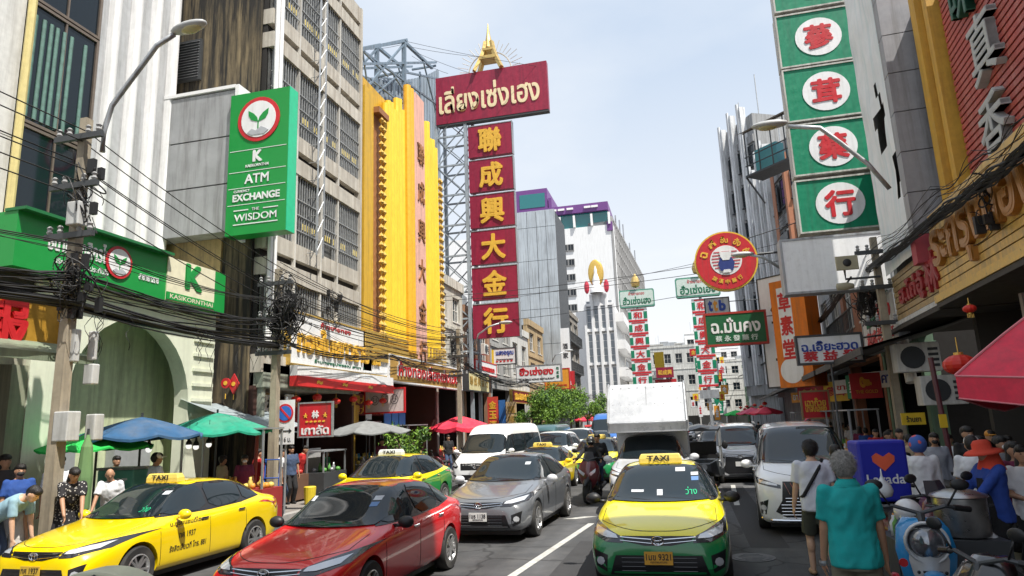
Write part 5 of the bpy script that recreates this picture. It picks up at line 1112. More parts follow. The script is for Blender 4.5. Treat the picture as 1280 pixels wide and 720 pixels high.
c = PX(458, 526, -10.3); parasol('grey parasol in front of the gold shop', c, 1.5, c.z, .35, PGREY, val=.03)
c = PX(575, 520, -10.2); parasol('red parasol with white writing on the left pavement behind the white van', c, 1.5, c.z, .5, PRED, val=.15)
c = PR(940, 506, -2.2); parasol('pink red parasol over the right pavement behind the white cars', c, 1.5, min(c.z, 2.7), .45, PPINK, val=.06)
cc = PY(1236, 470, 8.2); parasol('large red market parasol at the right edge', (cc.x + 1.3, cc.y + .15), 1.6, cc.z + 1.05, 1.03, PRED, sides=4, val=.24, rot=math.pi * 1.02)
for p, r, lab, m in [((-7.9, 60), 1.3, 'faded red parasol far along the left pavement', PRED), ((6.8, 60), 1.4, 'red parasol far along the right pavement', PRED), ((7.4, 70), 1.4, 'teal parasol far along the right pavement', PTEAL), ((6.2, 84), 1.4, 'lime parasol far down the street', PGREEN)]: parasol(lab, p, r, 2.7, .45, m)
b = MB(); b.lathe([(.02, 2.2), (.09, 2.0), (.12, 1.5), (.11, 1.0), (.07, .95), (.11, .6), (.02, .5)], (-9.75, 9.55, 0), n=10); t = thing('closed_parasol', 'folded green parasol leaning by the left utility pole', 'parasol', (-9.75, 9.55, .14)); b.build('canopy', mat('folded_green', (.14, .25, .1), .8), t)
b = MB(); b.cyl((-9.75, 9.55, .14), (-9.75, 9.55, 2.3), .02); b.build('pole', DKSTEEL, t)
b = MB(); ya, yb = PX(275, 525, -11).y, PX(346, 525, -11).y
b.add([(-12.2 + 2 * i / 6, ya + (yb - ya) * j / 6, 3.05 - .75 * i / 6 - .1 * math.sin(math.pi * j / 6)) for i in range(7) for j in range(7)], [(i * 7 + j, i * 7 + j + 1, (i + 1) * 7 + j + 1, (i + 1) * 7 + j) for i in range(6) for j in range(6)])
solo('awning', 'sagging grey tarpaulin awning under the framed white board', 'awning', b, mat('tarp_grey', (.3, .35, .37), .6, streak=.3))
b = MB(); b.bb((-13.3, 16.35, .14), (-11.05, 16.5, 3.4)); b.bb((-11.3, 16.3, 3.35), (-11, 22, 4.0)); solo('door_surround', 'grey painted side post and beam of the characters board shop', 'shop front', b, mat('pale_green_paint', (.3, .33, .27), .7, streak=.5))
# teal drinks cart
TEALC = mat('cart_teal', (.12, .38, .3), .5)
t = thing('drinks_cart', 'teal drinks cart with white lettering on the left pavement', 'cart', (-11.3, 11.4, .14)); fr = Fr((PY(121, 600, 11.2).x, 11.2, 0), 0); w = PY(166, 600, 11.2).x - fr.o.x
b = MB(); fr.box(b, 0, w, -.4, 0, .5, 1.52); b.build('body', TEALC, t, bevel=.02)
b = MB(); fr.box(b, -.03, w + .03, -.43, .03, 1.521, 1.57); b.build('top', STEEL, t)
b = MB(); b.text('TOT', fr.p(w * .6, .004, 1.27), fr.ux, Z3, w * .5, .2, .03); b.text('app', fr.p(w * .6, .004, .95), fr.ux, Z3, w * .5, .2, .02); b.build('lettering', SIGNW, t)
for u in (.1, w - .1): b = MB(); b.cyl(fr.p(u, -.1, .34), fr.p(u, -.16, .34), .2, n=14); b.build('wheel', RUBBER, t)
def stall(label, fr, w, d, h, m, goods, gm, lamps=0, group='pavement food stalls'):
    t = thing('food_stall', label, 'stall', fr.p(w / 2, -d / 2, .14), 0, group); rnd = random.Random(int(fr.o.x * 31 + fr.o.y * 7))
    b = MB(); fr.box(b, 0, w, -d, 0, .2, .9); b.build('counter', m, t)
    b = MB()
    for u in (.04, w - .04):
        for dd in (-.04, -d + .04): fr.box(b, u - .02, u + .02, dd - .02, dd + .02, .14, h)
    fr.box(b, 0, w, -d, 0, h, h + .04); b.build('frame', STEEL, t)
    b = MB(); b2 = MB()
    for k in range(goods):
        u = rnd.uniform(.1, w - .1); dd = rnd.uniform(-d + .1, -.08); x = [b, b2][k % 2]; p = fr.p(u, dd, .9)
        if k % 3: x.sph(p + V((0, 0, .06)), (.08, .08, .07), 8, 6)
        else: x.lathe([(.05, 0), (.055, .15), (.03, .2), (.03, .26)], p, n=8, caps=True)
    pieces(b, 'goods', gm[0], t, smooth=True); pieces(b2, 'goods', gm[1], t, smooth=True)
    return t
ORF = mat('orange_fruit', (.6, .25, .03), .5); YEF = mat('yellow_goods', (.6, .45, .1), .5); REF_ = mat('red_goods', (.5, .04, .03), .5); GRF = mat('green_goods', (.1, .3, .06), .5)
stall('stall with fruit under the turquoise parasol', Fr((-11.3, 13.6, 0), 0), 2.2, .8, 2.2, mat('stall_red', (.3, .03, .03), .6), 40, (ORF, YEF))
stall('stall with roast goods under the grey awning', LF(-10.9, 16.6), 2.0, .8, 2.1, mat('stall_brown', (.15, .08, .05), .6), 40, (ORF, REF_))
stall('glass fronted stall behind the yellow and green taxi', LF(-10.6, 22.5), 2.6, .9, 2.2, STEEL, 50, (YEF, mat('pale_goods', (.5, .5, .48), .5)))
stall('second glass fronted stall nearer the potted bush', LF(-10.6, 25.5), 2.2, .9, 2.2, STEEL, 40, (YEF, ORF))
stall('metal counter beside the yellow tub', LF(-10.4, 18.6), 1.4, .7, 1.5, DKSTEEL, 10, (GRF, STEEL))
for i, (px, py, Y) in enumerate([(236, 556, 12.6), (245, 557, 12.8), (261, 554, 13.0), (186, 560, 11.6)]):
    c = PY(px, py, Y); t = thing('hanging_lamp', 'small white bulb lamp hung under the left pavement parasols', 'lamp', c, 0, 'bulb lamps under the parasols')
    b = MB(); b.lathe([(.015, .2), (.03, .1), (.06, .05), (.065, .0)], c, n=10); b.tube([c + V((0, 0, .2)), c + V((0, 0, .5))], .006, 4); b.build('shade', BLACK, t)
    b = MB(); b.sph(c - V((0, 0, .03)), (.06, .06, .06), 10, 6); b.build('bulb', mat('bulb_white', (.9, .9, .88), .3, emit=.7), t)
# goods and boards packed under the right-hand canopies
for Y, w, lab, m, g in [(31, 2.4, 'stall of red and gold packets under the right canopy', SIGNR, (REF_, YEF)), (27, 2.2, 'stall with fruit under the dark rusty canopy on the right', mat('stall_brown', (0, 0, 0)), (ORF, GRF)), (22.6, 2.2, 'stall of bottles and jars beyond the air conditioners', DKSTEEL, (mat('pale_goods', (0, 0, 0)), ORF)), (38, 2.6, 'stall of mixed goods near the pink red parasol', TEALC, (YEF, REF_))]:
    stall(lab, RF(Y, -1.3), w, .8, 2.1, m, 46, g, group='stalls on the right pavement')
for i, (Y, off, z, w, h, m, st, tm) in enumerate([(33.5, -.6, 2.7, 1.6, .6, SIGNR, 'ร้านยาจีน', GOLDL), (30.5, -.5, 2.5, 1.3, .8, mat('sign_yellow', (0, 0, 0)), '參茸', SIGNR), (28, -.45, 2.75, 1.5, .5, SIGNW, 'ขายส่ง', SIGNR), (25.6, -.4, 2.5, 1.2, .8, SIGNG, '藥行', SIGNW), (23.4, -.4, 2.75, 1.4, .5, SIGNW, 'ลดราคา', BLUEL), (40, -.6, 2.8, 1.8, .7, SIGNR, '金行', GOLDL), (44, -.6, 2.7, 1.6, .6, mat('sign_orange', (0, 0, 0)), 'อาหาร', SIGNW), (15.5, .9, 2.3, 1.5, .7, mat('sign_yellow', (0, 0, 0)), 'กระเพาะปลา', SIGNR), (12.6, .9, 2.3, 1.6, .7, SIGNR, 'ก๋วยเตี๋ยว', SIGNW)]):
    f_ = RF(Y, off); f_ = Fr(f_.o, RANG + rad(35)); sign('shop_board', ['red herb shop board with gold Thai writing', 'yellow board with two red Chinese characters', 'white board with red Thai writing', 'green board with two white Chinese characters', 'white board with blue Thai writing', 'red board with two gold Chinese characters', 'orange board with white Thai writing', 'yellow board with red Thai writing inside the near right shop', 'red board with white Thai writing inside the near right shop'][i] + ('' if i > 6 else ' under the right canopies'), f_, w, z, z + h, .05, m, [(st, w / 2, z + h / 2, w * .8, h * .5, tm, .02, .01)], None)
for i in range(9):
    b = MB(); c = V((-12.3 + .1 * (i % 3), 17.2 + i * .95, 2.5 - .25 * (i % 2))); b.bb(c, c + V((.03, .5, .8)))
    solo('hanging_banner', ['red', 'gold', 'white'][i % 3] + ' hanging banner inside the left gold shops', 'banner', b, [SIGNR, GOLDL, SIGNW][i % 3], group='banners inside the left shops')
stall('stall of pale goods in the shop just past the utility pole', LF(-11.6, 31.8), 3.2, .9, 2.2, SIGNR, 40, (YEF, REF_)); stall('stall with green and orange goods by the vertical banners', LF(-11.4, 36.5), 3.0, .9, 2.2, TEALC, 40, (GRF, ORF))
# air conditioners, lantern, pots
CY = mat('cyan_panel', (.05, .3, .5), .5)
stall('display shelf with bright boxes inside the gold shop', LF(-12.6, 24), 3.4, .6, 2.4, DKSTEEL, 50, (YEF, CY)); stall('display shelf of red and gold goods in the shop behind the chestnut sign', LF(-12.6, 17.6), 3.6, .6, 2.3, mat('stall_brown', (0, 0, 0)), 50, (REF_, YEF))
for i in range(3):
    b = MB(); b.bb((-11.6, 25.4 + i * .75, 2.25), (-11.57, 26.05 + i * .75, 2.75)); solo('price_board', 'small blue board hung in a row at the gold shop front', 'board', b, mat('banner_blue', (0, 0, 0)), group='blue boards at the gold shop')
def aircon(label, fr, u, z, d=.3, group='air conditioner units'):
    t = thing('air_conditioner', label, 'air conditioner', fr.p(u, 0, z), 0, group); b = MB(); fr.box(b, u - .45, u + .45, 0, d, z, z + .65); b.build('case', OFFWHITE, t, bevel=.02)
    b = MB(); b.prism(ring(.25, 20), fr.p(u - .12, d + .002, z + .32), fr.ux, Z3, .02)
    for k in range(4): fr.box(b, u + .2, u + .4, d, d + .015, z + .1 + k * .12, z + .16 + k * .12)
    b.build('fan_grille', DKSTEEL, t)
fr = Fr((5.05, 17.2, 0), 0)
aircon('air conditioner beside the white vent pipe', fr, .2, 2.9, .4); aircon('lower air conditioner under the other beside the vent pipe', fr, .6, 2.15, .4)
aircon('air conditioner on the finned building wall', RF(47, .8), 2, 5.5); aircon('air conditioner on the brick red shophouse', RF(30, .9), 3, 5.6); aircon('air conditioner on the green painted shophouse', RF(24, .8), 2, 6.4); aircon('air conditioner over the shuttered left shop', LF(-11.5, 37), 2.4, 6.3)
def lantern(label, c, r, group='red paper lanterns'):
    t = thing('paper_lantern', label, 'lantern', c, 0, group); c = V(c); b = MB(); rs = []
    for j in range(9):
        a = math.pi * (j + .6) / 9.2; rs.append([c + V((r * math.sin(a) * (1 + .05 * (i % 2)) * math.cos(2 * math.pi * i / 24), r * math.sin(a) * (1 + .05 * (i % 2)) * math.sin(2 * math.pi * i / 24), r * .72 * math.cos(a))) for i in range(24)])
    b.rings(rs); b.build('shade', mat('lantern_red', (.55, .02, .01), .5), t, smooth=False)
    b = MB(); b.cyl(c + V((0, 0, r * .66)), c + V((0, 0, r * .85)), r * .3, n=10); b.cyl(c - V((0, 0, r * .66)), c - V((0, 0, r * .85)), r * .3, n=10); b.tube([c + V((0, 0, r * .8)), c + V((0, 0, r * 1.9))], .008, 4)
    for k in range(5): b.cyl(c - V((.02 * (k - 2), 0, r * .8)), c - V((.02 * (k - 2), 0, r * 1.5)), .006, n=4)
    pieces(b, 'cap', GOLD, t)
lantern('red paper lantern beside the large red parasol', PY(1200, 456, 10.5), .2)
lantern('red paper lantern up under the gold letter board', PY(1212, 386, 11.5), .09)
for i in range(6): lantern('red paper lantern hanging at the shop front with gold boards', (-10.9, 17.8 + i * 1.2, 3.05 + .1 * (i % 2)), .14, 'row of small red lanterns on the left')
for i in range(10): lantern('red paper lantern in the string beside the dark right shops', (RF(62, -1.2).o.x + .02 * i, 62 + i * 3, 3.0 - .25 * (i % 3)), .2, 'string of far red lanterns')
for i, (px, py, Y) in enumerate([(283, 479, 15.9), (293, 480, 16.0)]):
    c = PY(px, py, Y)
    t = thing('wall_charm', ['gourd shaped red charm hanging at the left shop', 'red diamond charm with a tassel at the left shop'][i], 'decoration', c); b = MB(); b.prism([(0, -.28), (.17, 0), (0, .28), (-.17, 0)] if i else ring(.14, 12), c, (1, 0, 0), Z3, .04); b.build('charm', SIGNR, t)
    b = MB(); b.prism(ring(.06, 10), c + V((0, -.042, 0)), (1, 0, 0), Z3, .01); b.cyl(c - V((0, .02, .28)), c - V((0, .02, .42)), .012, n=5); b.build('tassel', GOLDL, t)

# ------------------------------------------------------------------ plants
LEAF = [mat('leaf_bright', (.16, .29, .03), .55, var=.3), mat('leaf_dark', (.045, .11, .02), .55, var=.3)]; BARK = mat('bark', (.14, .1, .07), .9)
def tree(name, label, x, y, h, r, n, seed, cat='tree', group=None, z0=.14, squash=.75, leaf=.105):
    rnd = random.Random(seed); t = thing(name, label, cat, (x, y, z0), 0, group); b = MB()
    b.tube([(x, y, z0), (x + .05, y, h * .35), (x + .02, y + .05, h * .62)], [.09, .075, .06], 8); cl = []
    for k in range(9):
        a = rnd.uniform(0, 6.28); rr = r * rnd.uniform(.3, .85); c = V((x + rr * math.cos(a), y + rr * math.sin(a), h * .74 + rnd.uniform(-.32, .36) * h * squash * .6)); cl.append((c, r * rnd.uniform(.28, .5)))
        b.tube([(x + .02, y + .05, h * .5), V((x, y, h * .6)).lerp(c, .5), c], [.045, .03, .012], 5)
    b.build('trunk', BARK, t); bs = [MB(), MB()]
    for k in range(n):
        c, cr = rnd.choice(cl); d = V((rnd.gauss(0, 1), rnd.gauss(0, 1), rnd.gauss(0, .75))); d = d.normalized() * cr * rnd.uniform(.25, 1.25) ** .6
        p = c + d; q_ = Quaternion((rnd.gauss(0, 1), rnd.gauss(0, 1), rnd.gauss(0, 1), rnd.gauss(0, 1))).normalized(); s = leaf * rnd.uniform(.5, 1.1)
        bs[0 if noise.noise(p * 2.2) + rnd.gauss(.12, .35) > 0 else 1].add([p + q_ @ V(v) for v in ((-s, 0, 0), (0, -s * .45, .02), (s, 0, 0), (0, s * .45, .02))], [(0, 1, 2, 3)])
    bs[0].build('crown', LEAF[0], t); bs[1].build('crown', LEAF[1], t); return t
for i, (px, Y, h, r) in enumerate([(672, 40, 4.0, 1.35), (692, 44, 4.6, 1.7), (712, 49, 4.7, 1.7), (733, 56, 4.4, 1.6)]):
    c = PY(px, 510, Y); tree('roadside_tree', ['small leafy roadside tree nearest the white van', 'leafy roadside tree under the white restaurant sign', 'leafy roadside tree in front of the white vertical banner', 'leafy roadside tree furthest along, before the blue truck'][i], c.x, Y, h, r, 4200, 40 + i, group='trees along the left kerb')
c = PX(505, 560, -9.9); t = tree('potted_bush', 'bright green potted bush behind the yellow and green taxi', c.x, c.y, 2.0, .95, 1500, 60, 'plant', leaf=.09, squash=1.1)
b = MB(); b.lathe([(.25, .15), (.36, .7), (.4, .72), (.36, .74)], (c.x, c.y, 0), n=14, caps=True); b.build('pot', mat('pot', (.25, .12, .07), .8), t)
c = PR(1000, 300, -.2)

# ------------------------------------------------------------------ vehicles (front towards -Y)
def chaikin(p, n=1):
    for _ in range(n):
        q = []
        for a, c in zip(p, p[1:] + p[:1]): q += [(a[0] * .8 + c[0] * .2, a[1] * .8 + c[1] * .2), (a[0] * .2 + c[0] * .8, a[1] * .2 + c[1] * .8)]
        p = q
    return p
KINDS = {
 'sedan': dict(W=[(-2.31, .60), (-2.27, .75), (-2.15, .83), (-1.9, .865), (-1.5, .878), (0, .885), (1.3, .88), (1.9, .84), (2.2, .76), (2.31, .62)],
   top=[(-2.31, .5), (-2.29, .69), (-2.22, .775), (-1.9, .87), (-1.5, .935), (-1.08, .99), (-.98, 1.01), (-.3, 1.41), (-.06, 1.47), (.4, 1.49), (.9, 1.47), (1.22, 1.4), (1.78, 1.12), (1.88, 1.09), (2.2, 1.06), (2.28, .98), (2.31, .6)],
   belt=[(-2.31, .45), (-2.25, .6), (-2.0, .7), (-1.5, .82), (-1, .9), (0, .95), (1, .99), (1.7, 1.02), (2.2, .97), (2.31, .55)], bot=[(-2.31, .3), (-2.2, .2), (-1.8, .18), (1.8, .19), (2.2, .28), (2.31, .38)],
   roof=.615, wb=1.35, wr=.325, st=[-2.31, -2.295, -2.25, -2.15, -1.97, -1.7, -1.4, -1.13, -1.0, -.85, -.6, -.3, -.1, .2, .6, .95, 1.2, 1.5, 1.75, 1.88, 2.1, 2.22, 2.29, 2.31],
   wind=[(-.75, 1.0), (-.35, .985), (.35, .985), (.76, 1.0), (.6, 1.39), (.3, 1.435), (-.3, 1.435), (-.6, 1.39)], rear=[(-.68, 1.13), (.68, 1.13), (.5, 1.39), (-.5, 1.39)],
   side=[[(-.88, 1.0), (.1, 1.0), (.1, 1.4), (-.22, 1.375), (-.55, 1.22)], [(.17, 1.0), (.98, 1.03), (1.02, 1.36), (.7, 1.4), (.17, 1.41)], [(1.04, 1.04), (1.5, 1.09), (1.3, 1.26), (1.06, 1.345)]],
   hl=[(.87, .84), (.84, .71), (.62, .645), (.42, .64), (.46, .715), (.66, .785)], gr=[(-.44, .715), (.44, .715), (.4, .655), (.16, .61), (-.16, .61), (-.4, .655)], lg=[(-.52, .5), (.52, .5), (.6, .27), (-.6, .27)], fog=[(.62, .5), (.8, .56), (.77, .36), (.64, .3)], tl=[(.86, .98), (.5, .95), (.52, .82), (.8, .78)],
   mir=(-.62, 1.0), plate=.47, em=.665, cowl=1.0, handle=[(-.02, .87), (.92, .9)], seams=[-.95, .135, 1.07], hoodline=True),
 'mpv': dict(W=[(-2.5, .6), (-2.46, .78), (-2.3, .88), (-1.9, .915), (0, .925), (2.2, .92), (2.45, .88), (2.5, .7)],
   top=[(-2.5, .5), (-2.48, .92), (-2.42, 1.02), (-2.1, 1.1), (-1.75, 1.19), (-1.66, 1.22), (-.78, 1.79), (-.45, 1.88), (.5, 1.94), (2.0, 1.92), (2.3, 1.86), (2.42, 1.5), (2.48, 1.1), (2.5, .6)],
   belt=[(-2.5, .45), (-2.45, .85), (-2.2, .95), (-1.7, 1.05), (0, 1.08), (2.3, 1.1), (2.48, 1.0), (2.5, .55)], bot=[(-2.5, .24), (-2.3, .18), (2.2, .2), (2.5, .3)],
   roof=.7, wb=1.5, wr=.345, st=[-2.5, -2.485, -2.44, -2.3, -2.1, -1.85, -1.66, -1.45, -1.2, -.95, -.78, -.5, 0, .6, 1.2, 1.8, 2.15, 2.3, 2.4, 2.46, 2.5],
   wind=[(-.82, 1.2), (-.4, 1.185), (.4, 1.185), (.82, 1.2), (.68, 1.77), (.35, 1.82), (-.35, 1.82), (-.68, 1.77)], rear=[(-.7, 1.2), (.7, 1.2), (.6, 1.75), (-.6, 1.75)],
   side=[[(-1.45, 1.16), (-.55, 1.16), (-.5, 1.76), (-.75, 1.7)], [(-.45, 1.16), (.75, 1.16), (.75, 1.78), (-.42, 1.77)], [(.82, 1.16), (2.1, 1.18), (2.0, 1.74), (.82, 1.78)]],
   hl=[(.9, .98), (.88, .88), (.7, .84), (.5, .8), (.5, .86), (.7, .93)], gr=[(-.46, .92), (.46, .92), (.5, .6), (.62, .42), (.42, .3), (-.42, .3), (-.62, .42), (-.5, .6)], lg=[(-.4, .29), (.4, .29), (.42, .24), (-.42, .24)], fog=[(.72, .62), (.86, .56), (.86, .36), (.78, .36)], tl=[(.9, 1.25), (.65, 1.2), (.65, 1.0), (.88, 1.0)],
   mir=(-1.25, 1.16), plate=.62, em=.86, cowl=1.2, handle=[(-.6, 1.0), (.6, 1.0)], seams=[-1.4, -.5, .78], hoodline=True),
 'suv': dict(W=[(-2.35, .6), (-2.3, .76), (-2.15, .86), (-1.8, .91), (0, .925), (2, .91), (2.3, .84), (2.35, .7)],
   top=[(-2.35, .55), (-2.33, .85), (-2.25, .97), (-1.9, 1.05), (-1.15, 1.16), (-1.05, 1.19), (-.35, 1.66), (-.1, 1.73), (.5, 1.77), (1.6, 1.73), (1.9, 1.66), (2.2, 1.25), (2.3, 1.05), (2.35, .6)],
   belt=[(-2.35, .5), (-2.28, .8), (-2, .92), (-1.2, 1.05), (0, 1.1), (1.8, 1.14), (2.25, 1.05), (2.35, .55)], bot=[(-2.35, .32), (-2.1, .25), (2, .28), (2.35, .4)],
   roof=.64, wb=1.37, wr=.38, st=[-2.35, -2.335, -2.28, -2.15, -1.9, -1.5, -1.2, -1.05, -.9, -.6, -.35, -.1, .3, .8, 1.3, 1.65, 1.9, 2.1, 2.22, 2.31, 2.35],
   wind=[(-.8, 1.18), (-.4, 1.165), (.4, 1.165), (.8, 1.18), (.62, 1.63), (.3, 1.68), (-.3, 1.68), (-.62, 1.63)], rear=[(-.7, 1.2), (.7, 1.2), (.56, 1.58), (-.56, 1.58)],
   side=[[(-.9, 1.15), (.08, 1.15), (.08, 1.62), (-.25, 1.59)], [(.15, 1.15), (1.05, 1.17), (1.05, 1.6), (.15, 1.63)], [(1.12, 1.18), (1.85, 1.22), (1.6, 1.52), (1.12, 1.58)]],
   hl=[(.88, 1.0), (.86, .9), (.62, .84), (.45, .83), (.5, .9), (.7, .96)], gr=[(-.45, .94), (.45, .94), (.42, .72), (-.42, .72)], lg=[(-.55, .62), (.55, .62), (.6, .42), (-.6, .42)], fog=[(.66, .66), (.84, .72), (.82, .5), (.68, .46)], tl=[(.86, 1.15), (.55, 1.1), (.55, .95), (.84, .95)],
   mir=(-.68, 1.17), plate=.62, em=.84, cowl=1.18, handle=[(0, 1.0), (1.0, 1.02)], seams=[-1.0, .11, 1.08], hoodline=True),
 'van': dict(W=[(-2.95, .6), (-2.9, .82), (-2.75, .9), (-2.3, .94), (0, .95), (2.8, .94), (2.95, .85)],
   top=[(-2.95, .55), (-2.92, .95), (-2.85, 1.05), (-2.55, 1.16), (-2.38, 1.23), (-2.3, 1.26), (-1.62, 1.98), (-1.35, 2.17), (-.9, 2.26), (2.5, 2.27), (2.8, 2.2), (2.9, 1.4), (2.95, .6)],
   belt=[(-2.95, .5), (-2.88, .9), (-2.6, 1.0), (-2.2, 1.12), (0, 1.15), (2.8, 1.15), (2.95, .55)], bot=[(-2.95, .28), (-2.7, .2), (2.7, .22), (2.95, .3)],
   roof=.76, wb=1.6, wr=.34, st=[-2.95, -2.93, -2.86, -2.7, -2.5, -2.35, -2.25, -2.0, -1.75, -1.55, -1.3, -.9, -.3, .5, 1.3, 2.1, 2.6, 2.8, 2.88, 2.95],
   wind=[(-.84, 1.26), (-.4, 1.235), (.4, 1.235), (.84, 1.26), (.74, 1.84), (.4, 1.89), (-.4, 1.89), (-.74, 1.84)], rear=[(-.7, 1.25), (.7, 1.25), (.65, 1.9), (-.65, 1.9)],
   side=[[(-2.05, 1.22), (-1.2, 1.22), (-1.2, 1.82), (-1.5, 1.8)], [(-1.1, 1.22), (.3, 1.22), (.3, 1.84), (-1.1, 1.84)], [(.4, 1.22), (1.5, 1.22), (1.5, 1.84), (.4, 1.84)], [(1.6, 1.22), (2.6, 1.22), (2.55, 1.82), (1.6, 1.84)]],
   hl=[(.9, 1.05), (.88, .82), (.7, .76), (.62, .82), (.72, .95)], gr=[(-.55, .93), (.55, .93), (.52, .7), (-.52, .7)], lg=[(-.6, .55), (.6, .55), (.62, .35), (-.62, .35)], fog=[(.7, .55), (.85, .55), (.84, .4), (.72, .38)], tl=[(.92, 1.2), (.72, 1.2), (.72, .85), (.9, .85)],
   mir=(-2.0, 1.3), plate=.62, em=.82, cowl=1.25, handle=[(-1.3, 1.02)], seams=[-2.1, -1.15, .35], hoodline=False),
}
def loft(K):
    b = MB(); rs = []
    for y in K['st']:
        W_, zb, zt, z0 = interp(K['W'], y), interp(K['belt'], y), interp(K['top'], y), interp(K['bot'], y)
        zt = max(zt, zb + .01); g = max(0, min(1, (zt - zb - .07) / .38)); zm = (z0 + zb) / 2
        P = [(0, z0), (.7 * W_, z0), (.93 * W_, z0 + .02), (.975 * W_, z0 + .13), (.995 * W_, zm), (W_ + .005, zb - .16), (.99 * W_, zb - .04), (W_ - .055, zb + .012),
             (.86 * W_ * (1 - g) + K['roof'] * g, (zb + .55 * (zt - zb)) * (1 - g) + (zt - .075) * g), (.55 * W_ * (1 - g) + K['roof'] * .74 * g, (zb + .88 * (zt - zb)) * (1 - g) + (zt - .02) * g), (0, zt)]
        rs.append([V((x, y, z)) for x, z in P] + [V((-x, y, z)) for x, z in P[-2:0:-1]])
    b.rings(rs); return b
def patch(bvh, poly, axis, off, side=1, step=.09):
    bm = bmesh.new(); mk = {'front': lambda p: (p[0], 0, p[1]), 'rear': lambda p: (p[0], 0, p[1]), 'side': lambda p: (0, p[0], p[1]), 'top': lambda p: (p[0], p[1], 0)}[axis]
    bm.faces.new([bm.verts.new(mk(p)) for p in poly])
    for ax in (0, 1):
        vals = [p[ax] for p in poly]; no = V(mk((1, 0) if ax == 0 else (0, 1))); k = math.floor(min(vals) / step) + 1
        while k * step < max(vals):
            bmesh.ops.bisect_plane(bm, geom=bm.verts[:] + bm.edges[:] + bm.faces[:], plane_co=no * (k * step), plane_no=no); k += 1
    out = []; bm.verts.index_update()
    for v in bm.verts:
        c = v.co
        o, d = {'front': (V((c.x, -8, c.z)), V((0, 1, 0))), 'rear': (V((c.x, 8, c.z)), V((0, -1, 0))), 'side': (V((3 * side, c.y, c.z)), V((-side, 0, 0))), 'top': (V((c.x, c.y, 5)), V((0, 0, -1)))}[axis]
        h = bvh.ray_cast(o, d)
        if h[0] is None: h = bvh.find_nearest({'front': V((c.x, -2.2, c.z)), 'rear': V((c.x, 2.2, c.z)), 'side': V((side, c.y, c.z)), 'top': V((c.x, c.y, 1))}[axis])
        n = h[1] if h[1].dot(-d) > 0 else -h[1]
        out.append(h[0] + n * off)
    fs = [tuple(v.index for v in f.verts) for f in bm.faces]; bm.free()
    return out, fs
BODY = {}
def body_of(kind):
    if kind in BODY: return BODY[kind]
    K = KINDS[kind]; base = loft(K)
    sm = evaluated(base, lambda o: setattr(o.modifiers.new('s', 'SUBSURF'), 'levels', 2))
    bvh = BVHTree.FromPolygons(sm.v, sm.f)
    cut = MB()
    for s in (-1, 1):
        for w in (-1, 1): cut.cyl((s * .56, w * K['wb'], K['wr']), (s * 1.2, w * K['wb'], K['wr']), K['wr'] + .055, n=32)
    me = bpy.data.meshes.new('cut'); me.from_pydata([tuple(v) for v in cut.v], [], cut.f); co = bpy.data.objects.new('cut', me); COL.objects.link(co)
    def mods(o):
        m = o.modifiers.new('b', 'BOOLEAN'); m.object = co; m.operation = 'DIFFERENCE'; m.solver = 'EXACT'
    cutm = evaluated(sm, mods); bpy.data.objects.remove(co)
    tyre, rim = MB(), MB(); r = K['wr']
    tyre.lathe([(r * .62, -.1), (r * .93, -.105), (r, -.07), (r, .07), (r * .93, .105), (r * .62, .1)], (0, 0, 0), 'X', 28)
    tyre.cyl((-.09, 0, 0), (.06, 0, 0), r * .63, n=20)
    rim.lathe([(r * .56, .07), (r * .66, .1), (r * .6, .108), (r * .54, .06)], (0, 0, 0), 'X', 28)
    rim.cyl((.05, 0, 0), (.098, 0, 0), r * .13, n=12)
    for k in range(10):
        a = 2 * math.pi * k / 10 + (.12 if k % 2 else -.12); rim.bar((.082, r * .1 * math.cos(a), r * .1 * math.sin(a)), (.088, r * .58 * math.cos(a), r * .58 * math.sin(a)), .034, .03)
    BODY[kind] = (cutm, bvh, tyre, rim); return BODY[kind]
PLATEW = mat('plate_white', (.7, .7, .68), .5, var=.05); REDLENS = mat('tail_lens', (.35, .01, .01), .15, var=0, coat=1); HLDARK = mat('lamp_dark', (.03, .03, .035), .12, .3, var=0, coat=1); SURR = mat('window_trim', (.02, .02, .022), .25, var=0); GRILLM = mat('grille_black', (.012, .012, .014), .35, var=0)
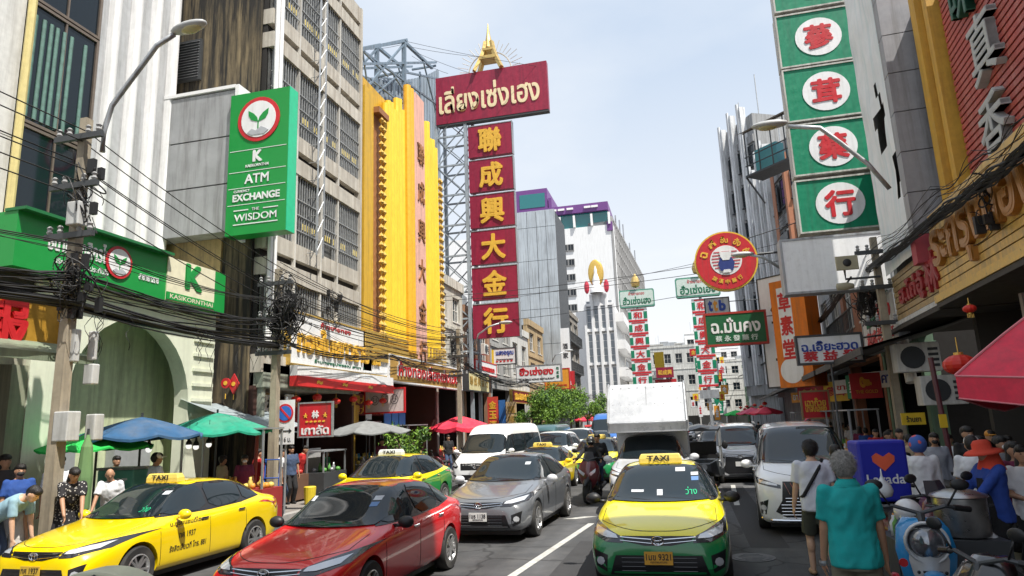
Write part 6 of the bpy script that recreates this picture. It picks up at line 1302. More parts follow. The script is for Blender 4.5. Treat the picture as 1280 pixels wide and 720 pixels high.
def vehicle(name, label, cat, kind, loc, rz, pm, sc=1, group=None, plate=None, platem=PLATEW, taxi=None, detail=2, door=None, mirrorm=None, chrome=True, roofrails=False, bigrille=False):
    K = KINDS[kind]; body, bvh, tyre, rim = body_of(kind)
    t = thing(name, label, cat, (0, 0, 0), 0, group)
    b = MB(); b.v = [v.copy() for v in body.v]; b.f = list(body.f); b.m = [0] * len(b.f); b.build('body', pm, t, smooth=True, auto=42)
    def P(nm, poly, axis, m, off=.006, sides=(1,), par=t, smooth=True, step=.09):
        o = None
        for s in sides:
            b = MB(); pp = [(-x, z) for x, z in poly][::-1] if axis in ('front', 'rear') and s < 0 else poly
            b.add(*patch(bvh, pp, axis, off, s, step)); o = b.build(nm, m, par, smooth=smooth)
        return o
    P('windshield', chaikin(K['wind']), 'front', GLASS, .016, step=.05); P('rear_window', chaikin(K['rear']), 'rear', GLASS, .016, step=.05)
    sw = K['side']; hull = sw[0][:1] + [w[1] if len(w) < 4 else w[1] for w in sw[-1:]] + [p for w in sw[::-1] for p in w[2:]]
    gx = lambda p: (p[0], p[1])
    low = [(w[i][0], w[i][1] - .018) for w in sw for i in (0, 1)]; hi = [(p[0], p[1] + .018) for w in sw[::-1] for p in w[2:]]
    low[0] = (low[0][0] - .04, low[0][1]); low[-1] = (low[-1][0] + .03, low[-1][1])
    P('window_surround', low + hi, 'side', SURR, .006, (1, -1), step=.05)
    for w in sw: P('side_window', chaikin(w), 'side', GLASS, .014, (1, -1), step=.05)
    # dark surround behind the windows
    ys = [p[0] for w in K['side'] for p in w]
    P('headlight', K['hl'], 'front', HLDARK, .006, (1, -1), step=.05)
    if detail > 1:
        cx_, cz_ = sum(p[0] for p in K['hl']) / len(K['hl']), sum(p[1] for p in K['hl']) / len(K['hl'])
        P('lamp_insert', [(cx_ + (x - cx_) * .72, cz_ + .006 + (z - cz_) * .5) for x, z in K['hl']], 'front', LAMPLENS, .012, (1, -1), step=.05)
        P('fog_lamp_bezel', K['fog'], 'front', GRILLM, .005, (1, -1), step=.06)
        fx, fz = sum(p[0] for p in K['fog']) / 4, sum(p[1] for p in K['fog']) / 4
        P('fog_lamp', [(fx + .05 * math.cos(a * .785), fz + .05 * math.sin(a * .785)) for a in range(8)], 'front', LAMPLENS, .012, (1, -1), step=.05)
    P('taillight', K['tl'], 'rear', REDLENS, .006, (1, -1), step=.06)
    g = P('grille', K['gr'], 'front', GRILLM, .005, step=.06)
    P('lower_grille', K['lg'], 'front', GRILLM, .005, step=.08)
    def hit(x, z, axis='front'):
        h = bvh.ray_cast(V((x, -8, z)), V((0, 1, 0))) if axis == 'front' else bvh.ray_cast(V((0, 8, z)), V((0, -1, 0)))
        return h[0] if h[0] else V((x, -2.2, z))
    if chrome and detail > 1:
        b = MB(); zt = max(p[1] for p in K['gr']); xs = [(-.46 + i * .92 / 12) for i in range(13)]
        if bigrille:
            for k in range(9): x = -.4 + .1 * k; b.tube([hit(x - .04, .9) - V((0, .012, 0)), hit(x + .04, .7) - V((0, .012, 0))], .011, 5)
            for k in range(7): b.tube([hit(xx, .64 - k * .055) - V((0, .012, 0)) for xx in (-.44 - (k > 1) * .08, -.2, 0, .2, .44 + (k > 1) * .08)], .007, 4)
            b.tube([hit(x, .27) - V((0, .015, 0)) for x in [-.85 + i * .17 for i in range(11)]], .022, 6)
        else:
            b.tube([hit(x, zt - .01 - .03 * (1 - abs(x) / .46)) - V((0, .01, 0)) for x in xs], .009, 5); b.tube([hit(x, zt - .045 - .04 * (1 - abs(x) / .46)) - V((0, .01, 0)) for x in xs], .006, 5)
            b2 = MB()
            for k in range(4): b2.tube([hit(x, K['lg'][0][1] - .03 - k * .05) - V((0, .006, 0)) for x in (-.45, -.2, 0, .2, .45)], .004, 4)
            b2.build('grille_bar', HLDARK, g)
        b.build('chrome_bar', CHROME, g)
        c = hit(0, K['em']) - V((0, .022, 0)); b = MB()
        for (rx, rz_) in ((.075, .05), (.03, .05)): b.tube([c + V((rx * math.cos(a * .349), 0, rz_ * math.sin(a * .349))) for a in range(19)], .007, 5)
        b.tube([c + V((.055 * math.cos(a * .349), 0, .02 + .018 * math.sin(a * .349))) for a in range(19)], .006, 5); b.build('badge', CHROME, g)
    if plate is not None or detail:
        c = hit(0, K['plate']); b = MB(); c = V((0, min(hit(0, K['plate'] + .05).y, hit(0, K['plate'] - .05).y) - .02, K['plate']))
        b.box(c, (.34, .012, .15)); p = b.build('number_plate', platem, t)
        if plate: b = MB(); b.text(plate, c + V((0, -.008, .015)), (1, 0, 0), (0, 0, 1), .3, .075, .02); b.text('กรุงเทพมหานคร', c + V((0, -.008, -.05)), (1, 0, 0), (0, 0, 1), .2, .03, .01); b.build('lettering', INK, p)
        c = hit(0, .7, 'rear') + V((0, .012, 0)); b = MB(); b.box(c, (.34, .012, .15)); b.build('number_plate', platem, t)
    ym, zm = K['mir']
    for s in (-1, 1):
        W_ = interp(K['W'], ym); b = MB(); b.sph((s * (W_ + .12), ym, zm), (.115, .075, .08), 12, 8); b.bar((s * (W_ - .08), ym + .03, zm - .05), (s * (W_ + .06), ym, zm - .04), .04); b.build('mirror', mirrorm or pm, t, smooth=True)
    if detail > 1:
        b = MB(); h0 = K['cowl']
        for x0, x1 in ((-.1, -.62), (.5, -.02)): b.tube([hit(x0, h0 + .0) - V((0, .02, -.005)), hit((x0 + x1) / 2, h0 + .02) - V((0, .022, -.006)), hit(x1, h0 + .035) - V((0, .022, -.006))], .009, 5)
        pieces(b, 'wiper', BLACK, t)
        for y, z in K['handle']:
            for s in (-1, 1):
                h = bvh.ray_cast(V((3 * s, y, z)), V((-s, 0, 0)))
                b = MB(); b.box(h[0] + V((s * .012, .0, 0)), (.025, .17, .03)); b.build('door_handle', CHROME if chrome else pm, t, bevel=.008)
        b = MB()
        for y in K['seams']:
            for s in (-1, 1):
                pts = []
                for k in range(8):
                    z = .3 + k * (K['cowl'] - .34) / 7; h = bvh.ray_cast(V((3 * s, y - .06 * (k / 7 - .5), z)), V((-s, 0, 0)))
                    if h[0]: pts.append(h[0])
                if len(pts) > 1: b.tube(pts, .005, 4)
        if K['hoodline']:
            pts = []
            for k in range(15):
                x = -.74 + 1.48 * k / 14; h = bvh.ray_cast(V((x, K['st'][0] + .12 + .5 * (abs(x) / .74) ** 3, 5)), V((0, 0, -1)))
                if h[0]: pts.append(h[0])
            b.tube(pts, .006, 4)
            for s in (-1, 1):
                pts = []
                for k in range(8):
                    y = K['st'][0] + .62 + k * .075; h = bvh.ray_cast(V((s * .74, y, 5)), V((0, 0, -1)))
                    if h[0]: pts.append(h[0])
                if len(pts) > 1: b.tube(pts, .005, 4)
        b.build('panel_gap', BLACK, t)
    for s in (-1, 1):
        for w in (-1, 1):
            o = V((s * (interp(K['W'], w * K['wb']) - .1), w * K['wb'], K['wr']))
            b = MB(); b.v = [o + V((v.x * s, v.y, v.z)) for v in tyre.v]; b.f = list(tyre.f); b.m = [0] * len(b.f); wo = b.build('wheel', RUBBER, t, smooth=True, auto=35)
            b = MB(); b.v = [o + V((v.x * s, v.y, v.z)) for v in rim.v]; b.f = list(rim.f); b.m = [0] * len(b.f); b.build('rim', ALLOY, wo)
    b = MB(); b.bb((-.72, K['st'][0] + .25, .13), (.72, K['st'][-1] - .3, .3)); b.build('underbody', BLACK, t)
    if taxi:
        zt = interp(K['top'], .05); b = MB(); wv = .33
        b.rings([[V((x * a, .02 + y * a2, zt - .03 + z)) for x, y in ((-wv, -.09), (wv, -.09), (wv, .09), (-wv, .09))] for a, a2, z in ((1, 1, 0), (1, .95, .08), (.9, .7, .15))]); r_ = b.build('roof_sign', taxi[0], t, bevel=.015)
        b = MB(); b.text(taxi[1], (-.03, -.075, zt + .055), (1, 0, 0), (0, .12, 1), .34, .085, .03); b.build('lettering', taxi[2], r_)
    if roofrails:
        for s in (-1, 1):
            b = MB(); b.tube([(s * (K['roof'] - .04), y, interp(K['top'], y) - .02 + (.03 if -1 < y < 2 else 0)) for y in [-.4 + .25 * i for i in range(10)]], .02, 6); b.build('roof_rail', mat('rail_silver', (.5, .5, .5), .3, .8), t)
    if door:
        for st, y, z, w, h, m in door:
            vs, fs = glyphs(st, .015); x0, x1 = min(v.x for v in vs), max(v.x for v in vs); y0, y1 = min(v.y for v in vs), max(v.y for v in vs); b = MB(); out = []
            for v in vs:
                yy = y + (v.x - (x0 + x1) / 2) / (x1 - x0) * w; zz = z + (v.y - (y0 + y1) / 2) / (y1 - y0) * h
                hh = bvh.ray_cast(V((3, yy, zz)), V((-1, 0, 0))); out.append(hh[0] + V((.005, 0, 0)))
            b.add(out, fs); b.build('lettering', m, t)
    t.location = loc; t.rotation_euler = (0, 0, rz); t.scale = (sc, sc, sc); MX[t] = Matrix.Translation(V(loc)) @ Matrix.Rotation(rz, 4, 'Z') @ Matrix.Scale(sc, 4)
    return t
TY = paint('taxi_yellow', (.92, .66, .0)); TYG = two_tone('taxi_yellow_green', (.84, .74, .0), (.005, .2, .055), .735, .018); TYG2 = two_tone('taxi_yellow_green_side', (.88, .7, .0), (.005, .27, .07), .84, .1)
REDC = paint('car_red', (.72, .005, .011)); GREYC = paint('car_grey', (.13, .14, .155)); WHC = paint('car_white', (.84, .85, .86)); SILV = paint('car_silver', (.62, .63, .65)); DKC = paint('car_dark', (.04, .045, .05)); BLUC = paint('truck_blue', (.02, .12, .4)); DTEAL = paint('car_dark_teal', (.03, .09, .1))
SGY = mat('roof_sign_yellow', (.72, .55, .12), .35); SGW = mat('roof_sign_white', (.7, .72, .68), .35)
cx = lambda px, Y, py=575: PY(px, py, Y).x
vehicle('taxi', 'plain yellow taxi with black door lettering at the left kerb', 'taxi', 'sedan', (-8.35, 9.75, 0), rad(-2), TY, .955, plate='ทศ 1937', platem=mat('plate_yellow', (.65, .42, .05), .5), taxi=(SGY, 'TAXI', INK),
        door=[('บ.ชูชัยแอนด์ไชยา', -.38, .86, .78, .1, INK), ('ทศ 1937', -.4, .68, .36, .09, INK), ('รังสิตเสียเวที โทร. 881', -.36, .5, .8, .1, INK)], mirrorm=paint('taxi_yellow', (0, 0, 0)))
vehicle('sedan', 'shiny red sedan with black mirrors, nearest of the cars in the left lane', 'car', 'sedan', (-4.42, 8.95, 0), rad(-2), REDC, .94, plate='', mirrorm=BLACK)
vehicle('sedan', 'dark grey sedan behind the red sedan', 'car', 'sedan', (-3.62, 14.55, 0), rad(-3), GREYC, 1, plate='1ขธ 1138', mirrorm=SILV)
vehicle('taxi', 'yellow and green taxi nearest the camera, in the middle lane', 'taxi', 'sedan', (-.38, 10.95, 0), rad(-.8), TYG, .98, plate='1มข 9321', platem=mat('plate_orange', (.7, .36, .04), .5), taxi=(SGY, 'TAXI', INK), mirrorm=BLACK)
vehicle('taxi', 'yellow and green taxi behind the red sedan by the left kerb', 'taxi', 'sedan', (-7.15, 16.1, 0), rad(-3), TYG2, 1, plate='ทจ 5512', taxi=(SGW, 'TAXI', INK), detail=2)
vehicle('taxi', 'olive roofed taxi at the bottom edge of which only the roof sign shows', 'taxi', 'sedan', (-1.82, 1.93, 0), rad(-2), paint('taxi_olive', (.4, .38, .15)), 1, detail=1)
OT = [o for o in COL.objects if o.get('label', '').startswith('olive roofed')][0]
b = MB(); ar = [(-.19, 0), (.19, 0)] + [(.19 * math.cos(math.pi * i / 14), .13 + .1 * math.sin(math.pi * i / 14)) for i in range(15)]; cT = V((-1.82, 1.9, 1.47)); b.prism(ar, cT + V((0, .05, 0)), (1, 0, 0), Z3, .1); so_ = b.build('roof_sign', mat('roof_sign_olive', (.6, .6, .42), .45), OT, bevel=.01)
b = MB(); b.text('TAXI', cT + V((0, -.054, .15)), (1, 0, 0), Z3, .24, .06, .03); b.tube([cT + V((.14 * math.cos(math.pi * i / 12), -.052, .12 + .085 * math.sin(math.pi * i / 12) + .012 * math.cos(i * 2.1))) for i in range(13)], .004, 4); b.build('lettering', INK, so_)
vehicle('people_carrier', 'white people carrier with a large black grille facing up the right lane', 'car', 'mpv', (2.3, 15.5, 0), rad(-5), WHC, 1.0, plate='8กย 1188', bigrille=True, roofrails=False)
vehicle('people_carrier', 'silver white people carrier behind the one with the large black grille', 'car', 'mpv', (cx(925, 25), 25.4, 0), rad(-3), SILV, .95, roofrails=True)
vehicle('minivan', 'high roofed white passenger van in the left lane', 'van', 'van', (cx(628, 24.5) - .05, 24.6, 0), rad(-4), WHC, .95)
vehicle('taxi', 'small yellow taxi squeezed between the van and the white off-roader', 'taxi', 'sedan', (cx(676, 21.5), 21.9, 0), rad(-2), TY, .93, detail=1, taxi=(SGY, 'TAXI', INK))
vehicle('off_roader', 'white off-roader behind the small yellow taxi', 'car', 'suv', (cx(686, 27) , 28.2, 0), rad(-2), WHC, 1, detail=1)
vehicle('taxi', 'yellow and green taxi behind the motorcycle riders', 'taxi', 'sedan', (cx(744, 25), 25.9, 0), rad(-1), TYG, 1, taxi=(SGY, 'TAXI', INK), detail=1)
vehicle('minivan', 'dark teal van behind the high roofed white van', 'van', 'van', (cx(688, 36), 36, 0), rad(-2), DTEAL, .9, detail=1)
vehicle('off_roader', 'white off-roader far back beside the roadside trees', 'car', 'suv', (cx(722, 37), 37.5, 0), rad(-1), WHC, 1, detail=1)
vehicle('blue_truck', 'blue topped van further back beyond the white off-roaders', 'van', 'van', (cx(762, 46), 47, 0), rad(0), BLUC, 1.15, detail=1)
fsed = [(-5.2, 44, 'SILV'), (-1.6, 34, 'DKC'), (1.5, 34, 'DKC'), (1.9, 42, 'WHC'), (2.6, 50, 'SILV'), (-4.4, 55, 'WHC'), (-.6, 56, 'REDC'), (3.2, 60, 'TY'), (-3.4, 66, 'SILV'), (.2, 66, 'WHC'), (3.4, 72, 'DKC'), (-1.0, 80, 'TY'), (3.8, 86, 'WHC'), (.6, 92, 'SILV')]
for i, (x, y, c) in enumerate(fsed):
    m = globals()[c]; nm = {'SILV': 'silver', 'DKC': 'dark', 'WHC': 'white', 'REDC': 'red', 'TY': 'yellow'}[c]
    if i == 0: p0 = proto = vehicle('sedan', 'silver car far back in the traffic', 'car', 'sedan', (x, y, 0), 0, m, 1, group='far cars in the traffic', detail=0)
    else: clone(proto, (x, y, 0), 0, nm + ' car far back in the traffic', 'far cars in the traffic', {'car_silver': m.name})
# ------------------------------------------------------------------ box truck
t = thing('box_truck', 'silver pickup truck with a big aluminium box over its cab', 'truck', (0, 0, 0))
KINDS['cab'] = dict(KINDS['suv']); KINDS['cab']['top'] = [(-2.35, .55), (-2.33, .85), (-2.25, .97), (-1.9, 1.05), (-1.15, 1.16), (-1.05, 1.19), (-.35, 1.66), (-.1, 1.73), (.4, 1.75), (.62, 1.7), (.7, 1.2), (.75, 1.1), (2.3, 1.05), (2.35, .6)]
tk = vehicle('box_truck', 'silver pickup truck with a big aluminium box over its cab', 'truck', 'cab', (-.82, 17.9, 0), rad(-.5), SILV, 1, plate='')
bpy.data.objects.remove(t)
for o in [o for o in COL.objects if o.parent == tk and o.name.startswith(('side_window', 'rear_window'))][2:]: pass
MX[tk] = Matrix.Translation(V((-.82, 17.9, 0))); ALU = mat('aluminium_box', (.55, .56, .57), .3, .25, var=.12, scale=2, streak=.55, streakcol=(.36, .37, .39))
o_ = V((-.82, 17.9, 0)); b = MB(); hw = .95
pr = [(-.95, 1.78), (-1.0, 2.02), (-.42, 2.92), (-.3, 2.98), (2.6, 2.98), (2.6, .8), (.9, .8), (.9, 1.78)]
b.prism([(y, z) for y, z in pr], o_ + V((-hw, 0, 0)), (0, 1, 0), (0, 0, 1), 2 * hw); bx_ = b.build('cargo_box', ALU, tk, bevel=.04)
b = MB()
for k in range(7): y = -.2 + k * .45; b.bb(o_ + V((hw + .002, y, 1.82)), o_ + V((hw + .03, y + .05, 2.95))); b.bb(o_ + V((-hw - .03, y, 1.82)), o_ + V((-hw - .002, y + .05, 2.95)))
for s in (-1, 1): b.tube([o_ + V((s * (hw - .01), y - .012, z + .01)) for y, z in pr[:4]], .03, 6)
b.tube([o_ + V((-hw, -1.0, 2.02)), o_ + V((hw, -1.0, 2.02))], .022, 6)
for k in range(9):
    for y, z in ((-.99, 2.0), (-.7, 2.44), (-.44, 2.86)): b.sph(o_ + V((-hw + .12 + k * (2 * hw - .24) / 8, y - .012, z + .02)), .014, 6, 4)
for z0_, z1_ in ((0, 1),): b.tube([o_ + V((0, -.72 - .012, 2.43)), o_ + V((0, -.44, 2.9))], .008, 4)
b.build('box_trim', mat('trim_alu', (.45, .46, .47), .4, .6), bx_)
# ------------------------------------------------------------------ motorcycles
def sticker(car, items):
    t = [o for o in COL.objects if o.get('label', '').startswith(car)][0]; bvh = BODY['sedan'][1]; M0 = MX[t]; MX[t] = Matrix()
    for st, x, z, w, h, m in items:
        b = MB()
        if st: 
            vs, fs = glyphs(st); x0, x1 = min(v.x for v in vs), max(v.x for v in vs); y0, y1 = min(v.y for v in vs), max(v.y for v in vs); out = []
            for v in vs:
                hh = bvh.ray_cast(V((x + (v.x - (x0 + x1) / 2) / (x1 - x0) * w, -8, z + (v.y - (y0 + y1) / 2) / (y1 - y0) * h)), V((0, 1, 0))); out.append(hh[0] + V((0, -.022, .012)))
            b.add(out, fs); b.build('lettering', m, t)
        else:
            b.add(*patch(bvh, [(x - w / 2, z - h / 2), (x + w / 2, z - h / 2), (x + w / 2, z + h / 2), (x - w / 2, z + h / 2)], 'front', .02, 1, .05)); b.build('sticker', m, t)
    MX[t] = M0
STW, STB, STG = mat('sticker_white', (.5, .52, .55), .4), mat('sticker_blue', (.1, .2, .4), .4), mat('sticker_green', (.02, .45, .2), .4)
sticker('yellow and green taxi nearest', [('', .3, 1.36, .14, .05, STW), ('', .5, 1.24, .1, .05, STB), ('', .5, 1.3, .1, .04, STW), ('ว่าง', .44, 1.1, .16, .09, STG), ('', 0, 1.08, .08, .07, STW), ('', -.32, 1.1, .18, .03, STW)])
sticker('shiny red', [('', .5, 1.28, .1, .05, STW), ('', .5, 1.21, .1, .05, STB), ('', -.5, 1.28, .07, .06, STW)])
sticker('plain yellow taxi', [('', .46, 1.3, .1, .05, STW), ('ว่าง', .42, 1.1, .14, .08, STG)])
sticker('dark grey sedan', [('', .46, 1.28, .1, .05, STW)])
def tyre_(b, c, r, w):
    b.lathe([(r - w, -w * .6), (r - w * .3, -w * .8), (r, -w * .3), (r, w * .3), (r - w * .3, w * .8), (r - w, w * .6), (r - w, -w * .6)], c, 'X', 22)
def scooter(label, loc, rz, bm, style='sport', sc=1, group='motorcycles', name='motorcycle', m2=BLACK, box=None):
    t = thing(name, label, 'motorcycle', (0, 0, 0), 0, group)
    for y in (-.66, .6):
        b = MB(); tyre_(b, (0, y, .26), .26, .1); w = b.build('wheel', RUBBER, t, smooth=True); b = MB()
        for k in range(5): a = 1.257 * k; b.bar((0, y, .26), (0, y + .17 * math.cos(a), .26 + .17 * math.sin(a)), .03)
        b.cyl((-.05, y, .26), (.05, y, .26), .05, n=10); b.build('rim', ALLOY, w)
    def shell(rows, nm, m, bev=0):
        b = MB(); rs = []
        for y, z, w, h in rows: rs.append([V((w * math.cos(2 * math.pi * i / 14), y, z + h * math.sin(2 * math.pi * i / 14))) for i in range(14)])
        b.rings(rs); return b.build(nm, m, t, smooth=True)
    b = MB(); b.rings([[V((x * w, y + abs(x) * .09 * w / .2, z)) for x in (-1, -.7, -.3, 0, .3, .7, 1)] + [V((x * w, y + .1 + abs(x) * .08, z)) for x in (1, .7, .3, 0, -.3, -.7, -1)] for z, w, y in ([(.34, .1, -.5), (.5, .2, -.55), (.7, .27, -.56), (.85, .25, -.5), (.98, .17, -.42), (1.05, .08, -.36)] if style == 'sport' else [(.3, .12, -.42), (.45, .19, -.5), (.7, .23, -.53), (.88, .2, -.47), (.96, .14, -.42)])])
    b.build('front_fairing', bm, t, smooth=True)
    shell([(-.98, .44, .02, .02), (-.88, .5, .07, .05), (-.68, .54, .085, .05), (-.48, .5, .07, .05), (-.4, .44, .03, .03)], 'front_mudguard', bm if style != 'sport' else m2)
    shell([(-.4, .33, .14, .04), (-.1, .3, .17, .05), (.1, .36, .17, .09)], 'footboard', m2)
    shell([(.02, .5, .1, .14), (.15, .56, .19, .18), (.5, .62, .2, .16), (.85, .7, .14, .1), (1.0, .74, .06, .05)], 'tail_body', bm)
    shell([(0, .76, .1, .04), (.15, .78, .16, .06), (.45, .78, .17, .06), (.8, .84, .13, .05), (.9, .86, .08, .03)], 'seat', mat('seat_black', (.015, .015, .015), .6))
    b = MB(); b.tube([(-.36, -.3, 1.03), (-.2, -.36, 1.06), (0, -.38, 1.0), (.2, -.36, 1.06), (.36, -.3, 1.03)], .018, 6); b.tube([(0, -.38, 1.0), (0, -.62, .35)], .035, 8)
    for s in (-1, 1): b.tube([(s * .07, -.6, .5), (s * .07, -.66, .26)], .025, 6)
    h = b.build('handlebar', DKSTEEL, t)
    for s in (-1, 1):
        b = MB(); b.cyl((s * .27, -.33, 1.045), (s * .4, -.28, 1.025), .025, n=8); b.build('grip', BLACK, h)
        b = MB(); b.tube([(s * .22, -.36, 1.06), (s * .3, -.38, 1.2)], .009, 5); b.sph((s * .33, -.38, 1.24), (.075, .02, .05), 10, 6); b.build('mirror', BLACK, t, smooth=True)
    if style == 'sport':
        for s in (-1, 1):
            b = MB(); b.prism([(.05, 0), (.22, .12), (.2, .03), (.09, -.06)] if s > 0 else [(-.05, 0), (-.09, -.06), (-.2, .03), (-.22, .12)], (0, -.585, .7), (1, .0, 0), (0, .1, 1), .03); b.build('headlight', LAMPLENS, t)
        if bm is DRED: b = MB(); b.rings([[V((x, -.42 + abs(x) * .4, .98)) for x in (-.16, -.08, 0, .08, .16)], [V((x, -.3 + abs(x) * .4, 1.2)) for x in (-.1, -.05, 0, .05, .1)]], caps=False, close=False); b.build('windscreen', mat('tint_screen', (.03, .03, .035), .35, var=0), t)
    else:
        b = MB(); b.lathe([(.001, -.1), (.08, -.085), (.13, -.03), (.15, .03), (.13, .1)], (0, -.52, .78), 'Y', 22); b.build('headlight', mat('lamp_clear', (.22, .23, .25), .08, .6, var=.5, scale=14, coat=1), t, smooth=True)
        b = MB(); b.lathe([(.15, -.02), (.165, -.04), (.175, 0), (.16, .05)], (0, -.52, .78), 'Y', 22); b.build('headlight_ring', mat('panel_pale', (.55, .56, .56), .35, coat=.5), t, smooth=True)
        b = MB(); b.rings([[V((x * w, -.585 + abs(x) * .08, z)) for x in (-1, -.5, 0, .5, 1)] for z, w in ((.44, .06), (.52, .13), (.64, .15), (.9, .11))], caps=False, close=False); b.build('pale_panel', mat('panel_pale', (0, 0, 0)), t, smooth=True)
        b = MB(); b.box((0, -.6, .56), (.14, .02, .015)); b.box((0, -.6, .53), (.1, .02, .015)); b.sph((-.1, -.585, .555), .014); b.sph((.1, -.585, .555), .014); b.build('vent', BLACK, t)
        for i, (x, z, m) in enumerate([(-.2, .62, REDL), (.2, .5, GOLDL), (-.17, .45, SIGNW)]): b = MB(); b.prism(ring(.035, 10), (x, -.54, z), (1, 0, 0), (0, 0, 1), .012); b.build('sticker', m, t)
    b = MB(); b.cyl((.16, .25, .3), (.17, .8, .36), .05, n=10); b.build('exhaust', DKSTEEL, t)
    b = MB(); b.box((0, -.62, .36), (.2, .01, .1)) if style == 'x' else b.box((0, 1.02, .6), (.2, .01, .14)); b.build('number_plate', PLATEW, t)
    if box: box(t)
    t.location = loc; t.rotation_euler = (0, 0, rz); t.scale = (sc, sc, sc); MX[t] = Matrix.Translation(V(loc)) @ Matrix.Rotation(rz, 4, 'Z') @ Matrix.Scale(sc, 4)
    return t
DRED = paint('bike_dark_red', (.12, .008, .015)); BLUS = paint('scooter_blue', (.02, .26, .58)); BKB = paint('bike_black', (.015, .015, .017)); WHB = paint('bike_white', (.6, .6, .6))
rb = PG(738, 630, 0); RBX, RBY = rb.x, rb.y + .7
scooter('dark red motorcycle carrying two riders between the lanes', (RBX, RBY, 0), rad(-4), DRED, 'sport', 1.08)
p = PD(1168, 668, 6.1); SCX, SCY = p.x, p.y + .6
scooter('blue scooter with a big round headlight at the bottom right', (SCX + .02, SCY, .05), rad(-8), BLUS, 'retro', 1.08)
p = PD(1100, 600, 7.9)
def lzbox(t):
    L = V((0, 0, 0)); b = MB(); b.bb((-.27, .55, .92), (.27, .95, 1.62)); k = b.build('delivery_box', mat('box_blue', (.012, .02, .36), .5, var=.08), t, bevel=.03)
    b = MB(); b.prism([(0, -.11), (.12, .0), (.125, .06), (.07, .1), (0, .055), (-.07, .1), (-.125, .06), (-.12, 0)], (-.0, .952, 1.38), (-1, 0, 0), (0, 0, 1), .006); b.build('heart_logo', mat('heart_orange', (.75, .12, .05), .5), k)
    b = MB(); b.text('Lazada', (.0, .956, 1.18), (-1, 0, 0), (0, 0, 1), .42, .11, .02); b.build('lettering', SIGNW, k)
scooter('parked motorcycle carrying a large blue delivery box', (p.x, p.y + .95, .12), rad(184), BKB, 'sport', 1.0, box=lzbox)
for i, (px, Y, r, m, lab) in enumerate([(1120, 9.2, 190, BKB, 'black motorcycle parked behind the blue delivery box'), (1150, 8.6, 20, DRED, 'dark red motorcycle parked behind the blue scooter'), (1262, 5.9, -60, BKB, 'dark motorcycle at the bottom right corner'), (1215, 11.5, 15, WHB, 'pale motorcycle parked near the shop step'), (1105, 12.5, 5, BKB, 'black motorcycle parked further back by the right kerb')]):
    scooter(lab, (PY(px, 640, Y).x, Y, .16 if i != 2 else .02), rad(r), m, 'sport', .98)
for i, (px, Y, m, lab) in enumerate([(566, 21.3, BKB, 'black motorcycle with a rear plate parked by the left kerb'), (560, 23.5, DRED, 'dark red motorcycle parked in the left row'), (552, 25.5, BKB, 'black motorcycle furthest along the left row')]):
    scooter(lab, (-8.9, Y, 0), rad(170 - 12 * i), m, 'sport', 1)
# three-wheeled taxi
def tuktuk(label, x, y, cm, bm, group='three wheelers'):
    t = thing('tuk_tuk', label, 'tuk-tuk', (x, y, 0), 0, group); o = V((x, y, 0))
    b = MB(); b.rings([[o + V((sx * w, yy, z + (.06 if abs(sx) < .5 else 0))) for sx in (-1, -.5, 0, .5, 1)] + [o + V((sx * w, yy, z - .05)) for sx in (1, .5, 0, -.5, -1)] for yy, w, z in ((-.75, .5, 1.72), (-.5, .6, 1.8), (1.0, .62, 1.82), (1.3, .6, 1.76))]); b.build('roof', cm, t)
    b = MB()
    for sx in (-1, 1):
        b.tube([o + V((sx * .5, -.72, .75)), o + V((sx * .52, -.6, 1.72))], .025, 6); b.tube([o + V((sx * .6, .2, .5)), o + V((sx * .6, .2, 1.78))], .022, 6); b.tube([o + V((sx * .6, 1.2, .5)), o + V((sx * .6, 1.2, 1.76))], .022, 6); b.tube([o + V((sx * .6, .2, 1.0)), o + V((sx * .6, 1.2, 1.0))], .018, 6)
    b.tube([o + V((-.5, -.72, .8)), o + V((.5, -.72, .8))], .025, 6); b.build('frame', STEEL, t)
    b = MB(); b.rings([[o + V((sx * w, yy, z)) for sx, z in ((-1, z0), (1, z0), (1, z1), (-1, z1))] for yy, w, z0, z1 in ((-1.1, .2, .5, .75), (-.75, .45, .35, .85), (-.3, .55, .32, .55), (.2, .62, .32, .55), (.3, .64, .3, .8), (1.35, .62, .32, .8))]); b.build('body', bm, t, bevel=.03)
    b = MB(); b.cyl(o + V((0, -1.12, .65)), o + V((0, -1.2, .65)), .09, n=14); b.build('headlight', LAMPLENS, t)
    for wx, wy in ((0, -1.05), (-.55, .95), (.55, .95)): b = MB(); tyre_(b, o + V((wx, wy, .24)), .24, .1); b.cyl(o + V((wx - .05, wy, .24)), o + V((wx + .05, wy, .24)), .15, n=12); b.build('wheel', RUBBER, t)
    b = MB(); b.bb(o + V((-.5, .75, .75)), o + V((.5, 1.2, .9))); b.bb(o + V((-.5, 1.1, .9)), o + V((.5, 1.25, 1.3))); b.build('seat', BLACK, t)
    for s in (-1, 1): b = MB(); b.sph(o + V((s * .66, -.7, 1.25)), (.09, .03, .12), 8, 6); b.bar(o + V((s * .5, -.7, 1.2)), o + V((s * .6, -.7, 1.25)), .02); b.build('mirror', BLACK, t)
    return t
tuktuk('dark roofed tuk-tuk behind the box truck', cx(881, 21.5) - .05, 22.2, mat('tuk_dark', (.03, .035, .04), .4, coat=.4), DKC)
tuktuk('red tuk-tuk far back near the trees', cx(742, 50), 51, mat('tuk_red', (.5, .03, .03), .5), REDC)

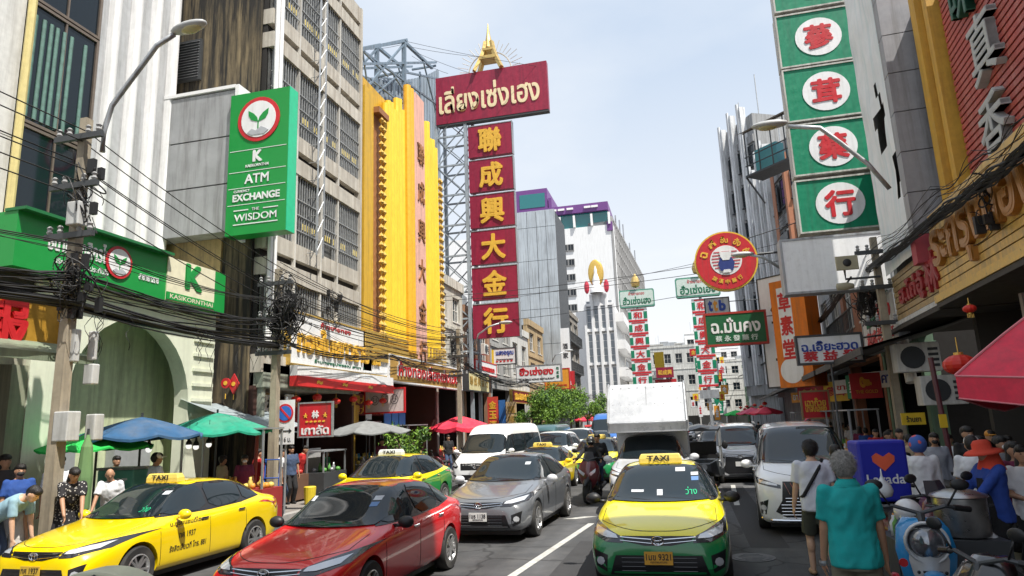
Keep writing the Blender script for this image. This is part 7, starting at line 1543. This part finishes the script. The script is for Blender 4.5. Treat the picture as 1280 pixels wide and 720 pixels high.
# ------------------------------------------------------------------ people
SKIN = [mat('skin_tan', (.42, .23, .14), .55, var=.06, scale=20), mat('skin_pale', (.55, .34, .23), .55, var=.06, scale=20), mat('skin_brown', (.3, .15, .085), .55, var=.06, scale=20)]
HAIRB = mat('hair_black', (.012, .01, .009), .5, var=.3, scale=40, bump=.5, bscale=90); HAIRG = mat('hair_grey', (.3, .29, .27), .6, var=.4, scale=40, bump=.6, bscale=90)
def cloth(name, col, **k): return mat(name, col, .85, var=.14, scale=7, bump=.25, bscale=160, **k)
def ik(a, c, l1, l2, bend):
    a, c = V(a), V(c); d = c - a; L = min(d.length, (l1 + l2) * .999); d.normalize(); c = a + d * L
    x = (l1 * l1 - l2 * l2 + L * L) / (2 * L); h = math.sqrt(max(0, l1 * l1 - x * x)); bd = V(bend); bd = (bd - d * bd.dot(d)).normalized()
    return a + d * x + bd * h, c
def capsule(b, p, q, r0, r1, n=12):
    b.cyl(p, q, r0, r1, n); b.sph(p, r0, n, 8); b.sph(q, r1, n, 8)
def remesh(b, vox, it=3, noisy=0, seed=0):
    def mods(o):
        m = o.modifiers.new('r', 'REMESH'); m.mode = 'VOXEL'; m.voxel_size = vox
        s = o.modifiers.new('s', 'SMOOTH'); s.iterations = it; s.factor = .5
    r = evaluated(b, mods)
    if noisy:
        for i, v in enumerate(r.v):
            n = noise.noise(V((v.x * 8 + seed + v.z * 3, v.y * 8, v.z * 3.5))) + .7 * (.5 - abs(noise.noise(V((v.x * 11 + v.z * 6, v.y * 11 + seed, v.z * 7))))) + .35 * noise.noise(V((v.x * 30, v.y * 30 + seed, v.z * 16)))
            d = V((v.x, v.y, 0)); d = d.normalized() if d.length > .01 else V((0, 0, 0)); r.v[i] = v + d * n * noisy
    return r
PN = [0]
def person(label, loc, rz, h=1.68, top=None, bottom=None, skin=0, hair=HAIRB, hairlen=0, hat=None, hatm=None, handL=None, handR=None, lean=0, look=(0, 0), legs='trousers', sleeve='short', stride=.0, sit=False, vox=.014, feet=True, shoes=BLACK, mask=None, extra=None, skirt=False, female=False, group=None, sidelean=0):
    PN[0] += 1; s = h / 1.7; t = thing('person', label, 'person', (0, 0, 0), 0, group)
    hz = .9 if not sit else .62
    hip = V((0, 0, hz)); ln = Matrix.Rotation(lean, 3, 'X') @ Matrix.Rotation(sidelean, 3, 'Y')
    U = lambda x, y, z: hip + ln @ V((x, y, z - .9))          # upper body, in standing coordinates, front = -Y
    sw = .158 if female else .172
    shL, shR = U(sw, .0, 1.40), U(-sw, .0, 1.40)
    hl = V(handL) if handL else U(.25, -.06, .78); hr = V(handR) if handR else U(-.25, -.06, .78)
    eL, hl = ik(shL, hl, .29, .26, (.35, .9, -.2)); eR, hr = ik(shR, hr, .29, .26, (-.35, .9, -.2))
    if sit: aL, aR = V((.12, -.3, .16)), V((-.12, -.3, .16))
    else: aL, aR = V((.1, -stride, .08)), V((-.1, stride, .08))
    kL, aL = ik(hip + V((.09, 0, -.02)), aL, .43, .42, (.1 if sit else 0, -1, .3 if sit else 0)); kR, aR = ik(hip + V((-.09, 0, -.02)), aR, .43, .42, (-.1 if sit else 0, -1, .3 if sit else 0))
    hd = U(0, -.015, 1.585); HR = ln @ Matrix.Rotation(look[0], 3, 'Z') @ Matrix.Rotation(look[1] - lean * .4, 3, 'X'); Hd = lambda x, y, z: hd + HR @ V((x, y, z))
    def torso(b, rs, k=0):
        b.rings([[U(w * math.cos(a), yy + d * math.sin(a), z) for a in [2 * math.pi * i / 20 for i in range(20)]] for z, w, d, yy in [(z, w + k, d + k, yy) for z, w, d, yy in rs]])
    TR = [(.8, .12, .1, .01), (.88, .165, .115, .01), (.95, .165, .11, 0), (1.06, .14, .095, -.01), (1.18, .16, .105, -.015), (1.3, .185, .11, -.005), (1.37, .168, .09, .005), (1.41, .125, .075, .01), (1.44, .08, .065, .01), (1.47, .055, .055, .005)]
    if not female: TR = [(z, w * 1.0, d, y) if z < 1 else (z, w * 1.02, d * 1.04, y) for z, w, d, y in TR]
    b = MB(); torso(b, TR); capsule(b, U(0, .01, 1.42), U(0, -.0, 1.53), .056, .052)
    b.sph(hd, (.076, .092, .108), 16, 12, HR); b.sph(Hd(0, -.03, -.06), (.058, .06, .055), 12, 8, HR); b.sph(Hd(0, -.093, -.012), (.013, .02, .022), 8, 6, HR)
    b.sph(Hd(0, -.085, -.055), (.025, .012, .012), 8, 6, HR)
    for sx in (-1, 1): b.sph(Hd(sx * .077, .008, -.012), (.012, .022, .034), 8, 6, HR)
    for sh, e, hnd, sx in ((shL, eL, hl, 1), (shR, eR, hr, -1)):
        capsule(b, sh, e, .044, .038); capsule(b, e, hnd, .04, .027)
        d = (hnd - e).normalized(); side = d.cross(V((sx, 0, 0))); side = side.normalized() if side.length > .1 else V((0, -1, 0)); pn = side.cross(d).normalized()
        pc = hnd + d * .045; b.rings([[hnd + d * dd + side * (w * math.cos(a)) + pn * (.016 * math.sin(a)) for a in [2 * math.pi * i / 10 for i in range(10)]] for dd, w in ((-.01, .026), (.02, .034), (.06, .041), (.09, .038))])
        fr_ = max(.0075, vox * .72); cv = pn * (-sx if pn.x * sx > 0 else sx)
        for k, (o, L) in enumerate([(-.03, .062), (-.01, .075), (.011, .07), (.031, .055)]):
            r0 = hnd + d * .085 + side * o; m1 = r0 + d * L * .55 + cv * .012; e1 = m1 + d * L * .4 + cv * .028; capsule(b, r0, m1, fr_, fr_, 6); capsule(b, m1, e1, fr_, fr_ * .85, 6)
        r0 = hnd + d * .02 + side * -.03; m1 = r0 + d * .035 - side * .028 + cv * .01; e1 = m1 + d * .032 - side * .004 + cv * .012; capsule(b, r0, m1, fr_ * 1.2, fr_ * 1.05, 6); capsule(b, m1, e1, fr_ * 1.05, fr_ * .9, 6)
    for hp, k, a, sx in ((V((.09, 0, -.02)), kL, aL, 1), (V((-.09, 0, -.02)), kR, aR, -1)):
        capsule(b, hip + hp, k, .085, .055); capsule(b, k, a, .054, .036); c1 = k.lerp(a, .3) + V((0, .02, 0)); b.sph(c1, (.055, .058, .1), 10, 8)
        if feet: b.sph(a + V((0, -.06, -.045)), (.042, .12, .036), 12, 8)
    r = remesh(b, vox); r.v = [v * s for v in r.v]; r.build('body', SKIN[skin], t, smooth=True)
    def garment(nm, b, m, noisy=.016, par=t, it=4):
        r = remesh(b, max(.016, vox), it, noisy, PN[0] * 3.7); r.v = [v * s for v in r.v]; return r.build(nm, m, par, smooth=True)
    if top:
        b = MB(); lo = .82 if not skirt else .9
        torso(b, [(lo, .175, .13, .01)] + [(z, w, d, y) for z, w, d, y in TR[2:-1]], .02); torso(b, [(lo, .185, .135, .01), (.95, .18, .125, .01), (1.1, .168, .115, 0), (1.3, .18, .11, 0)], .012)
        b.lathe([(.062, -.02), (.068, .015), (.058, .02)], U(0, .008, 1.47), n=14)
        for sh, e, hnd in ((shL, eL, hl), (shR, eR, hr)):
            if sleeve == 'long': capsule(b, sh, e, .06, .052); capsule(b, e, e.lerp(hnd, .9), .052, .04)
            elif sleeve == 'short': m_ = sh.lerp(e, .8); b.sph(sh - V((0, 0, .004)), .064); b.cyl(sh, m_, .062, .066, 14)
        garment('shirt', b, top)
    if bottom:
        b = MB(); b.rings([[hip + V((w * math.cos(a), .01 + d * math.sin(a), z)) for a in [2 * math.pi * i / 18 for i in range(18)]] for z, w, d in ((-.1, .16, .13), (0, .185, .135), (.1, .175, .12))])
        for hp, k, a in ((V((.09, 0, -.02)), kL, aL), (V((-.09, 0, -.02)), kR, aR)):
            if legs == 'shorts': b.sph(hip + hp, .1); b.cyl(hip + hp, (hip + hp).lerp(k, .92), .1, .1, 14)
            else: capsule(b, hip + hp, k, .1, .075); capsule(b, k, k.lerp(a, .97), .075, .062)
        garment('trousers' if legs != 'shorts' else 'shorts', b, bottom, .005)
    if skirt:
        b = MB(); b.rings([[hip + V((w * math.cos(a), .01 + d * math.sin(a), z)) for a in [2 * math.pi * i / 24 for i in range(24)]] for z, w, d in ((.14, .16, .12), (0, .2, .16), (-.25, .24, .2), (-.5, .29, .25))]); garment('skirt', b, skirt, .012)
    if shoes and feet:
        for a in (aL, aR): b = MB(); b.sph(a * s + V((0, -.06, -.045)) * s, (.05 * s, .13 * s, .042 * s), 12, 8); b.build('shoe', shoes, t, smooth=True)
    for sx in (-1, 1):
        b = MB(); b.sph(Hd(sx * .03, -.082, .012) * s, (.012 * s, .006 * s, .006 * s), 8, 6, HR); b.build('eye', BLACK, t)
    if hair and hat != 'helmet':
        b = MB(); b.sph(Hd(0, .012, .018), (.086, .098, .106), 16, 12, HR)
        cut = [v for v in b.v]; 
        b2 = MB(); b2.sph(Hd(0, .03, .03), (.085, .085, .1), 16, 10, HR); b2.sph(Hd(0, -.02, .062), (.078, .082, .062), 14, 8, HR); b2.sph(Hd(0, .038, -.018), (.07, .058, .06), 14, 8, HR)
        if hairlen: b2.rings([[Hd(w * math.cos(a), .045 + d * math.sin(a), z) for a in [2 * math.pi * i / 14 for i in range(14)]] for z, w, d in ((.05, .07, .05), (-.08, .088, .06), (-.08 - hairlen * .6, .095, .055), (-.08 - hairlen, .07, .035))])
        r = remesh(b2, .009, 1, .012, PN[0]); 
        if vox < .0115:      # loose strands over the scalp
            rn = random.Random(PN[0]); c0 = hd + V((0, 0, .02)); base = list(r.v)
            for k in range(1500):
                v = rn.choice(base); d = (v - c0).normalized(); dn = V((rn.gauss(0, .5), rn.gauss(0, .5), -.7 if v.z < c0.z + .05 else rn.gauss(-.1, .4))); dn = (dn - d * dn.dot(d)).normalized(); sd = d.cross(dn) * .0022; L_ = rn.uniform(.02, .045)
                p0 = v + d * .001; p1 = v + d * .008 + dn * L_ * .5; p2 = v + d * rn.uniform(.004, .014) + dn * L_; n0 = len(r.v); r.v += [p0 - sd, p0 + sd, p1 + sd, p1 - sd, p2]; r.f += [(n0, n0 + 1, n0 + 2, n0 + 3), (n0 + 3, n0 + 2, n0 + 4)]; r.m += [0, 0]
        r.v = [v * s for v in r.v]; r.build('hair', hair, t, smooth=True)
    if hat:
        b = MB(); S_ = lambda x, y, z: Hd(x, y, z) * s
        if hat == 'cap': b.sph(S_(0, .005, .045), (.09 * s, .104 * s, .08 * s), 16, 10, HR); b.sph(S_(0, -.115, .035), (.066 * s, .07 * s, .012 * s), 12, 6, HR)
        elif hat == 'brim':
            b.rings([[S_(w * math.cos(a), -.02 + w * 1.05 * math.sin(a), z) for a in [2 * math.pi * i / 22 for i in range(22)]] for z, w in ((-.01, .2), (.02, .17), (.045, .1), (.1, .095), (.135, .07), (.145, .01))])
        elif hat == 'helmet': b.sph(S_(0, .005, .03), (.125 * s, .14 * s, .14 * s), 18, 12, HR)
        b.build('helmet' if hat == 'helmet' else 'hat', hatm, t, smooth=True)
        if hat == 'helmet':
            b = MB(); b.sph(S_(0, -.05, .0), (.108 * s, .1 * s, .06 * s), 14, 8, HR); b.build('visor', mat('visor', (.02, .02, .025), .08, var=0, coat=1), t, smooth=True)
    if mask: b = MB(); b.sph(Hd(0, -.062, -.045) * s, (.056 * s, .05 * s, .044 * s), 12, 8, HR); b.build('mask', mask, t, smooth=True)
    if extra: extra(t, U, s)
    t.location = loc; t.rotation_euler = (0, 0, rz); MX[t] = Matrix.Translation(V(loc)) @ Matrix.Rotation(rz, 4, 'Z')
    return t
TEALS = cloth('teal_shirt', (.01, .37, .36)); KHAKI = cloth('khaki', (.22, .21, .15)); WTEE = cloth('white_tee', (.62, .64, .7)); BLKC = cloth('black_cloth', (.015, .015, .017)); BLUJ = cloth('blue_jacket', (.02, .06, .3)); REDH = cloth('red_hat', (.62, .06, .03)); WSH = cloth('white_shirt', (.72, .73, .75)); JEAN = cloth('jeans', (.05, .08, .15)); GREYT = cloth('grey_top', (.28, .29, .33)); BLUET = cloth('blue_tee', (.02, .07, .28)); OLIVE = cloth('olive_short', (.07, .075, .055)); MAROONC = cloth('maroon_top', (.16, .02, .06)); REDT = cloth('red_shirt', (.45, .02, .02)); BEIGET = cloth('beige_top', (.42, .33, .22)); WHM = mat('mask_white', (.7, .72, .74), .7); BKM = mat('mask_black', (.02, .02, .02), .7); GREYD = cloth('pale_dress', (.55, .52, .48)); LTBLUE = cloth('light_blue', (.25, .4, .48)); HATW = mat('cap_white', (.75, .76, .76), .7); STRIPE = cloth('striped_top', (.2, .2, .21))
def dots(name, c1, c2, sc):
    m = cloth(name, c1); t = m.node_tree; N = t.nodes; v = N.new('ShaderNodeTexVoronoi'); v.inputs['Scale'].default_value = sc; tcn = N.new('ShaderNodeTexCoord'); t.links.new(tcn.outputs['Object'], v.inputs['Vector'])
    r = N.new('ShaderNodeValToRGB'); r.color_ramp.interpolation = 'CONSTANT'; r.color_ramp.elements[0].color = (*c2, 1); r.color_ramp.elements[1].position = .28; r.color_ramp.elements[1].color = (*c1, 1); t.links.new(v.outputs[0], r.inputs[0]); t.links.new(r.outputs[0], N['Principled BSDF'].inputs['Base Color']); return m
FLOR = dots('floral_black', (.015, .014, .017), (.5, .48, .45), 26)
bpy.context.view_layer.update()
# nearest: man in the turquoise polo shirt, walking away
p = PD(1053, 566, 5.7)
def bagred(t, U, s):
    b = MB(); b.rings([[V((-.3 + w * math.cos(a), -.06 + .05 * math.sin(a), z)) for a in [6.283 * i / 12 for i in range(12)]] for z, w in ((.78, .02), (.7, .06), (.55, .09), (.42, .08))]); 
    b.build('carried_bag', mat('bag_red', (.5, .02, .04), .4), t, smooth=True)
    b = MB(); b.lathe([(.034, -.02), (.038, 0), (.034, .02)], V((.226, -.1, .83)) * s, n=14); b.build('watch', STEEL, t)
    b = MB()
    for z, w, d in ((1.475, .072, .07), (1.445, .095, .085)): pass
    b.rings([[U(w * math.cos(a), .012 + d * math.sin(a), z) * s for a in [6.283 * i / 22 for i in range(22)]] for z, w, d in ((1.435, .105, .088), (1.47, .08, .076), (1.5, .068, .068), (1.485, .074, .073), (1.45, .098, .086))], caps=False); b.build('collar', TEALS, t, smooth=True)
person('grey haired man in a turquoise polo shirt walking away from the camera', (p.x, p.y, 0), rad(184), p.z - .0, TEALS, KHAKI, 0, HAIRG, stride=.12, vox=.009, handL=(.225, -.12, .78), handR=(-.25, -.08, .76), extra=bagred, look=(-.15, .06))
p = PY(1011, 551, 9.9)
def strap(t, U, s):
    b = MB(); pts = [U(-.13, .0, 1.46), U(-.06, .125, 1.36), U(.05, .142, 1.2), U(.16, .11, 1.02), U(.19, 0, .98), U(.1, -.13, 1.1), U(-.08, -.13, 1.34), U(-.13, 0, 1.46)]; b.tube([q * s for q in pts], .022, 6); b.build('bag_strap', BLKC, t)
person('young man in a white tee and dark shorts with a black strap, walking away', (p.x, 9.9, 0), rad(180), p.z, WTEE, OLIVE, 1, HAIRB, legs='shorts', stride=.2, vox=.0105, shoes=mat('sandal', (.35, .22, .12), .7), extra=strap, handL=(.27, -.1, .82), handR=(-.27, .02, .8))
p = PY(1043, 556, 11); person('dark haired woman half hidden behind the man in turquoise', (p.x, 11, 0), rad(175), min(p.z, 1.66), cloth('dark_top', (.05, .05, .06)), JEAN, 1, hairlen=.18, female=True)
# right pavement
p = PD(1233, 566, 7.2); R0x, R0y = p.x, p.y
def scarf(t, U, s):
    b = MB(); b.rings([[U(w * math.cos(a), .03 + d * math.sin(a), z) * s for a in [6.283 * i / 16 for i in range(16)]] for z, w, d in ((1.62, .085, .085), (1.54, .1, .1), (1.46, .13, .12), (1.39, .17, .13))], caps=False); b.build('scarf', REDH, t, smooth=True)
    b = MB(); b.rings([[U(w * math.cos(a) * .8, -.09 - .06 * abs(math.sin(a)), z) * s for a in [3.1416 * i / 8 for i in range(9)]] for z, w in ((1.3, .1), (1.0, .16), (.6, .2))], caps=False, close=False); b.build('apron', BLKC, t)
person('street vendor in a red sun hat, red scarf and blue jacket beside a steel pot', (R0x, R0y, .14), rad(-75), 1.58, BLUJ, BLKC, 0, HAIRB, hat='brim', hatm=REDH, sleeve='long', handL=(.12, -.42, .98), handR=(-.1, -.4, 1.0), extra=scarf, vox=.011, female=True, look=(0, .15))
def rp(lab, px, py, Y, rz, h=None, z=.15, **k):
    p = PY(px, py, Y); hh = max(1.45, min(1.8, p.z - z)); return person(lab, (p.x, Y, z), rad(rz), hh, **k)
rp('man in a white short sleeved shirt behind the red hatted vendor', 1213, 545, 9.6, 160, top=WSH, bottom=JEAN, hat='cap', hatm=HATW)
rp('man in black with a white face mask at the dark right shop', 1207, 533, 12, 10, top=BLKC, bottom=BLKC, mask=WHM)
rp('seated style rider in a white jacket and a coloured helmet on the right pavement', 1146, 548, 10.6, 165, top=WSH, bottom=BLKC, hat='helmet', hatm=dots('helmet_paint', (.05, .12, .4), (.6, .1, .1), 9), sleeve='long')
rp('woman in a grey blouse and black vest with a face mask', 1166, 541, 13, -10, top=GREYT, bottom=BLKC, mask=BKM, hairlen=.12, female=True, sleeve='long')
rp('person in a striped top at the right shop counter', 1248, 545, 11, 30, top=STRIPE, bottom=JEAN, mask=WHM)
rp('woman in a maroon top with a dark face mask at the right edge', 1264, 552, 9.6, 15, top=MAROONC, bottom=BLKC, mask=BKM, hairlen=.2, female=True)
rp('woman holding a white carrier bag at the right edge', 1276, 556, 8.6, -15, top=WSH, bottom=BLKC, hairlen=.2, female=True, handR=(-.1, -.3, 1.1))
rp('person in an orange cap in the dark right shop', 1236, 538, 13.5, 0, top=BLKC, bottom=BLKC, hat='cap', hatm=ORF)
rp('woman in a beige coat in the crowd past the delivery box', 1123, 536, 16, 0, top=BEIGET, bottom=JEAN, hairlen=.2, female=True)
rp('woman in a dark green top in the crowd past the delivery box', 1108, 540, 17.5, 20, top=cloth('dark_green', (.03, .08, .05)), bottom=BLKC, hairlen=.1, female=True)
rp('man in a red tee in the crowd by the right kerb', 1094, 541, 20, 0, top=REDT, bottom=JEAN)
rp('man in a blue tee in the crowd by the right kerb', 1082, 541, 22, 170, top=BLUET, bottom=BLKC)
rp('woman in a pink sun hat behind the white people carrier', 1010, 524, 24, 180, top=cloth('pink_top', (.5, .08, .2)), bottom=BLKC, hat='brim', hatm=PPINK, female=True)
for i, (px, Y, rz, m, lab) in enumerate([(1112, 19, 10, REDT, 'woman in a red top among the stalls past the air conditioners'), (1135, 15, 190, BEIGET, 'man in a beige shirt with his back turned past the delivery box'), (1185, 14.5, -20, WSH, 'man in a white shirt by the near right shop boards'), (1222, 12.4, 20, BLUET, 'man in a blue tee inside the near right shop'), (1258, 13, 0, GREYT, 'woman in grey inside the near right shop'), (1075, 24, 180, MAROONC, 'woman in maroon walking away by the right stalls'), (1055, 33, 0, BEIGET, 'woman in beige by the stall of red packets'), (1040, 36, 180, BLKC, 'man in black by the stall of red packets')]): rp(lab, px, 545, Y, rz, top=m, bottom=JEAN, hairlen=.15 if 'woman' in lab else 0, female='woman' in lab)
for i, (px, Y, m) in enumerate([(1062, 27, WSH), (1050, 30, GREYT), (962, 46, REDT), (948, 52, BLKC), (938, 58, BLUET)]): rp(['person in white far along the right pavement', 'person in grey far along the right pavement', 'person in red under the pink parasol', 'person in black under the pink parasol', 'person in blue beyond the pink parasol'][i], px, 530, Y, i * 60, 1.65, top=m, bottom=JEAN, vox=.02)
# riders on the dark red motorcycle
o = V((RBX, RBY, 0)); person('motorcycle rider in a black jacket on the dark red motorcycle', (RBX + .0, RBY + .2, .26), rad(-4), 1.68, BLKC, JEAN, 0, HAIRB, hat='helmet', hatm=BKB, sit=True, sleeve='long', handL=(.34, -.5, .84), handR=(-.34, -.5, .84), lean=.12)
person('pillion passenger looking over the motorcycle rider', (RBX + .12, RBY + .62, .34), rad(-4), 1.68, BLKC, JEAN, 0, HAIRB, sit=True, sleeve='long', handL=(.2, -.3, .8), handR=(-.2, -.3, .8), lean=.05)
# left pavement
def lp(lab, px, py, X, rz, z=.14, hmin=1.4, hmax=1.78, **k):
    p = PX(px, py, X); hh = max(hmin, min(hmax, p.z - z)); return person(lab, (X, p.y, z), rad(rz), hh, **k)
lp('man in a white cap and white shirt seen from behind at the stalls', 196, 566, -10.0, 150, top=WSH, bottom=BLKC, hat='cap', hatm=HATW, vox=.012, handL=(.3, -.25, 1.0), handR=(-.3, -.2, 1.0))
lp('bald man in a white shirt beside the yellow taxi', 142, 592, -9.75, 25, hair=None, top=WSH, bottom=BLKC, lean=.25, look=(.4, .3), handR=(-.2, -.4, .9), vox=.012, hmin=1.5)
lp('woman in a black and white floral blouse leaning over by the utility pole', 88, 588, -9.75, 60, top=FLOR, skirt=FLOR, hairlen=.22, female=True, lean=.4, handL=(.1, -.5, .85), handR=(-.15, -.5, .85), look=(.1, .2), vox=.012, hmin=1.6)
lp('person in white standing behind the woman in the floral blouse', 75, 570, -10.5, 70, top=WSH, bottom=JEAN, hmin=1.6)
lp('small girl in a white cap and pale dress by the left shop', 27, 622, -9.9, 170, hmin=1.15, hmax=1.25, top=GREYD, skirt=GREYD, hat='cap', hatm=HATW, female=True, sleeve='none', vox=.012)
p = PX(12, 640, -10.0); person('adult in light blue bending over the small girl', (-10.05, p.y - .25, .14), rad(105), 1.68, LTBLUE, JEAN, 1, HAIRB, lean=1.05, handL=(.15, -.55, .55), handR=(-.2, -.5, .5), vox=.012)
lp('man in a blue tee with a dark face mask at the dark corner shop', 26, 580, -10.7, 60, top=BLUET, bottom=BLKC, mask=BKM, hmin=1.6)
lp('woman in dark clothes standing deep in the corner shop', 9, 556, -11.6, 70, top=cloth('dark_print', (.06, .05, .05)), bottom=BLKC, hairlen=.25, female=True, hmin=1.6)
lp('vendor with dark hair behind the teal drinks cart', 146, 570, -12.2, 70, top=BLKC, bottom=BLKC, hmin=1.55)
lp('man in a bright red outfit seen from behind at the left stalls', 323, 562, -10.3, 150, top=REDT, bottom=REDT, hmin=1.6, sleeve='long')
lp('woman in a maroon blouse with a white face mask on the left pavement', 306, 573, -9.85, 40, top=MAROONC, bottom=BLKC, mask=WHM, hair=HAIRB, female=True, hmin=1.5)
lp('person in a beige top seated low at the stall by the turquoise parasol', 278, 575, -10.4, 150, top=BEIGET, bottom=BLKC, hmin=1.5)
lp('person in white half hidden by the no parking sign post', 352, 566, -10.5, 120, top=WSH, bottom=JEAN, hmin=1.55)
lp('person in dark blue by the chestnut stall', 364, 562, -10.9, 60, top=JEAN, bottom=BLKC, hmin=1.6)
lp('person in red leaning at the chestnut stall', 374, 568, -11.2, 90, top=REDT, bottom=BLKC, lean=.3, hmin=1.6)
lp('person in a green shirt seated behind the metal counter', 408, 572, -11.2, 90, top=cloth('green_shirt', (.03, .2, .12)), bottom=BLKC, hmin=1.35, hmax=1.4)
lp('woman in dark red by the grey parasol', 477, 548, -10.2, 60, top=MAROONC, bottom=BLKC, hairlen=.15, female=True, hmin=1.55)
lp('person in a black tee on the left pavement behind the white van', 560, 545, -9.9, 30, top=BLKC, bottom=JEAN, hmin=1.6)
for i, (y, m) in enumerate([(34, REDT), (38, WSH), (43, BLKC), (49, BLUET)]): person(['person in red past the vertical banners', 'person in white under the roadside trees', 'person in black under the roadside trees', 'person in blue far along the left pavement'][i], (-10.1 - .2 * i, y, .14), rad(40 * i), 1.66, m, JEAN, vox=.02)

# ------------------------------------------------------------------ small things
t = thing('steel_pot', 'tall steel soup pot with a lid beside the red hatted vendor', 'pot', (0, 0, 0)); p = PD(1201, 642, 6.75); PM = mat('pot_steel', (.4, .4, .4), .3, .9, var=.25); bpy.data.objects.remove(t)
t = thing('steel_pot', 'tall steel soup pot with a lid beside the red hatted vendor', 'pot', (p.x, p.y, p.z - .22))
b = MB(); b.lathe([(.01, -.2), (.23, -.2), (.24, -.18), (.24, .16), (.255, .17)], p, n=26); b.build('vessel', PM, t, smooth=True, auto=40)
b = MB(); b.lathe([(.262, .172), (.25, .19), (.12, .235), (.01, .245)], p, n=26); b.lathe([(.02, .24), (.035, .28), (.01, .29)], p, n=10); b.build('lid', PM, t, smooth=True)
for s in (-1, 1): b = MB(); b.tube([p + V((s * .24, -.07, .08)), p + V((s * .3, 0, .08)), p + V((s * .24, .07, .08))], .012, 6); b.build('handle', DKSTEEL, t)
t = thing('vendor_cart', 'dark vendor cart under the steel pot, packed with bottles and bags', 'cart', (p.x - .2, p.y, .14)); zt = p.z - .21
b = MB(); b.bb((p.x - .7, p.y - .28, zt - .5), (p.x + .3, p.y + .35, zt - .005)); b.build('body', DKSTEEL, t)
b = MB(); b.cyl((p.x - .5, p.y - .3, .38), (p.x - .5, p.y - .36, .38), .24, n=18); b.cyl((p.x + .15, p.y - .3, .38), (p.x + .15, p.y - .36, .38), .24, n=18)
for x in (-.65, .25): b.bb((p.x + x - .02, p.y + .2, .14), (p.x + x + .02, p.y + .24, zt - .5))
b.build('wheel', RUBBER, t)
rnd = random.Random(9)
for k in range(9):
    c = V((p.x - .62 + rnd.uniform(0, .36), p.y - .2 + rnd.uniform(0, .4), zt)); m = [GRF, ORF, mat('clear_bag', (.6, .63, .65), .2), SIGNW, YEF][k % 5]
    b = MB(); b.lathe([(.001, 0), (.045, 0), (.048, .13), (.02, .17), (.02, .2), (.001, .2)], c, n=10); solo('bottle', ['green', 'orange', 'clear', 'white', 'yellow'][k % 5] + ' bottle on the vendor cart by the steel pot', 'bottle', b, m, group='bottles on the vendor cart', smooth=True)
def bag(label, c, r, m):
    b = MB(); b.rings([[V(c) + V((w * r * math.cos(a) * (1 + .12 * math.sin(3 * a)), w * r * .8 * math.sin(a), z * r)) for a in [6.283 * i / 14 for i in range(14)]] for z, w in ((-1, .3), (-.85, .8), (-.3, 1), (.3, .8), (.9, .25), (1.3, .1), (2.0, .05))]); return solo('plastic_bag', label, 'bag', b, m, smooth=True)
CB_ = mat('clear_bag', (0, 0, 0))
bag('clear plastic bag hanging beside the blue delivery box', PD(1104, 610, 7.2), .1, CB_)
bag('clear plastic bag hanging from the vendor cart', PD(1238, 685, 6.6), .17, CB_)
p = PD(1135, 640, 6.7); t = thing('crash_helmet', 'white crash helmet hanging on the blue scooter', 'helmet', p); b = MB(); b.sph(p, (.13, .15, .13), 18, 12); b.build('shell', WHB, t, smooth=True); b = MB(); b.sph(p + V((.02, -.05, -.05)), (.11, .11, .08), 14, 8); b.build('visor', mat('visor', (0, 0, 0)), t, smooth=True)
t = thing('hand_trolley', 'blue steel hand trolley standing by the pole with the no parking sign', 'trolley', (-9.7, 14.6, .14)); b = MB(); x, y = PX(338, 590, -9.7).x, PX(338, 590, -9.7).y
for dx in (-.2, .2): b.tube([(x + dx, y, .2), (x + dx, y + .1, 1.5)], .02, 6)
for z in (.35, .7, 1.05, 1.48): b.tube([(x - .2, y + .05, z), (x + .2, y + .05, z)], .016, 6)
b.bb((x - .22, y - .3, .17), (x + .22, y, .19)); pieces(b, 'frame', mat('trolley_blue', (.03, .1, .4), .4), t); t.location = (x, y, .14); 
for dx in (-.25, .25): b = MB(); b.cyl((x + dx - .03, y + .08, .24), (x + dx + .03, y + .08, .24), .1, n=14); o = b.build('wheel', RUBBER, None); o.parent = t; o.location = o.location - V((x, y, .14))
for o in list(COL.objects):
    if o.parent == t and o.name.startswith('frame'): o.location = V((-9.7, 14.6, .14)) - V((x, y, .14))
b = MB(); b.tube([(-9.75, 14.2, .14), (-9.7, 14.25, 2.3)], .045, 8); solo('red_post', 'thin dark red post beside the hand trolley', 'post', b, mat('post_red', (.25, .03, .02), .5, streak=.4))
b = MB(); a = PD(1188, 640, 9.5); c = PR(1163, 447, -.9); b.tube([(c.x + .1, c.y, .15), (c.x, c.y, c.z)], .045, 8); solo('maroon_post', 'maroon and grey post leaning by the right shops', 'post', b, mat('post_maroon', (.12, .03, .04), .5, streak=.4))
b = MB(); b.bb((c.x + .02 - .06, c.y - .07, 1.75), (c.x + .02 + .06, c.y - .05, 1.98)); solo('warning_tag', 'small yellow warning tag on the maroon post', 'tag', b, mat('sign_yellow', (0, 0, 0)))
b = MB(); q_ = PX(388, 585, -10.2); b.lathe([(.14, .15), (.17, .6), (.15, .62)], (q_.x, q_.y, 0), n=14, caps=True); solo('plastic_tub', 'yellow plastic tub beside the metal counter', 'tub', b, mat('tub_yellow', (.65, .5, .03), .5))
b = MB(); q_ = PX(382, 570, -11.2); b.bb((q_.x - .02, q_.y, .3), (q_.x, q_.y + .9, 1.6)); solo('cloth_sheet', 'hanging grey cloth sheet at the chestnut stall', 'cloth', b, mat('sheet_grey', (.4, .4, .4), .8))
